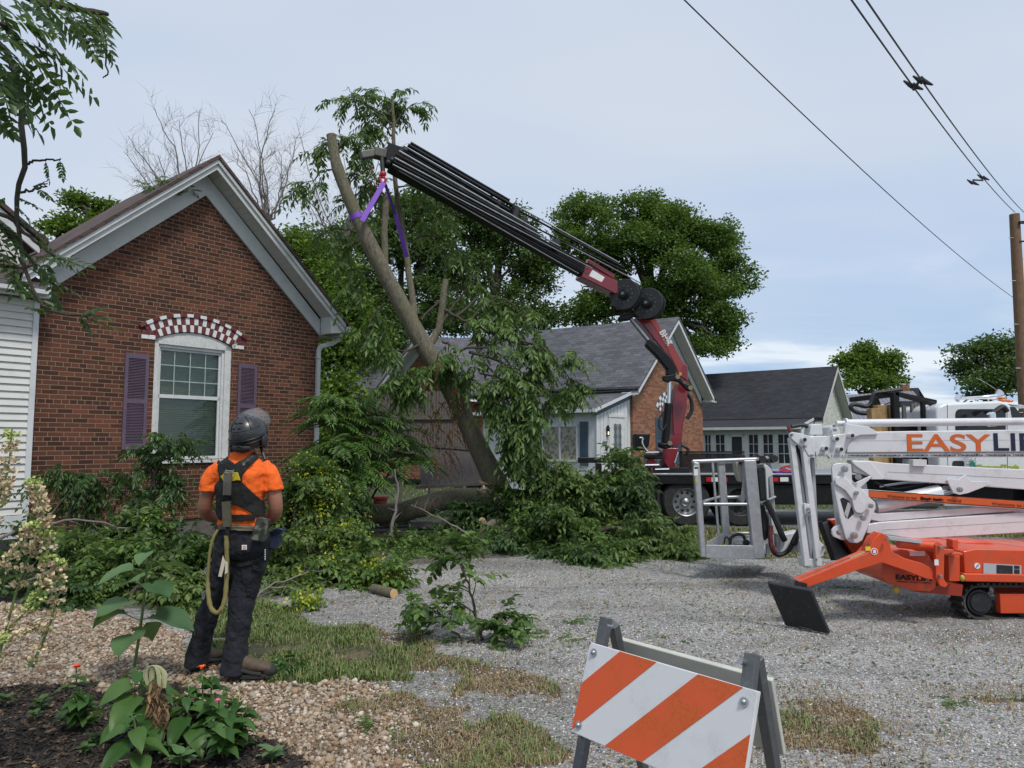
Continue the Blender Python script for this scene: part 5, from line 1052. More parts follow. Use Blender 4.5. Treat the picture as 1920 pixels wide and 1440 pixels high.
wheel(1285, Yf+.05); wheel(1386, Yf+.05, rimm=blackm); wheel(1285, Yf+1.7, dual=True); wheel(1386, Yf+1.7); wheel(2010, Yf+.05, dual=False); wheel(2010, Yf+2.0, dual=False)
# stabiliser and base
mb = MB(); mb.bb((X(1085, 14), 14.0, P(0, 868, 14).z), (X(1200, 14), 14.25, P(0, 860, 14).z+.02)); mb.bb((X(1198, 14.3), 14.0, zb), (X(1285, 14.3), 15.2, zb+.1)); mb.bb((X(1118, 13.9), 13.9, .3), (X(1128, 13.9), 14.1, 1.2)); mb.build('stabiliser', black, CT, bevel=.01)
c3 = zc2(1180, 690, 1166/170); YC = 14.3
mb = MB(); pz(mb, c3([(230, 1180), (260, 1165), (270, 1080), (300, 1080), (310, 1165), (340, 1180), (360, 1290), (225, 1290)]), YC-.2, .5); pz(mb, c3([(410, 1100), (450, 1030), (625, 1030), (640, 1080), (620, 1180), (575, 1290), (500, 1290), (430, 1180)]), YC-.15, .6); pz(mb, c3([(280, 1290), (300, 1290), (305, 1400), (275, 1400)]), YC-.7, .05); mb.build('crane_base', crane_red, CT, bevel=.02)
mb = MB(); (a,), (b,) = c3([(190, 1125)]), c3([(420, 1125)]); mb.cyl(P(*a, YC-.2), P(*b, YC-.2), .07); (a,), (b,) = c3([(200, 1260)]), c3([(380, 1260)]); mb.cyl(P(*a, YC-.3), P(*b, YC-.3), .015); mb.build('base_cylinder', black, CT, smooth=True)
mb = MB()
for a, b, r in ((200, 1090, .02), (200, 1245, .015), (330, 1300, .012)): (p,), (q_,) = c3([(a, b)]), c3([(a+180, b-4)]); mb.cyl(P(*p, YC-.35), P(*q_, YC-.35), r, n=8)
(p,), (q_,) = c3([(630, 1080)]), c3([(585, 1220)]); mb.cyl(P(*p, YC-.3), P(*q_, YC-.3), .02, n=8); mb.build('pipe', chrome, CT, smooth=True)
mb = MB(); pz(mb, c3([(85, 845), (270, 845), (268, 880), (255, 990), (210, 1060), (80, 1060), (72, 900)]), YC-.1, .35); mb.build('oil_cooler', black, CT, bevel=.02)
hose('pipe', [(*c3([(130, 900)])[0],), (*c3([(170, 905)])[0],), (*c3([(170, 980)])[0],), (*c3([(210, 1050)])[0],), (*c3([(240, 1075)])[0],)], YC-.2, .02, chrome, CT)
mb = MB(); pz(mb, c3([(545, 440), (600, 280), (640, 190), (700, 190), (752, 290), (740, 520), (702, 700), (672, 940), (650, 1012), (515, 1000), (490, 950), (560, 860), (555, 700)]), YC-.12, .42); COLM = mb.build('crane_column', crane_red, CT, bevel=.03, seg=3)
mb = MB(); (a,), (b,) = c3([(503, 455)]), c3([(462, 955)]); mb.cyl(P(*a, YC-.32), P(*b, YC-.32), .078); (b,) = c3([(455, 990)]); mb.sph(P(*b, YC-.3), (.14, .1, .08)); mb.build('column_cylinder', black, CT, smooth=True)
mb = MB(); (a,), (b,) = c3([(520, 140)]), c3([(505, 455)]); mb.cyl(P(*a, YC-.32), P(*b, YC-.32), .036); mb.build('cylinder_rod', chrome, CT, smooth=True)
mb = MB(); pz(mb, c3([(425, 125), (440, 95), (520, 90), (600, 70), (660, 120), (700, 190), (760, 215), (812, 240), (815, 280), (780, 302), (745, 285), (640, 180), (560, 160), (500, 185), (450, 170)]), YC-.42, .12); mb.build('knuckle_link', black, CT, bevel=.02, seg=3)
mb = MB()
for a, b in ((520, 965), (620, 115), (785, 255)): (p,) = c3([(a, b)]); q_ = P(*p, YC-.42); mb.cyl(q_, q_+Vector((0, -.02, 0)), .045)
mb.build('pivot_cap', simple('olive_cap', (.2, .2, .12), .5), CT, smooth=True)
cb = zc2(1080, 480, 6.0)
mb = MB(); pz(mb, cb([(660, 690), (830, 705), (890, 688), (960, 830), (1030, 900), (1210, 1205), (1262, 1228), (1262, 1420), (1160, 1350), (1100, 1200), (1000, 1090), (850, 900), (740, 760)]), YC-.12, .34); mb.build('inner_boom', crane_red, CT, bevel=.025, seg=3)
mb = MB(); pz(mb, cb([(820, 705), (888, 690), (958, 830), (1028, 900), (1208, 1205), (1165, 1340), (1120, 1230), (1010, 1010), (900, 820)]), YC-.128, .009); mb.build('boom_side_plate', simple('faded_red_paint', (.3, .05, .045), .35, var=.15), CT, bevel=.002)
mb = MB(); pz(mb, cb([(820, 930), (850, 935), (960, 1030), (1075, 1150), (1120, 1230), (1130, 1300), (1120, 1345), (1060, 1370), (1020, 1330), (1030, 1280), (900, 1120), (780, 1000)]), YC-.34, .2); pz(mb, cb([(500, 660), (560, 640), (650, 650), (650, 690), (600, 715), (490, 730), (478, 690)]), YC-.3, .2); mb.build('boom_cylinder', black, CT, bevel=.035, seg=3)
mb = MB(); (a,), (b,) = cb([(610, 700)]), cb([(815, 955)]); mb.cyl(P(*a, YC-.22), P(*b, YC-.22), .042); mb.build('cylinder_rod', steel, CT, smooth=True)
for (a, b, fl) in ((545, 432, 1), (805, 532, 1)):
    (p,) = cb([(a, b)]); c = P(*p, YC-.45); nv = Vector((-.47, -.88, 0)).normalized(); rd = 29*YC/FPX
    mb = MB(); mb.cyl(c, c+nv*.03, rd, rd*.97, 48); mb.cyl(c-nv*.16, c-nv*.13, rd, n=48); mb.cyl(c-nv*.13, c, rd*.6, n=32); HR = mb.build('hose_reel', blackm, CT, smooth=True)
    mb = MB(); mb.cyl(c+nv*.03, c+nv*.07, rd*.38, rd*.3, 32); mb.cyl(c+nv*.07, c+nv*.1, rd*.26, rd*.22, 24); mb.build('hub', black, HR, smooth=True)
    mb = MB(); mb.cyl(c+nv*.1, c+nv*.13, rd*.1, n=12)
    xv = nv.cross(Vector((0, 0, 1))).normalized(); zv = Vector((0, 0, 1))
    for k in range(12): an = 2*math.pi*k/12; mb.cyl(c+nv*.028+(xv*math.cos(an)+zv*math.sin(an))*rd*.55, c+nv*.038+(xv*math.cos(an)+zv*math.sin(an))*rd*.55, .012, n=8)
    mb.build('hub_bolt', mgrey if False else simple('dull_bolt', (.12, .12, .12), .5), HR, smooth=True)
# telescopic boom: from the reels at Y~14.2 to the tip at Y~12
YA, YTIP = 14.2, 12.0
def by(px_): return YTIP+(YA-YTIP)*(px_-700)/(1190-700)
def bp(px_, py_, dy=0): return P(px_, py_, by(px_)+dy)
upv = (bp(1100, 470)-bp(1100, 520)).normalized()
def beampx(mb, a, b, w_, h_): mb.beam(bp(*a), bp(*b), w_, h_, up=(0.42, -.9, 0)) 
def bmx(a, b, depth, hgt, name, mat, dy=0, bev=.02):
    pa, pb = bp(*a, dy), bp(*b, dy); d = (pb-pa).normalized(); side = d.cross(Vector((0, 0, 1))).normalized(); up_ = side.cross(d).normalized(); rot = Matrix((side, up_, d)).transposed()
    mb = MB(); mb.box((pa+pb)/2, (depth, hgt, (pb-pa).length), rot); return mb.build(name, mat, CT, bevel=bev)
bmx((1162, 548), (1088, 511), .3, .27, 'boom_collar', crane_red); bmx((1240, 578), (1150, 540), .2, .2, 'boom_root', crane_red)
bmx((1150, 520), (1100, 490), .12, .1, 'boom_bracket', crane_red)
bmx((1112, 518), (732, 308), .26, .25, 'telescopic_boom', black, bev=.03); bmx((1010, 448), (736, 292), .2, .13, 'boom_section', black, dy=.02); bmx((962, 402), (752, 281), .2, .12, 'boom_section', black, dy=.1)
bmx((948, 414), (900, 386), .34, .42, 'boom_clamp', black, bev=.01) if False else None
k = 0
for (a, b), (c, d), r, mt, dy in (((765, 272), (962, 386), .035, black, -.05), ((762, 279), (955, 395), .03, black, -.2), ((748, 283), (1008, 432), .018, steel, -.24), ((742, 289), (1010, 438), .025, black, -.26), ((740, 296), (1050, 462), .016, steel, -.26), ((738, 303), (1100, 495), .022, black, -.25), ((736, 308), (1110, 503), .012, steel, -.25),
    ((960, 388), (1170, 502), .02, black, -.1), ((965, 384), (1160, 492), .014, steel, .0), ((1000, 425), (1185, 515), .016, black, -.15), ((1010, 430), (1200, 530), .012, steel, -.05), ((770, 268), (955, 376), .028, black, .1), ((745, 318), (1085, 513), .012, steel, -.2), ((742, 313), (1095, 508), .014, black, -.27), ((750, 292), (950, 405), .014, steel, -.25)):
    mb = MB(); mb.cyl(bp(a, b, dy), bp(c, d, dy), r, n=10); mb.build('hydraulic_line', mt, CT, smooth=True)
for px_, py_, n_ in ((745, 297, 0), (860, 356, 1), (925, 395, 0), (960, 405, 1), (975, 425, 0), (1035, 462, 1)):
    bmx((px_+4, py_+2), (px_-4, py_-2), .4, .3 if n_ == 0 else .22, 'boom_clamp', blackm, bev=.01)
bmx((750, 300), (722, 290), .34, .34, 'boom_tip_block', black); bmx((728, 293), (700, 286), .2, .16, 'boom_tip_block', simple('olive_grey', (.1, .095, .08), .6)); bmx((712, 286), (676, 292), .14, .13, 'tip_plate', simple('grey_plate', (.14, .13, .12), .5))
mb = MB()
for a, b in ((735, 300), (745, 315), (755, 290), (760, 282), (728, 305)): mb.sph(bp(a, b, -.2), .05)
for a, b in ((820, 362), (748, 322)): mb.sph(bp(a, b, -.1), (.06, .06, .05))
mb.build('fitting', blackm, CT, smooth=True)
mb = MB(); (pts) = [bp(1104, 517, -.17), bp(1128, 529, -.17), bp(1134, 520, -.17), bp(1111, 506, -.17)]; mb.prism(pts, (0, -.004, 0)); mb.build('boom_sticker', whitep, CT)
hose('hose', [(1287, 735), (1296, 750), (1297, 770), (1288, 785)], YC, .04, blackm, CT); hose('hose', [(1243, 775), (1236, 785), (1236, 800), (1243, 806), (1250, 795)], YC-.45, .018, blackm, CT); hose('hose', [(1278, 835), (1290, 842), (1286, 855)], YC, .03, blackm, CT)
hook_top = bp(718, 300); 
mb = MB(); mb.cyl(hook_top+Vector((0, -.1, 0)), P(718, 322, 11.95), .04, n=10); mb.build('hook_link', blackm, CT, smooth=True)
red = simple('hook_red', (.45, .02, .02), .45); mb = MB(); mb.sph(P(718, 326, 11.95), (.06, .05, .06)); mb.tube(poly_path([P(718, 328, 11.95), P(713, 334, 11.95), P(716, 343, 11.95), P(722, 341, 11.95), P(723, 334, 11.95)], 14), .024, 8); mb.tube([P(718, 322, 11.95), P(719, 334, 11.95)], .03, 8); mb.build('hook', red, CT, smooth=True)
def letters(body, px_, py_, Y, size, ang, mat): o = text('lettering', body, P(px_, py_, Y), size, mat, CT, bold=.004); o.rotation_euler = (R(90), R(ang), 0); return o
letters('BHC', 1236, 622, YC-.132, .17, 60, whitep); letters('78', 1243.5, 635.5, YC-.132, .15, 60, whitep)
letters('FASSI' if False else 'CRANE', 1279, 703, YC-.15, .1, -75, whitep) if False else None
mb = MB(); mb.bb(P(1273, 698, YC-.128), P(1278, 704, YC-.13)); mb.build('boom_sticker', simple('sticker_amber', (.7, .3, .02), .4), CT)
# headboard screen, timber rack, cab
m_, t_, b_ = newmat('tinted_screen'); b_.inputs['Base Color'].default_value = (.01, .01, .012, 1); b_.inputs['Roughness'].default_value = .2; b_.inputs['Alpha'].default_value = .72
mb = MB(); mb.bb((X(1277, 14.2), 14.2, zb), (X(1395, 14.2), 14.22, P(0, 850, 14.2).z)); mb.build('side_screen', m_, CT)
mb = MB(); mb.bb((X(1274, 14.2), 14.18, zb), (X(1278, 14.2), 14.24, P(0, 846, 14.2).z)); mb.bb((X(1274, 14.2), 14.18, P(0, 849, 14.2).z), (X(1395, 14.2), 14.24, P(0, 846, 14.2).z)); mb.build('screen_frame', black, CT)
zt_ = P(0, 737, 14.0).z
def bx(a, b, c, d, Y0, Y1): mb.bb((X(a, Y0), Y0, P(0, d, Y0).z), (X(b, Y0), Y1, P(0, c, Y0).z))
mb = MB(); zr1 = P(0, 734, 14.0).z; zr2 = P(0, 758, 14.0).z
bx(1679, 1690, 735, 886, 14.0, 14.14); bx(1733, 1739, 754, 886, 14.0, 14.1); bx(1752, 1757, 760, 886, 14.0, 14.1); bx(1690, 1753, 795, 886, 14.3, 14.4); mb.prism([P(1679, 733, 14.0), P(1757, 757, 14.0), P(1757, 763, 14.0), P(1679, 741, 14.0)], (0, .08, 0)); mb.prism([P(1679, 733, 15.9), P(1757, 750, 15.9), P(1757, 756, 15.9), P(1679, 741, 15.9)], (0, .08, 0)); mb.bb((X(1679, 14.05), 14.1, zr1-.1), (X(1690, 14.05), 15.9, zr1)); bx(1679, 1690, 737, 886, 15.8, 15.95)
mb.build('steel_rack', black, CT, bevel=.006)
mb = MB(); bx(1692, 1757, 752, 886, 15.2, 15.25); mb.build('rack_panel', blackm, CT)
for i, (a, b, y_) in enumerate(((1712, 1717, 756), (1718, 1723, 755), (1724, 1728, 757), (1729, 1732, 759), (1741, 1751, 762), (1696, 1702, 760))):
    mb = MB(); bx(a, b, y_, 880, 14.5, 14.56); mb.build('upright_board', simple('grey_board', (.13, .12, .11), .8, var=.3) if i == 0 else MATS.setdefault('gb', bpy.data.materials['grey_board']), None, label=('leftmost wide ', 'second ', 'third ', 'fourth narrow ', 'rightmost pale wide ', 'separate leftmost dark ')[(0, 1, 2, 3, 4, 5)[i]]+'grey board standing in the truck rack', cat='board', group='grey boards upright in the steel rack')
for i, (a, b, y0_, y1_, lab) in enumerate(((1634, 1652, 766, 886, 'darker squared timber at the left of the stack on the flatbed'), (1645, 1663, 759, 886, 'yellow squared timber in the middle of the flatbed stack'), (1664, 1679, 758, 886, 'yellow squared timber against the steel rack'))):
    mb = MB(); mb.bb((X(a, 14.1+.12*i), 14.05+.1*i, zb), (X(b, 14.1+.12*i), 14.25+.1*i, P(0, y0_, 14.1).z)); mb.build('timber_block', timber, None, bevel=.01, label=lab, cat='timber', group='timbers stacked on the flatbed')
hose('grapple_hose', [(1634, 773), (1618, 775), (1602, 771), (1595, 763), (1601, 758), (1613, 760), (1624, 762), (1632, 757), (1636, 745), (1640, 737), (1655, 735), (1670, 733), (1690, 730)], 14.4, .045, blackm, CT, 40)
mb = MB(); pz(mb, [(1634, 770), (1636, 755), (1642, 744), (1648, 746), (1652, 756), (1650, 770)], 14.4, .15); mb.build('valve_block', black, CT, bevel=.02)
hose('chain', [(1651, 760), (1663, 757), (1679, 751)], 14.3, .012, steel, CT)
CW = simple('cab_white', (.66, .68, .7), .25, var=.04, dirt=((.4, .4, .38), .2), coat=.5)
yc0 = Yf+.0; mb = MB(); zz = lambda py_: P(0, py_, yc0).z
prof = [(1758, 905), (1758, 772), (1763, 762), (1774, 756.5), (1790, 755), (1880, 751.5), (1892, 754), (1900, 760), (1925, 792), (2060, 812), (2075, 830), (2078, 905)]
mb.prism([(X(a, yc0), yc0, zz(b)) for a, b in prof], (0, 2.25, 0)); CB = mb.build('cab', CW, CT, bevel=.06, seg=4)
mb = MB(); mb.prism([(X(a, yc0), yc0+.1, zz(b)) for a, b in ((1885, 755), (1897, 757), (1925, 758), (1945, 764), (1925, 760))], (0, 2.05, 0)); mb.build('sun_visor', CW, CT)
def rrect(x0_, x1_, y0_, y1_, r, Y, th):
    pts = []
    for cx_, cy_, a0 in ((x1_-r, y0_+r, -90), (x1_-r, y1_-r, 0), (x0_+r, y1_-r, 90), (x0_+r, y0_+r, 180)):
        for k in range(6): a = R(a0+18*k); pts.append((cx_+r*math.cos(a), cy_+r*math.sin(a)))
    mb.prism([P(a, b, Y) for a, b in pts], (0, th, 0))
dk = simple('dark_glass', (.012, .016, .02), .08, var=.05)
mb = MB(); rrect(1792, 1886, 767, 812, 9, yc0-.012, .02); mb.build('window_seal', blackm, CT); mb = MB(); rrect(1795, 1883, 770, 809, 7, yc0-.02, .02); mb.build('side_window', dk, CT)
mb = MB(); mb.prism([P(1894, 763, yc0-.006), P(1903, 763, yc0-.006), P(1925, 790, yc0-.006), P(1899, 790, yc0-.006)], (0, .02, 0)); mb.prism([(X(1900, yc0)+.01, yc0+.12, zz(762)+.0), (X(1925, yc0)+.01, yc0+.12, zz(791)), (X(1925, yc0)+.05, yc0+.12, zz(790)), (X(1900, yc0)+.05, yc0+.12, zz(760))], (0, 2.0, 0)); mb.build('windshield', dk, CT)
mb = MB()
for a, b, c, d in ((1776, 758, 1776.8, 905), (1888, 770, 1888.8, 905)): mb.prism([P(a, b, yc0-.004), P(c, b, yc0-.004), P(c+1, d, yc0-.004), P(a+1, d, yc0-.004)], (0, .004, 0))
mb.build('door_seam', blackm, CT)
mb = MB(); rrect(1787, 1808, 864, 879, 4, yc0-.02, .02); mb.build('door_handle', blackm, CT)
mb = MB(); pz(mb, [(1856, 776), (1862, 772), (1868, 773), (1870, 800), (1858, 800)], yc0-.5, .12); mb.build('mirror', chrome, CT, bevel=.02); hose('mirror_arm', [(1862, 775), (1875, 765), (1882, 764), (1888, 772)], yc0-.3, .05, blackm, CT)
mb = MB(); a_, b_ = P(1800, 747, 14.3), P(1868, 744, 14.3); mb.tube([a_, a_.lerp(b_, .55), b_, b_+Vector((.09, 0, .03))], [.03, .035, .06, .13], 14); mb.cyl(P(1793, 750, 14.3), P(1800, 742, 14.3), .06); mb.cyl(P(1830, 752, 14.3), P(1830, 746, 14.3), .02); mb.cyl(P(1853, 752, 14.3), P(1853, 744, 14.3), .02); mb.build('air_horn', chrome, CT, smooth=True)
m_, t_, b_ = newmat('amber_lens'); b_.inputs['Base Color'].default_value = (.6, .14, .01, 1); b_.inputs['Roughness'].default_value = .3
mb = MB(); mb.sph(P(1880, 751, 14.2), (.07, .07, .035)); mb.sph(P(1893, 752, 14.4), (.07, .07, .03)); mb.build('marker_light', m_, CT, smooth=True); hose('antenna', [(1888, 748), (1860, 725), (1830, 708)], 14.5, .006, steel, CT)
fit('door_lettering', 'GroundTech', 1831, 1911, 879.5, 8.5, yc0-.008, simple('letter_green_yellow', (.33, .4, .03), .5), CT, .006)
lv = LV(); c_ = P(1824, 871, yc0-.006); n = 90; p = np.array(c_)+rng.normal(size=(n, 3))*[.045, 0, .04]; p[:, 1] = c_.y+.0; lv.add(p, rnd_dir(n)*[1, 0.01, 1], np.tile([0, -1., .01], (n, 1)), .03, .02); lv.build('door_emblem', simple('teal_emblem', (.03, .25, .16), .5), CT)
mb = MB(); pz(mb, [(1765, 905), (1900, 905), (1900, 950), (1770, 950)], yc0+.1, .6); mb.build('tool_step', mgrey, CT, bevel=.02)
mb = MB(); mb.cyl((X(1640, 14), Yf+.35, .62), (X(1745, 14), Yf+.35, .62), .3, n=28); mb.build('fuel_tank', steel, CT, smooth=True)
# red coil of strap on the bed
mb = MB(); 
for k in range(4): c = P(1474+k*3, 880-k, 13.8); mb.tube([c+Vector((.09*math.cos(a)*1.4, 0, .05*math.sin(a))) for a in np.linspace(0, 2*math.pi, 16)], .012, 6)
mb.build('red_rope', simple('rope_red', (.35, .01, .03), .6), None, smooth=True, label='red coiled rope on the flatbed edge beside the basket', cat='rope')
mb = MB(); mb.bb(P(1455, 884, 13.8), P(1490, 888, 14.0)); mb.build('purple_sling', pst, None, label='folded purple sling lying on the flatbed edge', cat='strap')
# ================================================================== TREES BEHIND
def wpx(px_, py_, Y): return np.array(P(px_, py_, Y))
def crown(lobes, ncl, nleaf, cl_r, lsize, lw, droop=0.0, shell=.62):
    """lobes: (px,py,Y,r px horizontally, r px vertically)"""
    lv = LV(); ex = []
    for (a, b, Y, rx, rz) in lobes:
        ex.append((a, b, Y, rx*.6, rz*.6))
        for k in range(9):
            th = random.random()*6.283; ph = random.uniform(-.5, 1.2); kk = random.uniform(.24, .52)
            ex.append((a+rx*.78*math.cos(th)*math.cos(ph), b-rz*.78*math.sin(ph), Y+rx*.7*math.sin(th)*math.cos(ph)*Y/FPX, rx*kk, rz*kk))
    lobes = ex; tot = sum(l[3]*l[4] for l in lobes)
    for (a, b, Y, rx, rz) in lobes:
        c = wpx(a, b, Y); s = Y/FPX; n = max(3, int(ncl*rx*rz/tot)); d = rnd_dir(n); r = shell+(1.04-shell)*rng.random((n, 1))**.6
        cc = c+d*r*np.array([rx*s, rx*s*.85, rz*s])
        for q in range(1):
            m = n*nleaf; off = rnd_dir(m)*cl_r*1.9*rng.random((m, 1))**.7; base = np.repeat(cc, nleaf, 0)+off*[1.1, 1.1, .62]
            dirs = nrm(rng.normal(size=(m, 3))*[1, 1, .6]+np.repeat(d, nleaf, 0)*.5+np.array([0, 0, -droop])); nn_ = nrm(rng.normal(size=(m, 3))*.7+[0, 0, .8]+np.repeat(d, nleaf, 0)*.35)
            lv.add(base, dirs, nn_, lsize*(.6+.8*rng.random(m)), lw*(.7+.6*rng.random(m)))
    return lv
def limbs(mb, foot, fork, lobes, r, n=8, extra=2):
    mb.tube(poly_path([foot, foot.lerp(fork, .5)+Vector((.1, 0, 0)), fork], 8), [r*(1-.4*i/8) for i in range(9)], 12)
    for (a, b, Y, rx, rz) in lobes:
        c = Vector(wpx(a, b, Y)); pth = poly_path([fork, fork.lerp(c, .45)+Vector((random.gauss(0, .3), random.gauss(0, .3), random.gauss(.2, .3))), c], 8, .05); mb.tube(pth, [r*.5*(1-.8*i/8)+.02 for i in range(9)], 7)
        for _ in range(extra):
            e = c+Vector([random.gauss(0, .6)*k_ for k_ in (rx*Y/FPX, rx*Y/FPX, rz*Y/FPX)]); mb.tube(poly_path([pth[4], pth[4].lerp(e, .5)+Vector((0, 0, .2)), e], 6, .05), [r*.22*(1-.8*i/6)+.012 for i in range(7)], 5)
def tree(name, lab, foot_px, Yt, fork, lobes, r, ncl, nleaf, clr, ls, lw, mat, bk=None, group='trees behind the houses', droop=.0, shell=.62):
    f = P(foot_px, 828, Yt); f.z = -.05; t = empty(name, tuple(f), 0, lab, 'tree', group)
    mb = MB(); limbs(mb, f, P(fork[0], fork[1], Yt), lobes, r); mb.build('trunk', bk or bark_dk, t, smooth=True)
    crown(lobes, ncl, nleaf, clr, ls, lw, droop, shell).build('crown', mat, t); return t
tree('maple_tree', 'large rounded green maple rising behind the grey roof right of the boom', 1225, 40, (1225, 600),
     [(1110, 420, 40, 70, 48), (1200, 400, 41, 60, 40), (1255, 440, 40, 65, 55), (1325, 450, 41, 62, 55), (1370, 520, 40, 42, 55), (1180, 480, 39, 80, 60), (1290, 530, 38, 80, 55), (1080, 470, 39, 50, 50), (1150, 560, 39, 60, 40), (1335, 595, 38, 55, 36), (1320, 650, 37, 40, 28), (1240, 590, 39, 60, 36), (1105, 600, 39, 48, 34), (1350, 635, 38, 34, 24)], .55, 1500, 50, .36, .17, .13, leaf_big)
tree('hedge_tree', 'dark green tree mass directly behind the grey roof left of the maple', 930, 38, (930, 600),
     [(880, 430, 37, 60, 45), (940, 470, 38, 70, 50), (870, 520, 36, 70, 60), (980, 540, 38, 60, 40), (930, 600, 37, 90, 36), (1000, 500, 39, 40, 36), (1020, 600, 37, 50, 28), (850, 600, 36, 50, 40), (960, 420, 39, 40, 34)], .4, 800, 34, .42, .2, .13, leaf_mid)
tree('hedge_tree', 'dense dark tree filling the gap behind the leaning trunk', 740, 34, (740, 640),
     [(760, 400, 35, 60, 45), (800, 470, 34, 60, 55), (720, 470, 34, 60, 60), (690, 560, 33, 60, 60), (780, 570, 33, 70, 60), (730, 620, 32, 80, 40), (820, 390, 36, 45, 36)], .4, 700, 34, .42, .2, .13, leaf_mid)
tree('bushy_tree', 'yellow-green bushy tree just right of the left gable roof', 590, 27, (590, 640),
     [(560, 460, 27, 45, 42), (600, 490, 26, 48, 50), (545, 520, 27, 42, 42), (620, 560, 25, 50, 55), (650, 610, 24, 50, 60), (640, 680, 23, 50, 55), (590, 600, 25, 48, 60), (680, 660, 24, 40, 44), (655, 440, 28, 34, 28), (630, 760, 22, 60, 50), (625, 840, 21, 40, 40)], .25, 1000, 34, .33, .15, .1, leaf_lt)
tree('small_tree', 'small light green treetop behind the ridge of the brown roof at left', 150, 20, (150, 480), [(145, 420, 20, 34, 30), (190, 395, 20.5, 20, 16), (110, 430, 20, 24, 20), (145, 380, 20, 12, 14), (180, 430, 20, 30, 24)], .12, 50, 26, .22, .13, .07, leaf_lt, shell=.3)
tree('distant_tree', 'pale green maple above the roofs right of the dark roof', 1625, 70, (1625, 740), [(1600, 690, 70, 34, 26), (1645, 675, 70, 34, 24), (1670, 705, 70, 26, 26), (1625, 715, 69, 55, 20), (1625, 660, 70, 15, 12)], .45, 230, 34, .6, .32, .24, leaf_lt)
tree('distant_tree', 'darker broad tree behind the cab and pole at the right edge', 1850, 62, (1850, 740), [(1830, 665, 62, 46, 26), (1885, 655, 62, 40, 30), (1810, 700, 62, 36, 26), (1870, 700, 61, 55, 34), (1845, 730, 60, 60, 22), (1915, 700, 62, 34, 40), (1950, 680, 62, 40, 40), (1990, 710, 61, 40, 40)], .5, 420, 34, .55, .32, .2, leaf_far)
# bare trees
def bare(lab, foot, Yt, fork, tips, r, nside=5, mat=None):
    f = P(foot, 828, Yt); f.z = 0; t = empty('bare_tree', tuple(f), 0, lab, 'tree', 'leafless trees'); mb = MB(); fk = P(*fork, Yt); mb.tube([f, fk], [r*1.3, r], 8)
    for (a, b) in tips:
        e = P(a, b, Yt+random.uniform(-.8, .8)); c = poly_path([fk, fk.lerp(e, .4)+Vector((random.gauss(0, .25), 0, random.gauss(0, .25))), e], 12, .03); mb.tube(c, [r*.4*(1-.9*i/12)+.004 for i in range(13)], 5)
        tw = twigs_on(mb, c, r*.3, nside+4, 1.7, .7, .45, .15, .98, 6, .3)
        for q_ in tw: twigs_on(mb, q_, .012, 7, .75, .6, .4, .15, .98, 4, .4)
    mb.build('trunk', mat or bark_far, t, smooth=True)
bare('leafless grey-branched tree directly behind the brown gable roof', 345, 22, (345, 420), [(240, 255), (290, 205), (335, 225), (245, 345), (375, 215), (400, 245), (300, 290), (265, 310), (235, 285)], .09, 5)
bare('leafless tree with forked branches right of the gable peak', 495, 22, (500, 420), [(415, 225), (470, 205), (515, 205), (525, 285), (440, 280), (540, 310), (480, 260), (560, 250)], .09, 5)
bare('thin leafless branches behind the top of the leaning trunk', 640, 26, (640, 470), [(555, 230), (600, 290), (700, 250), (760, 200), (560, 350), (720, 320), (590, 400), (690, 380), (640, 270), (530, 330)], .07, 5)

# ================================================================== LEANING TREE HELD BY THE CRANE
LT = empty('leaning_tree', (P(940, 905, 12.6).x, 12.6, 0), 0, 'leaning half-cut tree trunk with drooping leaves held by purple slings', 'tree')
mb = MB(); tp = poly_path([P(945, 935, 12.55), P(900, 845, 12.5), P(848, 738, 12.4), P(790, 640, 12.3), P(740, 548, 12.15), P(694, 460, 12.0), P(657, 378, 11.9), P(632, 312, 11.85), P(621, 254, 11.85)], 44)
rad = [.22, .175, .157, .148, .138, .124, .108, .094, .082]; rr = [np.interp(i/44*8, range(9), rad)*(1+random.uniform(-.04, .04)) for i in range(45)]; rr = [r_*(1+.16*math.exp(-((i % 11)-5)**2/2.0)*(1 if i in range(8, 40) else 0)*.6) for i, r_ in enumerate(rr)]; mb.tube(tp, rr, 20); mb.build('trunk', bark, LT, smooth=True)
mb = MB(); mb.cyl(tp[-1], tp[-1]+(tp[-1]-tp[-2]).normalized()*.01, .082, n=20); mb.build('cut_end', simple('weathered_cut', (.16, .12, .07), .9), LT)
LIMB = [([(742, 565, 12.15), (726, 520, 12.1), (720, 440, 12.1), (727, 362, 12.1)], .07, .052, True), ([(800, 655, 12.3), (820, 620, 12.4), (828, 580, 12.4), (836, 524, 12.4)], .075, .052, False),
        ([(780, 620, 12.4), (770, 540, 12.6), (757, 440, 12.7), (740, 330, 12.8), (738, 230, 12.8), (735, 180, 12.8)], .07, .022, False)]
for pts, r0, r1, cut in LIMB:
    mb = MB(); q = poly_path([P(*p) for p in pts], 16, .008); mb.tube(q, [r0+(r1-r0)*i/16 for i in range(17)], 12); L_ = mb.build('limb', bark, LT, smooth=True)
    if cut: mb = MB(); mb.cyl(q[-1], q[-1]+Vector((0, 0, .012)), r1*.95, n=16); mb.build('cut_end', cutwood, L_)
SH = []   # leafy shoots: px paths
def shoot(pts, r=.02, tw=0, twl=.5): SH.append((pts, r, tw, twl))
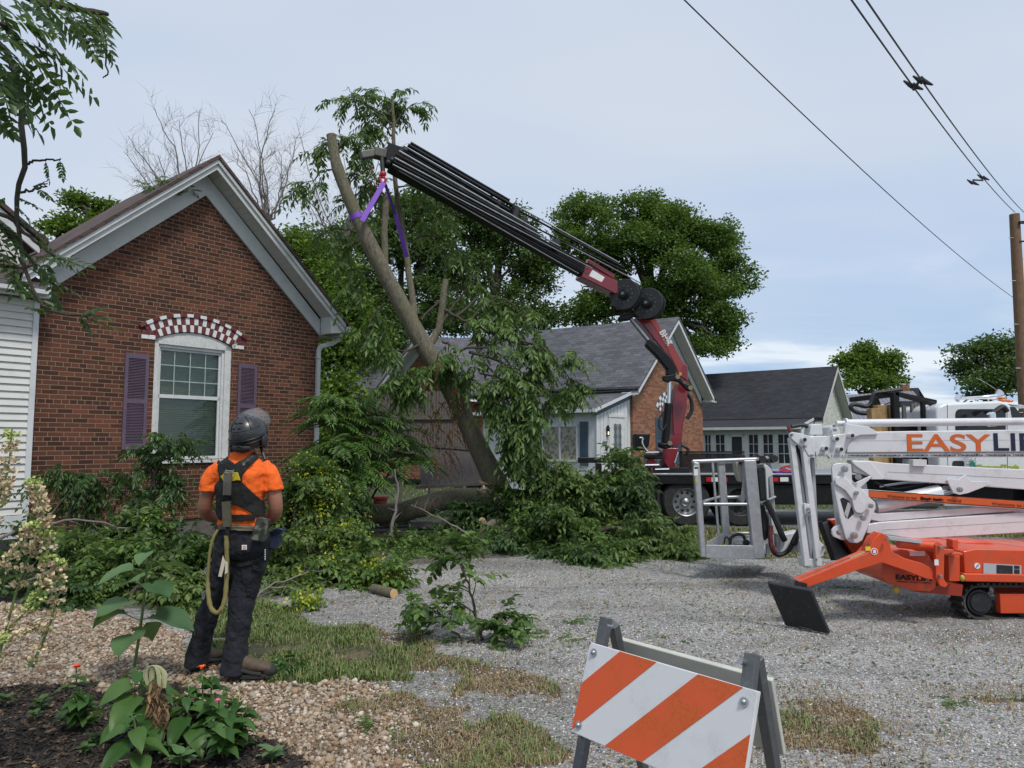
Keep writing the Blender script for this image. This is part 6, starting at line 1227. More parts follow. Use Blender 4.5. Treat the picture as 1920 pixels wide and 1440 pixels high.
for s_ in [
    ([(738, 235, 12.8), (700, 205, 12.6), (660, 185, 12.4), (622, 188, 12.3)], .022), ([(715, 215, 12.6), (680, 190, 12.4), (650, 165, 12.3)], .018), ([(738, 230, 12.8), (725, 195, 12.8), (722, 180, 12.8)], .03), ([(740, 235, 12.8), (760, 205, 12.7), (800, 188, 12.6)], .02),
    ([(738, 280, 12.8), (710, 240, 12.5), (690, 225, 12.4)], .02), ([(735, 300, 12.8), (700, 280, 12.5), (670, 275, 12.3)], .02), ([(735, 260, 12.8), (715, 225, 12.9), (705, 215, 12.9)], .02),
    ([(630, 290, 11.9), (605, 268, 11.8), (590, 280, 11.8)], .015), ([(628, 280, 12), (655, 262, 11.9), (672, 282, 11.9)], .015), ([(640, 320, 12), (610, 320, 11.8), (580, 345, 11.8), (565, 355, 11.8)], .018), ([(645, 350, 12), (680, 330, 12), (705, 350, 12)], .018),
    ([(720, 400, 12.4), (690, 380, 12.3), (650, 390, 12.2)], .02), ([(690, 440, 12.2), (650, 470, 12.0), (640, 500, 12)], .02), ([(720, 500, 12.3), (680, 520, 12.1), (660, 560, 12)], .02), ([(742, 560, 12.3), (700, 590, 12.1), (690, 640, 12)], .02),
    ([(757, 440, 12.7), (790, 400, 12.8), (830, 400, 12.9)], .02), ([(757, 460, 12.7), (800, 440, 12.7), (850, 460, 12.8), (890, 500, 12.8)], .025), ([(745, 350, 12.8), (780, 350, 12.8), (800, 370, 12.8)], .02),
    ([(800, 640, 12.3), (760, 660, 12.0), (740, 700, 11.9), (720, 720, 11.9)], .03), ([(820, 620, 12.4), (860, 560, 12.5), (890, 530, 12.5)], .03), ([(830, 580, 12.4), (870, 600, 12.4), (920, 620, 12.4), (960, 620, 12.3)], .04), ([(850, 600, 12.4), (900, 560, 12.4), (930, 590, 12.3)], .03),
    ([(900, 620, 12.4), (960, 640, 12.2), (1010, 650, 12.1), (1020, 690, 12.1)], .03), ([(880, 660, 12.3), (940, 680, 12.1), (1000, 720, 12), (1050, 735, 12)], .03), ([(860, 700, 12.3), (900, 720, 12), (940, 760, 11.9)], .03), ([(890, 760, 12.3), (950, 740, 12), (990, 775, 11.9), (990, 830, 11.9)], .03),
    ([(820, 690, 12.3), (790, 700, 12.0), (770, 740, 11.9)], .025), ([(830, 640, 12.4), (850, 650, 12.0), (870, 700, 11.9)], .025), ([(910, 800, 12.4), (960, 800, 12.1), (985, 840, 12)], .025), ([(930, 850, 12.4), (980, 840, 12.1), (1000, 870, 12)], .02), ([(960, 640, 12.2), (1010, 650, 12.0), (1060, 700, 11.9), (1080, 730, 11.9)], .02), ([(940, 740, 12), (975, 790, 11.9), (985, 850, 11.9)], .02), ([(900, 700, 12.2), (960, 720, 12), (990, 760, 12), (1000, 820, 11.9)], .02),
    ([(870, 620, 12.4), (930, 560, 12.6), (990, 600, 12.5), (1010, 640, 12.5)], .025), ([(850, 660, 12.2), (910, 650, 12), (960, 690, 11.9), (975, 740, 11.9)], .025), ([(700, 480, 12.2), (670, 440, 12.4), (640, 430, 12.4), (600, 440, 12.4)], .02), ([(790, 600, 12.5), (850, 540, 12.9), (880, 545, 12.9)], .02)]: shoot(*s_)
mb = MB(); paths = []
for pts, r, tw, twl in SH:
    dY = .45 if pts[-1][1] < 600 else 0
    q = poly_path([P(a, b, Y+dY*min(1, i)) for i, (a, b, Y) in enumerate(pts)], 12, .015); mb.tube(q, [r*(1-.8*i/12) for i in range(13)], 6); k_ = 2 if pts[-1][1] > 600 else 1; paths += [q]*k_; tw_ = twigs_on(mb, q, r, 4, .38, .8, .1, .35, 1.0, 4, .5); paths += tw_*k_ if k_ > 1 else tw_[:3]
mb.build('twigs', bark_far if False else bark_dk, LT, smooth=True)
lv = LV(); B, D = along(paths, 1150, .3); D = nrm(D*.5+rnd_dir(len(B), .4)*.8+[0, 0, -.1]); fronds(lv, B, D, .22+.18*rng.random(len(B)), 5, .16, .054, .6, .8, .25)
lv.build('foliage', leaf_w, LT, curl=.1)
lv = LV(); B = np.array([P(828, 800, 11.9)]*34)+rng.normal(size=(34, 3))*[.16, .15, .42]; fronds(lv, B, rnd_dir(34, .3), .28, 7, .08, .022, 1.0, 1.3, .3); B = np.array([P(705, 335, 12.2)]*16)+rng.normal(size=(16, 3))*[.12, .1, .16]; fronds(lv, B, rnd_dir(16, .3), .2, 6, .07, .02, 1.0, 1.3, .3)
lv.build('dead_leaves', leaf_r, LT)
# slings
psl = simple('purple_sling_bright', (.2, .07, .5), .5, var=.1)
SL = empty('sling', tuple(P(719, 345, 11.9)), 0, 'bright purple lifting slings hanging from the crane hook round the trunk', 'sling')
mb = MB(); mb.beam(P(720, 342, 11.88), P(679, 414, 11.72), .085, .012, up=(0, 1, 0)); mb.build('strap', psl, SL)
mb = MB(); mb.beam(P(722, 344, 11.9), P(741, 400, 12.25), .05, .012, up=(0, 1, 0)); mb.beam(P(741, 400, 12.25), P(763, 482, 12.5), .075, .012, up=(0, 1, 0)); mb.build('strap', simple('purple_sling_dark', (.09, .03, .28), .5), SL)
i0 = min(range(45), key=lambda i: abs(tp[i].z-P(676, 408, 11.95).z)); c = tp[i0]; ax = (tp[i0+1]-tp[i0-1]).normalized(); u_ = ax.cross(Vector((0, 1, 0))).normalized(); v_ = ax.cross(u_); mb = MB()
mb.cyl(c-ax*.045, c+ax*.045, rr[i0]*1.06, n=24); mb.build('choker', psl, SL, smooth=True)
# ================================================================== FALLEN LOG
LG = empty('fallen_log', tuple(G(720, 985)), 0, 'thick mossy fallen trunk lying across the yard', 'log')
mb = MB(); q = poly_path([P(615, 975, 13.0), P(680, 965, 13.0), P(745, 962, 13.05), P(790, 950, 13.1), P(850, 935, 13.3), P(925, 937, 13.3)], 30); rl_ = [.17, .18, .175, .19, .18, .2]; mb.tube(q, [np.interp(i/30*5, range(6), rl_)*(1+random.uniform(-.03, .03)) for i in range(31)], 20); mb.build('trunk', bark, LG, smooth=True)
mb = MB(); mb.tube([P(690, 950, 12.95), P(691, 941, 12.9)], [.05, .035], 10); mb.tube([P(735, 985, 12.9), P(745, 955, 12.8)], [.05, .04], 8); mb.build('branch_stub', bark, LG, smooth=True)
mb = MB(); mb.cyl(P(691, 940.5, 12.9), P(691, 939.5, 12.9), .036, n=12)
for a, b, Y, r in ((905, 977, 12.0, .055),): c = P(a, b, Y); mb.cyl(c, c+Vector((-.02, -.03, .012)), r, n=16)
mb.build('cut_end', cutwood, LG)
mb = MB(); 
for _ in range(9):
    c = P(random.uniform(895, 945), random.uniform(900, 922), 12.3); mb.prism([c, c+Vector((random.uniform(-.16, .02), 0, random.uniform(.02, .08))), c+Vector((random.uniform(-.1, .14), 0, -.03))], (0, .05, .01))
mb.build('torn_wood', cutwood, LG)
mb = MB(); q = poly_path([P(915, 1030, 11.7), P(905, 1005, 11.8), P(918, 985, 11.9), P(945, 975, 12)], 12, .01); mb.tube(q, [.1, .1, .09, .09, .085, .08, .08, .075, .07, .07, .06, .06, .05], 12); mb.tube([P(912, 990, 11.9), P(905, 977, 12.0)], [.065, .055], 12); mb.build('cut_branch', bark, None, smooth=True, label='gnarled crooked stub with a pale sawn end in the debris', cat='branch')
for i, (a, b, c_, lab) in enumerate((((738, 1122), (700, 1112), .035, 'short cut log with a pale sawn end at the gravel edge'),)):
    mb = MB(); p0, p1 = G(*a), G(*b); p0.z += .05; p1.z += .05; mb.tube([p0, p0.lerp(p1, .5), p1], [.05, .052, .048], 12); o = mb.build('cut_piece', bark, None, smooth=True, label=lab, cat='log'); mb = MB(); d = (p0-p1).normalized(); mb.cyl(p0, p0+d*.006, .047, n=14); mb.build('cut_end', cutwood, o)
# ================================================================== FALLEN BOUGHS
def bough(lab, pts, r, ntw, twl, nfr, frl=(.22, .2), ll=.09, lw=.036, mat=None, droop=.35, hang=.5, name='fallen_bough', group='felled leafy boughs on the ground', yel=0, nl=6, wood=None, form=4, cat='bough', jit=.25, t0=.2, up=.25, spread=.8, ground=True):
    pp = [P(*p) if len(p) == 3 else G(*p) for p in pts]; f = min(pp, key=lambda v: v.z); t = empty(name, (f.x, f.y, 0), 0, lab, cat, group)
    mb = MB(); q = poly_path(pp, 16, .012); mb.tube(q, [r*(1-.75*i/16) for i in range(17)], 8); tw = twigs_on(mb, q, r, ntw, twl, spread, up, t0, 1.0, 5, .45)
    if ground:
        for w_ in tw:
            for v in w_:
                if v.z < .03: v.z = .03+random.random()*.03
    mb.build('stem', wood or bark_dk, t, smooth=True)
    lv = LV(); B, D = along(tw+[q], nfr, .15); n = len(B); D = nrm(D*.6+rnd_dir(n, .5)*.75+[0, 0, .1]); L = frl[0]+frl[1]*rng.random(n)
    if ground: 
        low = B[:, 2] < .25; D[low, 2] = np.abs(D[low, 2])*.5+.1
    fronds(lv, B, D, L, nl, ll, lw, droop, hang, jit)
    if ground:
        for arr in lv.P: arr[:, 2] = np.maximum(arr[:, 2], .012+.03*rng.random(len(arr)))
    lv.build('foliage', mat or leaf_w, t, form=form)
    if yel:
        yel = int(yel*1.5)
        lv = LV(); k = rng.choice(n, yel); B2 = B[k]+rng.normal(size=(yel, 3))*.05; m = 20; Bm = np.repeat(B2, m, 0)+rng.normal(size=(yel*m, 3))*.05; Bm[:, 2] = np.maximum(Bm[:, 2], .02); lv.add(Bm, rnd_dir(yel*m), nrm(rng.normal(size=(yel*m, 3))+[0, 0, .6]), .042, .026); lv.build('seed_clusters', leaf_y, t)
    return t
# right-hand mound
leaf_w2 = leafmat('wilting_leaves_light', (.03, .06, .012), (.075, .13, .026), (.16, .23, .06), .33, .45, clump=1.6, back=(.2, .26, .13))
leaf_w3 = leafmat('wilting_leaves_dark', (.01, .028, .008), (.028, .066, .016), (.07, .13, .035), .3, .42, clump=1.6, back=(.14, .2, .1))
LM = [leaf_w, leaf_w3, leaf_w2]
RB = [
 ('shaded leafy bough covering the ground between the log and the leaning base', [(880, 990, 12.3), (920, 960, 12.4), (980, 950, 12.4), (1030, 980, 12.2)], .04, 12, .7, 200),
 ('leafy bough tucked under the right end of the log', [(820, 1000, 12.2), (855, 965, 12.5), (900, 965, 12.4), (950, 1000, 12.0)], .03, 12, .45, 190),
 ('dark leafy bough draping from the cut trunk toward the truck', [(960, 940, 12.2), (1010, 915, 12.0), (1080, 912, 11.8), (1150, 960, 11.5)], .06, 12, .55, 220),
 ('tall leafy bough standing up in front of the truck bed', [(1040, 1000, 11.6), (1090, 940, 11.6), (1135, 895, 11.7), (1160, 880, 11.7)], .05, 12, .6, 230),
 ('bough arching down to the right in front of the truck tail', [(1060, 960, 11.6), (1140, 912, 11.5), (1190, 950, 11.3), (1220, 1015, 11.0)], .05, 12, .55, 240),
 ('low bough whose tip points right onto the grass strip', [(1080, 1020, 11.0), (1150, 990, 10.8), (1220, 1015, 10.5), (1285, 1045, 10.2)], .04, 12, .6, 240),
 ('dense low bough at the front edge of the right-hand mound', [(1000, 1000, 11.0), (1060, 1000, 10.7), (1120, 1035, 10.3), (1170, 1060)], .04, 12, .6, 240),
 ('bough spilling onto the gravel left of the front edge', [(930, 990, 11.3), (980, 1000, 11.0), (1050, 1030, 10.6), (1090, 1055)], .04, 12, .6, 230),
 ('bough with drooping leaves against the white porch wall', [(980, 945, 12.2), (1030, 945, 12.2), (1070, 960, 12.0), (1110, 995, 11.8)], .04, 12, .5, 200),
 ('low spread of leaves in front of the sawn stub', [(880, 1040, 11.3), (930, 1010, 11.2), (980, 1020, 11.0), (1020, 1050, 10.7)], .035, 10, .55, 200),
 ('matted leaves along the rear of the right-hand mound', [(1000, 950, 12.4), (1080, 940, 12.2), (1160, 950, 12.0), (1210, 990, 11.6)], .04, 12, .7, 230)]
for i_, (lab, pts, r, a, b, n) in enumerate(RB): bough(lab, pts, r, a, b, int(n*1.3), ll=.13, lw=.052, up=.1, mat=LM[i_ % 3], hang=.7, jit=.35)
# middle and left-hand debris
LB = [
 ('broad-leaved bough heaped against the wall corner behind the worker', [(520, 1010, 9.9), (560, 960, 10.2), (600, 935, 10.3), (640, 975, 10.2)], .03, 11, .5, 230, 16),
 ('bough heaped below the feathery shrub above the log end', [(580, 1000, 10.8), (610, 950, 11.0), (650, 930, 11.2), (690, 975, 11.0)], .03, 10, .45, 180, 12),
 ('tall bright bough rising beside the worker right arm', [(545, 1020, 9.3), (560, 940, 9.5), (585, 895, 9.7), (612, 900, 9.8)], .03, 10, .45, 170, 40),
 ('lowest dark bough at the left edge above the pebbles', [(-60, 1110, 7.6), (20, 1080, 7.6), (90, 1085, 7.4), (150, 1120, 7.2)], .03, 10, .5, 200, 0),
 ('dark bough beneath the two weathered posts', [(-40, 1060, 8.2), (20, 1040, 8.3), (70, 1045, 8.2), (110, 1080, 8.0)], .03, 10, .5, 180, 0),
 ('low bough on the gravel strip left of the worker feet', [(230, 1125, 7.3), (280, 1095, 7.4), (330, 1100, 7.3), (370, 1130, 7.1)], .025, 9, .45, 170, 0),
 ('leafy bough hanging in front of the fallen log', [(870, 985, 12.4), (840, 995, 12.2), (800, 1010, 12.0), (760, 1035, 11.8)], .03, 8, .35, 90, 0),
 ('leaf litter bough between the log and the gravel', [(900, 1010, 11.6), (840, 1010, 11.4), (790, 1035, 11.0), (760, 1050)], .03, 10, .5, 150, 0),
 ('yellow-tipped bough right of the worker and below the log', [(560, 1020, 9.6), (610, 1010, 9.6), (670, 1040, 9.2), (725, 1095, 8.6)], .035, 12, .5, 230, 40),
 ('yellow-flowered bough spilling right of the worker', [(540, 985, 9.6), (580, 945, 9.6), (605, 1000, 9.2), (640, 1070, 8.6)], .035, 12, .6, 220, 34),
 ('bright seed-clustered bough just right of the worker shoulder', [(530, 1000, 9.6), (555, 935, 9.8), (585, 905, 10.0), (615, 925, 10.0)], .03, 10, .42, 190, 44),
 ('low bough on the gravel right of the worker', [(600, 1090, 8.6), (650, 1060, 8.5), (700, 1080, 8.2), (735, 1105, 8.0)], .03, 10, .5, 190, 22),
 ('bough close behind the worker legs', [(560, 1080, 8.6), (540, 1050, 8.6), (570, 1100, 8.2), (560, 1130, 7.9)], .03, 10, .5, 170, 10),
 ('dark mass of boughs directly left of the worker', [(250, 1080, 8.6), (300, 1010, 8.8), (350, 1015, 8.8), (395, 1070, 8.6)], .04, 12, .65, 260, 6),
 ('dark bough under the purple shutter', [(150, 1080, 8.5), (200, 1025, 8.7), (260, 1020, 8.7), (310, 1075, 8.5)], .04, 12, .65, 260, 10),
 ('dark bough at the foot of the left wall', [(60, 1090, 8.3), (120, 1045, 8.4), (180, 1040, 8.4), (240, 1090, 8.2)], .04, 12, .65, 250, 6),
 ('low front bough of the left-hand mound behind the sunflower', [(330, 1090, 7.9), (260, 1050, 8.0), (200, 1060, 7.8), (150, 1110, 7.5)], .035, 12, .6, 260, 0),
 ('low bough behind the dried flower stalks', [(30, 1100, 7.6), (90, 1060, 7.8), (140, 1080, 7.6), (200, 1120, 7.4)], .035, 12, .6, 240, 0),
 ('bough behind the worker waist along the brick wall', [(380, 1030, 9.3), (440, 1000, 9.6), (510, 985, 9.8), (560, 1010, 9.5)], .035, 12, .6, 230, 14),
 ('bough low between the worker and the brick wall', [(350, 1100, 8.3), (400, 1060, 8.4), (470, 1050, 8.5), (540, 1100, 8.2)], .035, 12, .6, 230, 0),
 ('bough filling under the fallen log on the left', [(600, 1040, 10.6), (660, 1020, 10.8), (740, 1010, 11.2), (800, 1030, 11.2)], .03, 10, .5, 170, 0)]
for i_, (lab, pts, r, a, b, n, y) in enumerate(LB): bough(lab, pts, r, a, b*.75, int(n*1.15), yel=y, ll=.1, lw=.05, frl=(.18, .14), up=.04, nl=5, mat=LM[(i_*2+(1 if y == 0 else 2)) % 3], jit=.35)
bough('upright wilting branch leaning on the wall left of the shutter', [(115, 1010, 9.2), (135, 950, 9.3), (125, 900, 9.3), (105, 875, 9.3)], .02, 8, .3, 90, name='leaning_branch', group='branches leaning on the brick wall', hang=1.1, droop=.8, mat=leaf_fr, up=0)
bough('drooping branch tip in front of the lower brick wall', [(290, 990, 9.2), (230, 925, 9.3), (190, 900, 9.3), (160, 905, 9.3)], .02, 8, .28, 80, name='leaning_branch', group='branches leaning on the brick wall', hang=1.1, droop=.8, mat=leaf_fr, up=0)
bough('taller branch with curled leaves reaching up to the window sill', [(300, 1000, 9.0), (285, 930, 9.1), (300, 870, 9.1), (345, 835, 9.1)], .022, 9, .3, 110, name='leaning_branch', group='branches leaning on the brick wall', hang=.8, droop=.5, mat=leaf_fr, up=.1)
bough('short leafy twig below the left window corner', [(300, 960, 9.0), (280, 880, 9.1), (262, 850, 9.1)], .015, 6, .2, 50, name='leaning_branch', group='branches leaning on the brick wall', hang=.9, droop=.6, mat=leaf_fr, up=0)
# palm-like sapling clump with long pinnate fronds by the corner
def clump(name, lab, c, pts, nl, ll, lw, L, mat, droop=.45, cat='shrub', form=4, stems=None):
    t = empty(name, (c[0], c[1], 0), 0, lab, cat); mb = MB()
    for s in pts: q = poly_path([Vector((c[0], c[1], 0)), Vector((c[0], c[1], 0)).lerp(P(*s), .6)+Vector((0, 0, .15)), P(*s)], 10, .01); mb.tube(q, [.03*(1-.7*i/10) for i in range(11)], 6)
    mb.build('stem', bark_dk, t, smooth=True); lv = LV()
    for s in pts:
        n = 26; B = np.array([P(*s)]*n)+rng.normal(size=(n, 3))*.06; a = rng.random(n)*6.28; D = np.stack([np.cos(a), np.sin(a), .1+.5*rng.random(n)], -1); fronds(lv, B, D, L*(.75+.5*rng.random(n)), nl, ll, lw, droop, .12, .06, 0)
    lv.build('foliage', mat, t, form=form); return t
c_ = G(690, 990)
leaf_sm = leafmat('sumac_leaves', (.03, .075, .015), (.07, .15, .03), (.13, .23, .06), .35, .4, clump=2, back=(.2, .28, .14))
clump('sumac_shrub', 'bright green shrub with long feathery fronds at the house corner', G(660, 985), [(650, 760, 12.3), (620, 790, 12.0), (690, 790, 12.4), (660, 830, 12.0), (610, 850, 11.8), (640, 890, 11.8), (690, 870, 12.0), (600, 910, 11.6), (625, 930, 11.8), (620, 755, 12.2), (650, 840, 11.7), (740, 825, 12.3), (700, 795, 12.2), (670, 900, 11.7), (765, 860, 12.4)], 13, .15, .036, .66, leaf_sm, .5, form=4)
# foreground sprig standing in the gravel
bough('knee-high leafy branch standing alone on the gravel', [(905, 1200, 5.9), (885, 1120, 6.1), (865, 1060, 6.2), (850, 1015, 6.25)], .014, 9, .34, 70, frl=(.12, .08), ll=.085, lw=.05, nl=3, name='gravel_branch', group=None, form=6, mat=leaf_w, hang=.35, droop=.2)
bough('lower spreading half of the branch on the gravel', [(880, 1215, 5.85), (840, 1170, 5.9), (810, 1140, 5.95), (785, 1130, 5.95)], .012, 7, .26, 42, frl=(.12, .06), ll=.085, lw=.05, nl=3, name='gravel_branch', group=None, form=6, mat=leaf_w, hang=.35, droop=.3)
bough('rightward leafy tip of the branch on the gravel', [(870, 1220, 5.8), (900, 1185, 5.8), (935, 1170, 5.8), (965, 1185, 5.8)], .012, 7, .24, 48, frl=(.12, .06), ll=.085, lw=.05, nl=3, name='gravel_branch', group=None, form=6, mat=leaf_w, hang=.35, droop=.3)
bough('yellow-green sprig on the ground right of the worker feet', [(500, 1160), (540, 1150), (570, 1140), (600, 1135)], .008, 6, .22, 30, frl=(.1, .06), ll=.06, lw=.03, nl=5, name='fallen_sprig', yel=8, form=6, group='small sprigs on the ground')
bough('flattened sprig on pebbles at the worker right boot', [(455, 1280), (490, 1275), (520, 1262), (550, 1255)], .006, 5, .14, 22, frl=(.08, .05), ll=.06, lw=.035, nl=3, name='fallen_sprig', form=6, group='small sprigs on the ground', mat=leaf_gdn)
# bare dead branches in the debris
for lab, pts, r in (('pale bare branch sweeping right from the worker knees', [(450, 1150, 7.6), (500, 1105, 7.7), (560, 1080, 7.9), (620, 1065, 8.1)], .014), ('thin bare branch just below the sweeping one', [(470, 1120, 7.7), (520, 1100, 7.7), (570, 1110, 7.6), (600, 1135, 7.5)], .01),
    ('bare grey branch standing up beside the log', [(720, 1060, 11.3), (735, 985, 11.4), (748, 930, 11.5), (740, 880, 11.5)], .035), ('forked bare branch in front of the log', [(900, 1010, 11.2), (850, 985, 11.3), (800, 960, 11.4), (770, 945, 11.5)], .018),
    ('dark bare branch low behind the flower stalks', [(0, 1010, 8.0), (60, 985, 8.2), (150, 975, 8.4), (260, 995, 8.6)], .02), ('bare stick on the left mound', [(10, 1100, 7.2), (60, 1085, 7.2), (110, 1050, 7.4)], .012), ('grey branch lying behind the sunflower', [(300, 1120, 7.5), (350, 1100, 7.6), (400, 1075, 7.8)], .03), ('long grey stick across the brush right of the worker', [(560, 1000, 8.9), (600, 1040, 8.8), (640, 1085, 8.6)], .014)):
    pp = [P(*p) for p in pts]; mb = MB(); q = poly_path(pp, 14, .012); mb.tube(q, [r*(1-.7*i/14) for i in range(15)], 7); twigs_on(mb, q, r, 5, .4, .7, .15, .2, 1, 4, .45); mb.build('bare_branch', bark_far, None, smooth=True, label=lab, cat='branch', group='bare branches in the debris')
# leafy debris on the gravel and on the roof
lv = LV(); n = 2200; p = sample(n, [0, 4], (-2, 7, 3.2, 10.5)); p[:, 2] += .008; lv.add(p, rnd_dir(n, .15), nrm(rng.normal(size=(n, 3))*.25+[0, 0, 1]), .02+.03*rng.random(n), .012+.01*rng.random(n)); lv.build('leaf_litter', leaf_w, None, kind='stuff', label='torn green leaves strewn over the gravel')
lv = LV(); n = 2000; p = sample(n, [0, 1, 4, 3], (-4, 6, 3.0, 9)); p[:, 2] += .01; lv.add(p, rnd_dir(n, .15), nrm(rng.normal(size=(n, 3))*.3+[0, 0, 1]), .02+.03*rng.random(n), .01+.01*rng.random(n)); lv.build('dry_litter', islandmat('litter', [(.1, (.16, .08, .04)), (.6, (.3, .19, .1)), (.9, (.42, .33, .2))], .8), None, kind='stuff', label='dry brown leaf bits over gravel and pebbles')
for i, (a, b, lab) in enumerate(((1080, 1165, 'green leaf tuft lying left of the foot plate'), (1015, 1190, 'small green tuft right of the gravel branch'), (1800, 1320, 'leafy tuft at the lower right of the gravel'), (1270, 1205, 'green tuft beyond the barricade centre'), (1060, 1200, 'darker tuft just behind the barricade left leg'), (1590, 1105, 'flattened tuft under the orange outrigger'), (1390, 1290, 'tuft beside the right barricade post'), (690, 1370, 'weed tuft at the pebble edge'))):
    g = G(a, b); lv = LV(); n = 7; B = np.array([g]*n)+rng.normal(size=(n, 3))*[.05, .04, 0]; B[:, 2] = .012; fronds(lv, B, rnd_dir(n, .1), .12, 4, .05, .02, .0, .05, .15); 
    for arr in lv.P: arr[:, 2] = np.maximum(arr[:, 2], .012)
    lv.build('leaf_tuft', leaf_w, None, label=lab, cat='leaf tuft', group='green tufts on the ground')
lv = LV(); c0 = P(318, 345, 11.5); n = 60; B = np.array([c0]*n)+rng.normal(size=(n, 3))*[.2, .1, .05]; fronds(lv, B, rnd_dir(n, .2), .2, 6, .07, .025, .3, .2, .2); lv.build('roof_debris', leaf_w, None, label='leafy twigs lying on the brown roof edge', cat='bough')
# ================================================================== OVERHANGING BRANCH, TOP LEFT (near)
OB = empty('overhanging_tree', (-3.4, 2.6, 0), 0, 'near tree at the left edge whose leafy branches hang into the top left', 'tree')
mb = MB(); mb.tube(poly_path([Vector((-3.5, 2.6, 0)), Vector((-3.4, 2.7, 2)), P(-90, -200, 3.5)], 10), [.16-.008*i for i in range(11)], 12); mb.build('trunk', bark_dk, OB, smooth=True)
mb = MB(); NP = []
for pts, r in (([(-90, -200, 3.5), (20, -30, 3.6), (90, 5, 3.8), (160, 20, 4.0), (200, 25, 4.1)], .035), ([(-60, 60, 3.4), (10, 90, 3.5), (40, 180, 3.5), (42, 250, 3.5), (48, 320, 3.5), (30, 370, 3.5), (35, 430, 3.5), (50, 520, 3.5), (90, 585, 3.5), (170, 590, 3.5)], .016), ([(45, 310, 3.5), (80, 300, 3.5), (115, 300, 3.5)], .006), ([(35, 360, 3.5), (70, 355, 3.5), (90, 345, 3.5)], .006), ([(-60, 380, 3.4), (20, 410, 3.5), (60, 450, 3.5), (120, 490, 3.5)], .012),
    ([(-30, 20, 3.0), (20, 60, 3.2), (60, 110, 3.2)], .012), ([(60, -10, 3.6), (110, 40, 3.8), (120, 90, 3.8)], .01), ([(160, 15, 4), (195, 60, 4.1), (200, 130, 4.1), (195, 145, 4.1)], .006), ([(-60, 480, 3.5), (0, 500, 3.5), (60, 500, 3.5)], .01)):
    q = poly_path([P(*p) for p in pts], 16, .004); mb.tube(q, [r*(1-.7*i/16)+.0015 for i in range(17)], 8); NP.append(q)
mb.build('branch', bark_far if False else bark_dk, OB, smooth=True)
lv = LV()
def nf(px_, py_, Y, tx, ty, nl=8, ll=.085, lw=.036, droop=.1, hang=.08):
    a = np.array(P(px_, py_, Y)); b = np.array(P(tx, ty, Y+random.uniform(-.1, .1))); L = np.linalg.norm(b-a); fronds(lv, a[None], (b-a)[None]/L, L, nl, ll, lw, droop, hang, .1, 0)
for f_ in [(60, 80, 3.3, 175, 165), (50, 90, 3.3, 140, 220), (40, 110, 3.3, 95, 225), (60, 60, 3.3, 150, 120), (20, 100, 3.3, 60, 220), (0, 120, 3.3, 20, 230), (-20, 60, 3.2, 70, 150), (-20, 150, 3.3, 60, 200), (100, 20, 3.8, 190, 60), (150, 20, 4, 215, 110), (150, 30, 4, 185, 100), (170, 25, 4.1, 210, 50), (80, 0, 3.6, 150, 70), (60, -10, 3.5, 110, 60), (20, -10, 3.3, 80, 60), (-10, 0, 3.3, 40, 80), (120, 10, 3.8, 160, 80), (-30, -20, 3.2, 20, 60), (-30, 200, 3.3, 20, 240), (0, 30, 3.2, 90, 50), (-20, 100, 3.2, 40, 160), (180, 20, 4.1, 205, 90), (30, -30, 3.4, 190, 15), (0, 60, 3.2, 110, 100), (-20, 80, 3.1, 50, 190), (10, 60, 3.1, 120, 150), (20, 130, 3.3, 110, 190), (-10, 140, 3.2, 70, 235), (-40, 100, 3.1, 20, 180), (-30, 40, 3.0, 60, 100), (140, 10, 3.9, 200, 60), (130, 15, 3.9, 175, 90), (40, 0, 3.4, 110, 50)]: nf(*f_)
for f_ in [(112, 300, 3.5, 118, 330), (85, 300, 3.5, 92, 335), (70, 355, 3.5, 95, 370), (35, 370, 3.5, 75, 385), (30, 385, 3.5, 65, 415), (10, 370, 3.5, -10, 380), (60, 350, 3.5, 80, 340), (35, 410, 3.5, 60, 425)]: nf(*f_, nl=6, ll=.034, lw=.016, hang=.5)
for f_ in [(60, 450, 3.5, 150, 500), (40, 470, 3.5, 110, 530), (50, 500, 3.5, 140, 540), (20, 450, 3.5, 70, 490), (60, 430, 3.5, 110, 480), (-10, 430, 3.5, 30, 500), (60, 480, 3.5, 165, 485), (0, 480, 3.5, 40, 540), (-20, 400, 3.5, 30, 430), (90, 585, 3.5, 60, 575), (100, 585, 3.5, 105, 560), (150, 590, 3.5, 215, 610), (155, 588, 3.5, 190, 572), (160, 590, 3.5, 200, 590), (40, 440, 3.5, 20, 540), (80, 490, 3.5, 100, 545), (20, 520, 3.5, 60, 550), (0, 420, 3.5, 40, 470), (-20, 470, 3.5, 20, 480), (150, 590, 3.5, 170, 620)]: nf(*f_, nl=7, ll=.055, lw=.026, hang=.15)
lv.build('foliage', leaf_near, OB, form=6)
from mathutils.bvhtree import BVHTree
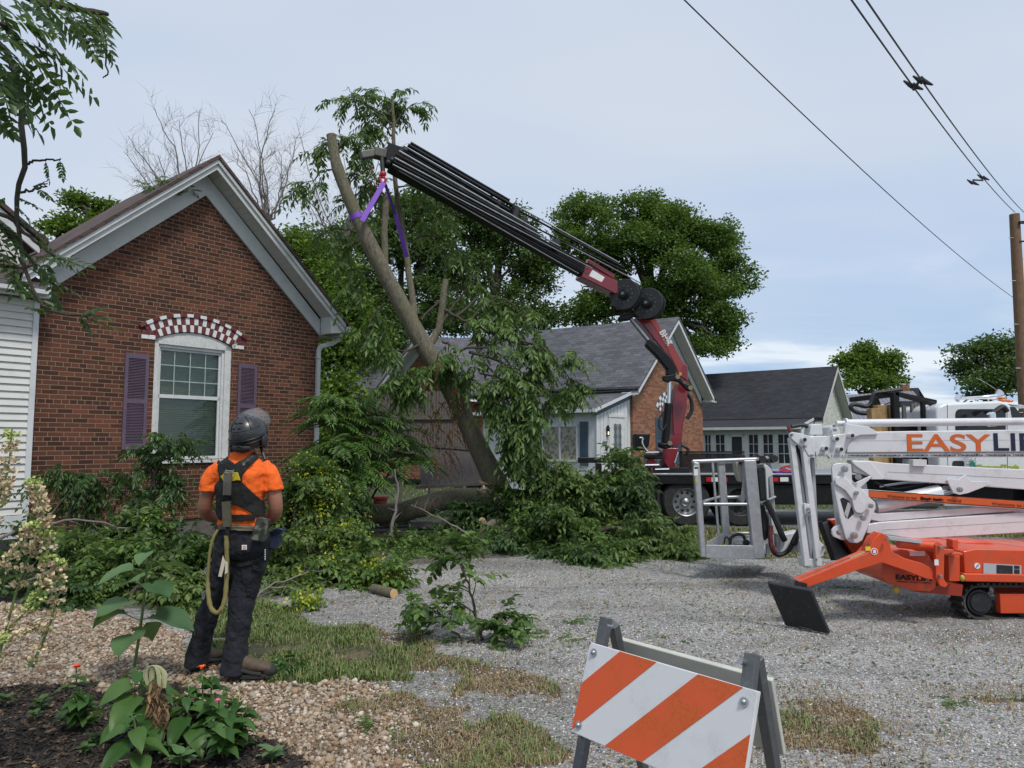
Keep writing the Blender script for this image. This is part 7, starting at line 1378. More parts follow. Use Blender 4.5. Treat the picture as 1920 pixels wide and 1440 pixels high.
# ================================================================== WORKER
YP = 5.08
PR = empty('person', (P(430, 828, YP).x, YP, 0), 0, 'worker seen from behind in orange shirt, black harness, dark trousers and black helmet', 'person')
def ring(px_, py_, Y, hw, dep, n=20, yaw=-18, tilt=0):
    c = P(px_, py_, Y); r = hw*Y/FPX; ca, sa = math.cos(R(yaw)), math.sin(R(yaw)); out_ = []
    for k in range(n):
        a = 2*math.pi*k/n; x = math.copysign(abs(math.cos(a))**.9, math.cos(a))*r; y = math.copysign(abs(math.sin(a))**.9, math.sin(a))*dep; out_.append(c+Vector((x*ca-y*sa, x*sa+y*ca, x*tilt)))
    return out_
def organic(mb, name, mat, vox=.008, disp=0, dsc=.08, smooth_it=6, parent=PR, **kw):
    o = mb.build(name, mat, parent, smooth=True, uv=False, **kw); m = o.modifiers.new('r', 'REMESH'); m.mode = 'VOXEL'; m.voxel_size = vox; m.use_smooth_shade = True
    s = o.modifiers.new('s', 'SMOOTH'); s.factor = .5; s.iterations = smooth_it
    if disp:
        for q_, (sc_, st) in enumerate(((dsc, disp), (dsc*.4, disp*.4))):
            tx = bpy.data.textures.new(name+'t%d' % q_, 'CLOUDS'); tx.noise_scale = sc_; tx.noise_depth = 1; d = o.modifiers.new('d', 'DISPLACE'); d.texture = tx; d.strength = st; d.texture_coords = 'LOCAL'
    return o
skin = simple('skin', (.30, .135, .085), .55, var=.12, nscale=8)
try: skin.node_tree.nodes['Principled BSDF'].inputs['Subsurface Weight'].default_value = .06
except Exception: pass
def fabric(name, col, var=.12, wr=.5, scale=9):
    m = simple(name, col, .85, var=var, nscale=5); t = m.node_tree; b = t.nodes['Principled BSDF']; n1_ = noise(t, scale, 3, .55, dist=1.2); n2_ = noise(t, 500, 2); bump(t, b, M(t, 'ADD', M(t, 'MULTIPLY', n1_, 1.0), M(t, 'MULTIPLY', n2_, .03)), wr, .03); return m
shirtm = fabric('hi_vis_orange', (.85, .13, .01), .05, .45, 11); pantm = fabric('dark_navy_canvas', (.0085, .010, .016), .3, .6, 12); vestm = fabric('black_mesh', (.007, .007, .007), .3, .2); webm = simple('khaki_webbing', (.075, .07, .045), .8, var=.3, nscale=60, bmp=.3)
# body: torso core, head, neck, arms, hands
mb = MB()
mb.loft([ring(454, 1040, YP, 38, .09), ring(453, 960, YP, 40, .09), ring(452, 900, YP, 44, .1), ring(453, 872, YP, 36, .08), ring(456, 854, YP, 16, .055), ring(460, 835, YP, 15, .055), ring(462, 826, YP, 15, .06)])
mb.sph(P(466, 815, YP+.02), (.078, .095, .115)); mb.sph(P(474, 822, YP+.1), (.016, .02, .025)); mb.sph(P(447, 818, YP+.01), (.012, .02, .03)); mb.sph(P(487, 818, YP-.0), (.012, .02, .03))
for pts, rr_ in (([(414, 885, 0), (393, 915, .0), (384, 950, .02), (388, 964, .08), (410, 972, .2), (430, 968, .3)], (.045, .05, .047, .046, .04, .03)), ([(492, 885, 0), (511, 915, 0), (517, 950, .01), (512, 968, .07), (493, 976, .19), (470, 970, .3)], (.047, .052, .05, .048, .042, .03))):
    q = poly_path([P(a, b, YP+c) for a, b, c in pts], 20); mb.tube(q, [np.interp(i/20*5, range(6), rr_) for i in range(21)], 14)
for s, c in ((1, P(437, 965, YP+.35)), (-1, P(463, 968, YP+.35))):
    mb.sph(c, (.045, .03, .035))
    for k in range(4): a = c+Vector((s*.03, .01, .03-.018*k)); mb.tube([a, a+Vector((s*.035, .012, -.004)), a+Vector((s*.05, -.01, -.012))], [.009, .009, .008], 8)
    a = c+Vector((0, .0, .03)); mb.tube([a, a+Vector((s*.02, .01, .03))], [.011, .009], 8)
organic(mb, 'body', skin, .007, 0)
mb = MB()
mb.loft([ring(456, 845, YP, 15, .06), ring(456, 850, YP, 22, .07), ring(455, 859, YP, 32, .085), ring(453, 870, YP, 44, .105), ring(452, 888, YP, 49, .125), ring(451, 915, YP, 47, .13), ring(450, 945, YP, 45, .12), ring(452, 970, YP, 46, .115), ring(453, 986, YP, 48, .12)])
for pts, rr_ in (([(418, 876, 0), (402, 890, 0), (394, 905, 0), (392, 921, 0)], (.062, .068, .066, .07)), ([(490, 875, 0), (504, 889, 0), (510, 905, 0), (512, 920, .0)], (.064, .072, .071, .075))):
    q = poly_path([P(a, b, YP+c) for a, b, c in pts], 10); mb.tube(q, [np.interp(i/10*3, range(4), rr_) for i in range(11)], 18)
SHIRT = organic(mb, 'shirt', shirtm, .008, .018, .07, 4)
mb = MB()
mb.loft([ring(454, 984, YP, 51, .125), ring(455, 1005, YP, 53, .135), ring(455, 1030, YP, 52, .14), ring(454, 1046, YP, 40, .12)])
for L in ([(432, 1005, 27, .11, 0), (432, 1035, 27.5, .115, 0), (422, 1070, 25, .1, 0), (412, 1100, 21, .09, .02), (400, 1130, 19, .085, .03), (391, 1152, 19, .085, .04), (380, 1190, 18.5, .08, .05), (371, 1225, 18.5, .078, .06), (368, 1249, 20, .085, .06)],
          [(478, 1005, 28, .11, 0), (477, 1035, 29, .115, 0), (468, 1070, 27, .1, 0), (459, 1105, 25, .095, 0), (452, 1135, 22, .09, -.02), (449, 1160, 21.5, .085, -.03), (444, 1195, 20, .08, -.05), (440, 1235, 21.5, .08, -.07), (438, 1263, 23, .09, -.08)]):
    mb.loft([ring(a, b, YP+e, c, d, 18) for a, b, c, d, e in L])
TR = organic(mb, 'trousers', pantm, .009, .022, .08, 4)
bootm = simple('brown_boot_leather', (.09, .06, .04), .75, var=.3, nscale=30, dirt=((.03, .03, .03), .6)); solem = simple('dark_sole', (.02, .02, .02), .8)
def boot(heel, toe, nm='boot'):
    heel.z = .022; toe.z = .022; d = (toe-heel).normalized(); L = (toe-heel).length; rot = Matrix.Rotation(math.atan2(d.y, d.x), 3, 'Z'); mb = MB(); rings = []
    for t, w_, h in ((0, .035, .07), (.06, .046, .11), (.25, .048, .13), (.45, .05, .105), (.7, .055, .08), (.9, .048, .06), (1.0, .025, .03)):
        c = heel+d*L*t; rings.append([c+rot @ Vector((0, math.cos(a)*w_, .02+h*.5+math.sin(a)*h*.5)) for a in np.linspace(0, 2*math.pi, 14, endpoint=False)])
    mb.loft(rings); o = organic(mb, nm, bootm, .007, 0, parent=PR)
    mb = MB(); out_ = []
    for k in range(20): a = 2*math.pi*k/20; out_.append(heel+rot @ Vector((L*.5+math.cos(a)*(L*.53), math.sin(a)*.06*(1+.1*math.cos(a)), -.012)))
    mb.prism(out_, (0, 0, .03)); mb.build('sole', solem, o, bevel=.006)
    mb = MB(); mb.sph(heel+d*L*.88+Vector((0, 0, .03)), (.055, .05, .042), rot=rot); mb.tube([heel+d*L*.3+rot @ Vector((0, -.05, .05)), heel+d*L*.55+rot @ Vector((0, -.052, .03)), heel+d*L*.75+rot @ Vector((0, -.05, .02))], .014, 8); mb.tube([heel+d*L*.45+rot @ Vector((0, -.045, .06)), heel+d*L*.5+Vector((0, 0, .1)), heel+d*L*.45+rot @ Vector((0, .045, .06))], .008, 6); mb.tube([heel+d*L*.56+rot @ Vector((0, -.045, .05)), heel+d*L*.6+Vector((0, 0, .085)), heel+d*L*.56+rot @ Vector((0, .045, .05))], .008, 6); mb.build('toe_cap', solem, o, smooth=True)
g1 = G(366, 1262); boot(g1+Vector((-.03, 0, 0)), g1+Vector((.09, .25, 0))); g2 = G(430, 1276); boot(g2+Vector((-.02, .03, 0)), g2+Vector((.29, .05, 0)))
# helmet
hc = P(466, 812, YP); hr = Matrix.Rotation(R(20), 3, 'X') @ Matrix.Rotation(R(-8), 3, 'Y')
helm = simple('helmet_black', (.03, .031, .035), .3, var=.2, nscale=30, dirt=((.1, .09, .08), .4))
mb = MB(); seg = 28
def hv(a, e, k=1.0): v = Vector((.131*math.cos(e)*math.cos(a)*k, .155*math.cos(e)*math.sin(a)*k, .142*math.sin(e)*k)); return hc+hr @ v
rows = [[hv(2*math.pi*i/seg, e, 1) for i in range(seg)] for e in np.radians([-38, -20, 0, 20, 40, 60, 78])]; mb.loft(rows); mb.sph(hc, (.1, .12, .1)); HE = mb.build('helmet', helm, PR, smooth=True)
mb = MB(); 
for e in (-14, -4): mb.tube([hv(R(a), R(e), 1.015) for a in range(195, 346, 10)], .006, 6)
mb.tube([hv(R(a), R(24), 1.0) for a in range(200, 341, 10)], .002, 6)
for a in (232, 308): mb.tube([hv(R(a), R(e), 1.0) for e in range(24, 76, 8)], .003, 6)
mb.build('helmet_rib', black, HE, smooth=True)
mb = MB()
for a, e in ((255, 50), (275, 50), (248, 34), (270, 34)): mb.sph(hv(R(a), R(e), 1.0), (.014, .006, .007))
mb.build('vent', blacki, HE)
mb = MB(); mb.cyl(hv(R(262), R(-22), 1.0), hv(R(262), R(-22), 1.12), .022); mb.sph(hv(R(262), R(-26), .98), (.07, .03, .035)); mb.sph(hv(R(345), R(-25), 1.0), (.02, .05, .055)); mb.sph(hv(R(195), R(-25), 1.0), (.02, .05, .055)); mb.build('ear_muff', blackm, HE, smooth=True)
m_, t_, b_ = newmat('clear_visor'); b_.inputs['Base Color'].default_value = (.3, .3, .3, 1); b_.inputs['Roughness'].default_value = .1; b_.inputs['Alpha'].default_value = .35
# visor raised above the brow, seen behind the crown to the upper right
vs = []; fs = []
inn = poly_path([P(447, 783, YP-.02), P(462, 781, YP-.07), P(478, 786, YP-.06), P(490, 797, YP-.02), P(497, 806, YP+.02)], 14); out2 = poly_path([P(450, 777, YP+.03), P(464, 769, YP+.02), P(482, 766, YP+.03), P(499, 773, YP+.06), P(507, 788, YP+.08), P(503, 800, YP+.08)], 14)
for i in range(15):
    for j in range(4): vs.append(inn[i].lerp(out2[i], j/3)+Vector((0, 0, .004*math.sin(j))))
for i in range(14):
    for j in range(3): fs.append((i*4+j, i*4+j+1, (i+1)*4+j+1, (i+1)*4+j))
mb = MB(); mb.add(vs, fs); VI = mb.build('visor', m_, HE, smooth=True); mb = MB(); mb.tube([Vector(vs[i*4+3]) for i in range(15)], .0035, 6); mb.tube([Vector(vs[i*4]) for i in range(15)], .006, 6); mb.build('visor_rim', simple('visor_rim', (.12, .12, .12), .4), HE, smooth=True)
mb = MB(); mb.tube(poly_path([P(489, 838, YP), P(493, 850, YP-.02), P(497, 862, YP-.04)], 8), .011, 8); mb.tube(poly_path([P(486, 820, YP), P(491, 835, YP)], 4), .014, 8); mb.build('chin_strap', blackm, PR, smooth=True)
# harness patches laid on the cloth by casting onto its surface
bpy.context.view_layer.update(); dg = bpy.context.evaluated_depsgraph_get()
def bvh_of(objs):
    V_ = []; F_ = []
    for o in objs:
        e = o.evaluated_get(dg); me = e.to_mesh(); n0 = len(V_); mw = o.matrix_world; V_ += [mw @ v.co for v in me.vertices]; F_ += [tuple(i+n0 for i in p.vertices) for p in me.polygons]; e.to_mesh_clear()
    return BVHTree.FromPolygons(V_, F_)
BV = bvh_of([SHIRT, TR])
def patch(name, poly, mat, off=.008, th=.008, step=1.3, parent=PR, **kw):
    xs = [p[0] for p in poly]; ys = [p[1] for p in poly]; nx_ = int((max(xs)-min(xs))/step)+1; ny_ = int((max(ys)-min(ys))/step)+1; idx = {}; V_ = []; o_ = Vector((0, 0, EYE))
    def vert(i, j):
        if (i, j) not in idx:
            r = ray(min(xs)+i*step, min(ys)+j*step).normalized(); h = BV.ray_cast(o_, r)
            if h[0] is None: idx[(i, j)] = None
            else: idx[(i, j)] = len(V_); V_.append(h[0]-r*off)
        return idx[(i, j)]
    X_, Y_ = np.meshgrid(min(xs)+(np.arange(nx_)+.5)*step, min(ys)+(np.arange(ny_)+.5)*step, indexing='ij'); ins = inpoly(X_, Y_, poly); F_ = []
    for i in range(nx_):
        for j in range(ny_):
            if ins[i, j]:
                q = [vert(i, j), vert(i+1, j), vert(i+1, j+1), vert(i, j+1)]
                if None not in q: F_.append(q)
    if not F_: return None
    mb = MB(); mb.add(V_, F_); o = mb.build(name, mat, parent, smooth=True, uv=False, **kw); s = o.modifiers.new('sm', 'SMOOTH'); s.factor = .5; s.iterations = 3; s = o.modifiers.new('so', 'SOLIDIFY'); s.thickness = th; s.offset = 1; return o
cp = lambda L: [(360+a/5.54, 760+b/5.54) for a, b in L]
patch('harness', cp([(320, 510), (378, 500), (378, 560), (450, 612), (555, 555), (640, 492), (722, 520), (690, 548), (580, 650), (520, 730), (528, 800), (640, 915), (745, 1005), (778, 1050), (782, 1215), (640, 1132), (480, 1042), (400, 1015), (398, 1130), (655, 1132), (655, 1200), (395, 1203), (300, 1200), (285, 1190), (235, 1050), (222, 930), (245, 840), (298, 760), (265, 640), (258, 570)]), vestm, .006, .01)
patch('yellow_webbing', cp([(300, 738), (345, 695), (480, 695), (508, 782), (330, 792)]), simple('webbing_yellow', (.5, .38, .02), .7), .02, .006)
patch('belt', cp([(278, 1236), (640, 1242), (640, 1312), (278, 1292)]), webm, .008, .008); patch('belt_stripe', cp([(400, 1252), (640, 1255), (640, 1266), (400, 1264)]), simple('belt_tan', (.2, .15, .1), .7), .017, .003); patch('belt_stripe', cp([(400, 1290), (640, 1294), (640, 1303), (400, 1300)]), MATS['belt_tan'] if 'belt_tan' in MATS else webm, .017, .003)
camo, t_, b_ = newmat('camouflage'); t_.links.new(ramp(t_, noise(t_, 22, 1, .5), [(.44, (.02, .02, .018)), (.46, (.045, .05, .035)), (.56, (.045, .05, .035)), (.58, (.13, .14, .11))], 'CONSTANT'), b_.inputs['Base Color']); b_.inputs['Roughness'].default_value = .85
patch('shoulder_padding', cp([(300, 530), (345, 545), (345, 600), (300, 615), (272, 600)]), camo, .018, .004); patch('shoulder_padding', cp([(500, 590), (620, 520), (650, 530), (530, 640)]), camo, .018, .004)
mb = MB(); D_ = [P(360+a/5.54, 760+b/5.54, YP-.175) for a, b in ((345, 740), (335, 715), (358, 668), (356, 682), (430, 684), (436, 668), (410, 735), (375, 748), (345, 740))]; mb.tube(D_, .0045, 8); mb.build('d_ring', steel, PR, smooth=True)
def strip(nm, pts, Yo, w_, th, mat, par=PR):
    mb = MB(); q = poly_path([P(360+a/5.54, 760+b/5.54, YP+c) for a, b, c in pts], 14); mb.tube(q, w_, 8, flat=th/w_) if False else None
    for i in range(len(q)-1): mb.beam(q[i], q[i+1]+(q[i+1]-q[i])*.1, w_*2, th, up=(0, 1, 0))
    return mb.build(nm, mat, par, bevel=.002)
strip('energy_absorber', [(372, 700, -.19), (368, 800, -.2), (362, 930, -.19)], 0, .026, .02, simple('grey_webbing', (.09, .085, .075), .8, var=.3, nscale=40, bmp=.3))
strip('strap', [(362, 920, -.17), (358, 1010, -.16)], 0, .012, .012, vestm); strip('shock_pack', [(356, 1000, -.17), (362, 1120, -.175), (368, 1262, -.18)], 0, .027, .03, webm); strip('strap', [(368, 1255, -.18), (368, 1350, -.18)], 0, .012, .014, vestm)
mb = MB(); mb.prism([P(a, b, YP-.2) for a, b in cp([(665, 1165), (790, 1192), (772, 1300), (738, 1425), (600, 1402), (632, 1290)])], (0, .07, 0)); mb.build('radio_pouch', camo, PR, bevel=.012, seg=3)
patch('logo_patch', [(453.2, 1021.6), (463, 1022), (463, 1031.6), (453.2, 1031.2)], simple('patch_white', (.6, .6, .58), .7), .006, .003, step=.9)
o = text('patch_emblem', 'C', P(455.4, 1030, YP-.17), .03, simple('emblem_orange', (.6, .16, .02), .6), PR, ext=.001, bold=.001)
patch('pocket_flap', [(473, 1059), (486, 1062), (491, 1070), (484, 1072), (473, 1067)], pantm, .006, .008, step=1.0); patch('leg_strap', [(430, 1050), (452, 1056), (480, 1048), (498, 1035), (498, 1042), (480, 1056), (452, 1064), (430, 1058)], vestm, .006, .006); patch('pocket', [(462, 1098), (480, 1102), (478, 1122), (463, 1118)], pantm, .006, .008, step=1.2)
mb = MB(); bl = simple('blue_black_tool', (.012, .02, .05), .4); mb.prism([P(a, b, YP-.02) for a, b in ((504, 996), (520, 992), (528, 990), (532, 996), (522, 1004), (524, 1018), (516, 1030), (503, 1026))], (0, .07, 0)); mb.tube(poly_path([P(508, 998, YP-.03), P(520, 992, YP-.04), P(530, 994, YP-.04)], 6), .01, 8); mb.build('tool_holster', bl, PR, bevel=.01)
mb = MB(); 
for k in range(5): c = P(497, 1032+k*4.2, YP-.12); mb.sph(c, (.006, .006, .009))
mb.build('carabiner', steel, PR, smooth=True)
c6 = lambda L: [(330+a/4.235, 960+b/4.235, YP+c) for a, b, c in L]
ropem, t_, b_ = newmat('lanyard_rope'); wv = N(t_, 'ShaderNodeTexWave'); wv.inputs['Scale'].default_value = 60; wv.inputs['Distortion'].default_value = 2; wv.bands_direction = 'DIAGONAL'; t_.links.new(N(t_, 'ShaderNodeTexCoord').outputs['Object'], wv.inputs[0]); t_.links.new(ramp(t_, wv.outputs[0], [(0, (.12, .10, .03)), (.6, (.26, .22, .08))]), b_.inputs['Base Color']); b_.inputs['Roughness'].default_value = .9; bump(t_, b_, wv.outputs[0], .5, .003)
mb = MB(); q = poly_path([P(a, b, c) for a, b, c in c6([(400, 185, -.17), (402, 260, -.17), (404, 420, -.16), (400, 560, -.16), (388, 690, -.17), (360, 770, -.18), (318, 800, -.18), (275, 755, -.17), (258, 660, -.15), (252, 560, -.13), (258, 440, -.13), (272, 300, -.13), (300, 200, -.12), (335, 140, -.1)])], 60); rd_ = [.0155+.0015*math.sin(i*1.7) if i < 42 else .010 for i in range(61)]; mb.tube(q, rd_, 10); mb.build('lanyard', ropem, PR, smooth=True)
mb = MB(); a_ = [P(*p) for p in c6([(372, 345, -.19), (335, 512, -.19), (362, 515, -.19), (392, 400, -.19)])]; mb.prism(a_, (0, .003, 0)); a_ = [P(*p) for p in c6([(392, 385, -.195), (388, 495, -.195), (410, 480, -.195), (410, 400, -.195)])]; mb.prism(a_, (0, .003, 0)); mb.build('paper_tag', simple('tag_cream', (.55, .5, .4), .8), PR)
mb = MB(); mb.tube(poly_path([P(*p) for p in c6([(235, 575, -.12), (240, 620, -.13), (215, 640, -.13), (208, 670, -.13), (222, 690, -.13), (232, 640, -.13)])], 20), .004, 6); mb.build('carabiner', steel, PR, smooth=True)

# ================================================================== BARRICADE
BC = empty('barricade', (P(1250, 1400, 2.2).x, 2.2, 0), 0, 'orange and white striped A-frame barricade board on grey metal legs', 'barricade')
TL, TRc, BL = P(1106, 1204, 2.42), P(1421, 1296, 1.955), P(1070, 1372, 2.37); ex = TRc-TL; ed = BL-TL; nb = ex.cross(ed).normalized(); nb = nb if nb.y < 0 else -nb
def bpnt(u, v, o=0): return TL+ex*u+ed*v+nb*o
m_, t_, b_ = newmat('reflective_white'); cc = N(t_, 'ShaderNodeTexCoord').outputs['Object']; ck = N(t_, 'ShaderNodeTexVoronoi'); ck.inputs['Scale'].default_value = 150; t_.links.new(cc, ck.inputs[0])
sm = ramp(t_, noise(t_, 7, 5, .6, cc), [(.5, (0, 0, 0)), (.65, (.5, .5, .5))]); t_.links.new(mix(t_, sm, (.62, .62, .63), mix(t_, ck.outputs['Distance'], (.62, .62, .63), (.4, .4, .41))), b_.inputs['Base Color']); b_.inputs['Roughness'].default_value = .4; rwhite = m_
m_, t_, b_ = newmat('reflective_orange'); cc = N(t_, 'ShaderNodeTexCoord').outputs['Object']; ck = N(t_, 'ShaderNodeTexVoronoi'); ck.inputs['Scale'].default_value = 150; t_.links.new(cc, ck.inputs[0])
sm = ramp(t_, noise(t_, 6, 5, .6, cc), [(.5, (0, 0, 0)), (.62, (.8, .8, .8))]); t_.links.new(mix(t_, sm, (.62, .085, .018), mix(t_, ck.outputs['Distance'], (.62, .12, .01), (.42, .06, .005))), b_.inputs['Base Color']); b_.inputs['Roughness'].default_value = .4; rorange = m_
mb = MB(); mb.prism([bpnt(0, 0), bpnt(1, 0), bpnt(1, 1), bpnt(0, 1)], -nb*.018); BD = mb.build('board', rwhite, BC, bevel=.003)
def clip(poly, a, b, c):     # keep a*u+b*v<=c
    o_ = []
    for i in range(len(poly)):
        p, q = poly[i], poly[(i+1) % len(poly)]; dp = a*p[0]+b*p[1]-c; dq = a*q[0]+b*q[1]-c
        if dp <= 0: o_.append(p)
        if dp*dq < 0: t = dp/(dp-dq); o_.append((p[0]+(q[0]-p[0])*t, p[1]+(q[1]-p[1])*t))
    return o_
mb = MB()
for k in range(-1, 5):
    u0 = .216+.478*k; s_ = .455; poly = [(u0, 0), (u0+.235, 0), (u0+.235-s_, 1), (u0-s_, 1)]
    for a, b, c in ((-1, 0, -.004), (1, 0, .996)): poly = clip(poly, a, b, c) if len(poly) > 2 else poly
    if len(poly) > 2: mb.prism([bpnt(u, .004+v*.99, .0008) for u, v in poly], nb*.0008)
mb.build('stripe', rorange, BD)
mb = MB(); mb.prism([bpnt(0, 0, .001), bpnt(.012, 0, .001), bpnt(0, .03, .001)], nb*.002); mb.build('corner_mark', maroon, BD)
mb = MB()
for u, v in ((.045, .1), (.045, .9), (.945, .13), (.945, .9)): mb.cyl(bpnt(u, v, .001), bpnt(u, v, .004), .013, n=20); mb.sph(bpnt(u, v, .004), (.008, .008, .008))
mb.build('bolt', steel, BD, smooth=True)
legm = simple('grey_steel_leg', (.13, .135, .145), .5, .5, var=.12, nscale=20, dirt=((.3, .3, .3), .3))
def leg(a, b, w_=.036, t=.028, name='leg'):
    a = Vector(a); b = Vector(b); d = (b-a); b = a+d*(a.z/(a.z-b.z)); mb = MB(); mb.beam(a, b, w_, t, up=tuple(nb)); o = mb.build(name, legm, BC, bevel=.002); mb = MB(); n = 7
    sd = (b-a).normalized().cross(nb).normalized()
    for k in range(n): c = a.lerp(b, .12+.12*k); mb.cyl(c+nb*(t/2), c+nb*(t/2+.0015), .005, n=10); mb.cyl(c+sd*(w_/2), c+sd*(w_/2+.0015), .005, n=10)
    mb.build('bolt_hole', blacki, o); return o
off = -nb*.04
leg(P(1137, 1158, 2.47), P(1086, 1440, 2.40)); leg(P(1411, 1226, 2.02), P(1386, 1440, 1.95)); leg(P(1150, 1170, 2.50), P(1204, 1430, 2.80)); leg(P(1417, 1232, 2.04), P(1451, 1440, 2.24))
mb = MB(); a_, b_, c_ = P(1157, 1198, 2.60), P(1446, 1277, 2.14), P(1470, 1418, 2.23); d_ = a_+(c_-b_); nn_ = (b_-a_).cross(c_-b_).normalized(); mb.prism([a_, b_, c_, d_], nn_*.018); mb.build('back_board', simple('cream_plastic', (.52, .52, .46), .6, var=.08, dirt=((.3, .3, .27), .3)), BC, bevel=.004)
mb = MB()
for p_ in (P(1146, 1175, 2.47), P(1398, 1242, 2.02)): mb.cyl(p_, p_+nb*.03, .009, n=12)
mb.build('pivot_bolt', steel, BC, smooth=True)

# ================================================================== GARDEN PLANTS
H10 = np.array([(0, 0, 0), (-.08, .28, .04), (.12, .5, .07), (.45, .44, .05), (.78, .2, -.02), (1, 0, -.12)])
def bigleaves(items, mat, name, parent, nar=1.0):
    V_ = []; F_ = []
    for (p, d, L, W_, dr) in items:
        p = np.array(p); d = nrm(np.array(d, float)); s = nrm(np.cross(d, [0, 0, 1.])+1e-6); n = np.cross(s, d); b0 = len(V_); tw = random.uniform(-.3, .3); s, n = s*math.cos(tw)+n*math.sin(tw), n*math.cos(tw)-s*math.sin(tw); nt_ = 7
        for i in range(nt_+1):
            t = i/nt_; wv_ = W_*.5*(math.sin(math.pi*min(1, t**.62*.97+.03))**.8)*nar if 0 < i < nt_ else (.12*W_ if i == 0 else .002); c = p+d*L*t+np.array([0, 0, -1.])*L*dr*t*t
            back = -L*.09 if i == 1 else 0; wob = .03*L*math.sin(t*9+tw*9)
            V_ += [c, c+s*wv_*.55+n*(.07*W_)+d*back*.5, c+s*wv_+n*(.10*W_+wob)+d*back, c-s*wv_*.55+n*(.07*W_)+d*back*.5, c-s*wv_+n*(.10*W_-wob)+d*back]
        for i in range(nt_):
            a = b0+i*5; b = a+5; F_ += [(a, a+1, b+1, b), (a+1, a+2, b+2, b+1), (a, b, b+3, a+3), (a+3, b+3, b+4, a+4)]
    return fast_mesh(name, np.array(V_), np.array(F_), mat, parent, smooth=True)
def stalkplant(name, lab, cat, foot, top, levels, L, W_, mat, stem_r=.012, group=None, dr=.5, petiole=.1, per=2, a0=0, bud=True, nar=1.0):
    t = empty(name, (foot.x, foot.y, 0), 0, lab, cat, group); mb = MB(); f = Vector(foot); f.z = 0; q = poly_path([f, f.lerp(top, .5)+Vector((.01, 0, 0)), top], 10); mb.tube(q, [stem_r*(1-.4*i/10) for i in range(11)], 8); items = []; ang = a0
    for k in range(levels):
        h = .18+.82*(k+1)/levels; c = f.lerp(top, h); sz = (1.1-.75*abs(h-.45)) if h < .9 else .45
        for j in range(per):
            ang += math.pi*2/per*(1 if per > 1 else .38)+(1.25 if j == 0 else 0)+random.uniform(-.2, .2); d = Vector((math.cos(ang), math.sin(ang), .35)); pe = c+d*petiole*sz; mb.tube([c, pe], stem_r*.3, 5); items.append((pe, (d.x, d.y, random.uniform(-.15, .1)), L*sz*random.uniform(.8, 1.1), W_*sz*random.uniform(.85, 1.1), dr*random.uniform(.6, 1.3)))
    mb.build('stem', stemg, t, smooth=True); bigleaves(items, mat, 'foliage', t, nar)
    return t
stalkplant('sunflower_plant', 'tall young sunflower with big heart leaves left of the worker', 'plant', G(250, 1262), P(278, 1040, 4.9), 6, .25, .24, leaf_sun, .012, dr=.45, petiole=.1, per=2, a0=.3)
lv = LV(); c = P(278, 1038, 4.9); n = 26; lv.add(np.array([c]*n)+rng.normal(size=(n, 3))*.015, nrm(rnd_dir(n)*.6+[0, 0, .6]), rnd_dir(n), .05, .03); lv.build('leaf_bud', leaf_gdn, None if False else [o for o in COL.objects if o.name == 'sunflower_plant'][0], form=6)
stalkplant('broadleaf_plant', 'broad-leaved plant with a drooping brown seed head in the mulch', 'plant', G(275, 1400), P(262, 1262, 3.95), 5, .22, .16, leaf_gdn, .010, dr=.6, petiole=.06, per=3, a0=1)
WH = [o for o in COL.objects if o.name == 'broadleaf_plant'][0]
mb = MB()
for k in range(16): a = random.uniform(-1, 1); mb.tube(poly_path([P(284+a*3, 1300, 3.88), P(279+a*10, 1262, 3.88), P(290+a*4, 1248, 3.87), P(303+a*9, 1262, 3.86), P(303+a*7, 1290, 3.85)], 14), .0035, 5)
mb.build('pale_stalk', simple('pale_stalk', (.36, .36, .2), .7), WH, smooth=True)
lv = LV(); n = 260; t = rng.random(n); c0 = np.array(P(293, 1282, 3.85)); c1 = np.array(P(301, 1362, 3.8)); B = c0+(c1-c0)*t[:, None]+rng.normal(size=(n, 3))*.018; lv.add(B, nrm(rng.normal(size=(n, 3))*.4+[0, 0, -1]), rnd_dir(n), .06, .016); lv.build('wilted_head', islandmat('wilted', [(.1, (.05, .035, .02)), (.5, (.14, .09, .045)), (.9, (.28, .17, .08))], .9), WH, form=6)
stalkplant('broadleaf_plant', 'lower broad-leaved plant at the bottom edge in front of the brown seed head', 'plant', G(262, 1460), P(250, 1345, 3.5), 4, .15, .1, leaf_gdn, .008, dr=.5, petiole=.03, per=3)
stalkplant('broadleaf_plant', 'yellowing wide-leaved plant left of the pink zinnia', 'plant', G(352, 1400), P(350, 1310, 3.95), 4, .18, .12, leaf_gdn, .008, dr=.6, petiole=.04, per=3)
def zin(lab, foot, tops, col, pink=None):
    t = empty('zinnia_plant', (foot.x, foot.y, 0), 0, lab, 'flower'); mb = MB(); items = []
    for (a, b, Y, fl) in tops:
        tp_ = P(a, b, Y); f = Vector((foot.x+(tp_.x-foot.x)*.4, foot.y+(tp_.y-foot.y)*.4, 0)); mb.tube([f, f.lerp(tp_, .5), tp_], .004, 6)
        for k in range(6):
            c = f.lerp(tp_, .2+.75*k/6); an = k*1.6+random.random()
            for s in (0, math.pi): items.append((c, (math.cos(an+s), math.sin(an+s), .25), .105*random.uniform(.8, 1.2), .058, .5))
        if fl:
            lvf = LV(); m = 22; an = rng.random(m)*6.28; lvf.add(np.array([tp_]*m)+[0, 0, .005], np.stack([np.cos(an), np.sin(an), .1+.5*rng.random(m)], -1), np.tile([0, 0, 1.], (m, 1))+rng.normal(size=(m, 3))*.2, .024*fl[1], .012*fl[1]); lvf.build('flower', fl[0], t, form=6)
    mb.build('stem', stemg, t, smooth=True); bigleaves(items, leaf_gdn, 'foliage', t)
    return t
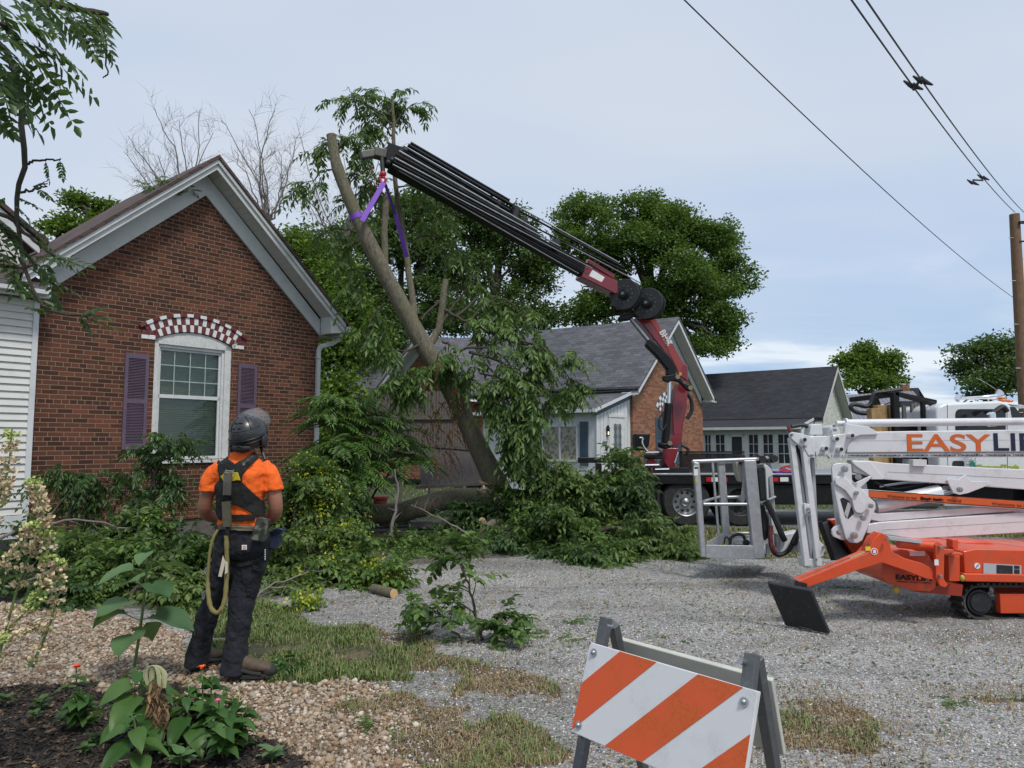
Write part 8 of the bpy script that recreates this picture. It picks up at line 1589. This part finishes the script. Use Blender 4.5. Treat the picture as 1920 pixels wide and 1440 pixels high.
forg = simple('petal_orange', (.85, .14, .01), .6); fred = simple('petal_red_orange', (.75, .07, .02), .6); fpnk = simple('petal_pink', (.75, .12, .3), .6); fyel = simple('petal_yellow', (.6, .5, .03), .6); frus = simple('petal_rust', (.45, .14, .04), .7)
zin('bushy zinnia clump with two orange blooms below the worker boots', G(390, 1390), [(378, 1253, 4.1, (forg, 1.1)), (398, 1252, 4.1, (frus, .8)), (365, 1300, 4.0, None), (420, 1290, 4.0, None), (400, 1300, 3.9, None), (440, 1300, 4.1, None), (350, 1275, 4.1, None)], None)
zin('zinnia clump with one small pink bloom at the pebble edge', G(430, 1400), [(410, 1316, 3.75, (fpnk, .9)), (447, 1306, 3.9, (fyel, .5)), (430, 1330, 3.7, None), (455, 1340, 3.8, None), (400, 1350, 3.6, None), (465, 1320, 3.9, None), (420, 1360, 3.6, None)], None)
zin('single red-orange zinnia on a thin stem in the mulch left of the seed head', G(150, 1355), [(143, 1252, 4.2, (fred, 1.2)), (152, 1290, 4.15, None), (160, 1305, 4.1, None), (138, 1310, 4.1, None)], None)
for a, b, r, lab in ((75, 1330, .09, 'yellow-green seedling at the left edge of the mulch'), (65, 1350, .06, 'small pale four-leaved seedling in the mulch'), (180, 1395, .07, 'seedling pair left of the big bottom leaf'), (160, 1415, .06, 'tiny seedling nearest the bottom left'), (510, 1430, .09, 'grey-green rosette at the bottom of the pebble edge'), (320, 1420, .1, 'dense low rosette with a yellow bud at the bottom edge'), (10, 1325, .1, 'leafy weed cut by the left picture edge'), (340, 1440, .11, 'broad pale rosette at the very bottom edge'), (500, 1180, .06, 'weed at the edge of the grass behind the boots'), (120, 1300, .05, 'small weed where pebbles meet mulch')):
    g = G(a, b); t = empty('seedling', (g.x, g.y, 0), 0, lab, 'seedling', 'small plants in the bed'); it = []
    for k in range(7): an = k*2.4+a; it.append((g+Vector((0, 0, .02+.05*r/.1*(k/7))), (math.cos(an), math.sin(an), .5), r*random.uniform(.7, 1.1), r*.5, .3))
    bigleaves(it, leaf_gdn if a < 300 else leaf_sun, 'foliage', t); mb = MB(); mb.cyl(g, g+Vector((0, 0, .05)), .004, n=6); mb.build('stem', stemg, t)
# dried flower stalks at left
seedm = islandmat('dried_calyx', [(.1, (.42, .33, .2)), (.5, (.6, .48, .3)), (.85, (.74, .64, .42))], .8); budm = islandmat('green_calyx', [(.1, (.3, .4, .1)), (.9, (.5, .56, .2))], .7)
def stalk(lab, pts, r=.1):
    pp = [P(*p) for p in pts]; t = empty('flower_stalk', (pp[0].x, pp[0].y, 0), 0, lab, 'dried flower stalk', 'tall dried flower stalks'); q = poly_path(pp, 40); mb = MB(); mb.tube(q, [.007-.0001*i for i in range(41)], 7); mb.build('stem', stemg, t, smooth=True)
    L_ = sum((q[i+1]-q[i]).length for i in range(40)); n = max(4, int(L_/.058)); lv = LV(); lg = LV(); lf = []
    for k in range(n):
        u = (k+.5)/n; i = int(u*39); c = np.array(q[i]); ax = np.array((q[i+1]-q[i]).normalized()); m = 44; off_ = rnd_dir(m, .35)*(.012+.02*rng.random((m, 1))); tgt = lg if (u > .93 or random.random() < .1) else lv
        tgt.add(c+off_, nrm(off_*30+ax*.5+rng.normal(size=(m, 3))*.3), rnd_dir(m), .018, .018)
        if random.random() < .5: an = random.random()*6.3; lf.append((c, (math.cos(an), math.sin(an), .1), .045, .03, .6))
    lv.build('seed_whorls', seedm, t, form=6); lg.P and lg.build('green_whorls', budm, t, form=6); lf and bigleaves(lf, leaf_gdn, 'foliage', t); return t
def foot(px_, Y): p = P(px_, 828, Y); p.z = 0; f_ = p.y*math.cos(PITCH)-EYE*math.sin(PITCH); return (px_, 720+FPX*(EYE*math.cos(PITCH)+p.y*math.sin(PITCH))/f_, Y)
stalk('upright dried stalk rising highest at the left edge', [(-40, 1150, 3.4), (-10, 960, 3.4), (15, 880, 3.4), (22, 805, 3.4)])
stalk('upright dried stalk in front of the brick corner', [(-20, 1300, 3.5), (40, 1080, 3.5), (82, 1000, 3.5), (75, 940, 3.5), (58, 895, 3.5)])
stalk('dried stalk curving right at the mulch edge', [(-60, 1300, 3.5), (20, 1180, 3.5), (75, 1110, 3.5), (88, 1040, 3.5), (84, 990, 3.5)])
stalk('short vertical dried stalk nearest the sunflower', [(60, 1250, 3.6), (97, 1160, 3.6), (108, 1090, 3.6), (112, 1045, 3.6)])
stalk('long dried stalk leaning up to the right from the left edge', [(-80, 1150, 3.4), (0, 1070, 3.4), (45, 1010, 3.4), (65, 980, 3.4)])
stalk('blurred low dried stalk lying nearly flat over the pebbles', [(-60, 1230, 3.4), (0, 1200, 3.4), (50, 1185, 3.4), (80, 1165, 3.4)])
stalk('dried stalk cut by the left edge below the tallest one', [(-60, 1020, 3.3), (-25, 960, 3.3), (0, 930, 3.3), (12, 905, 3.3)])
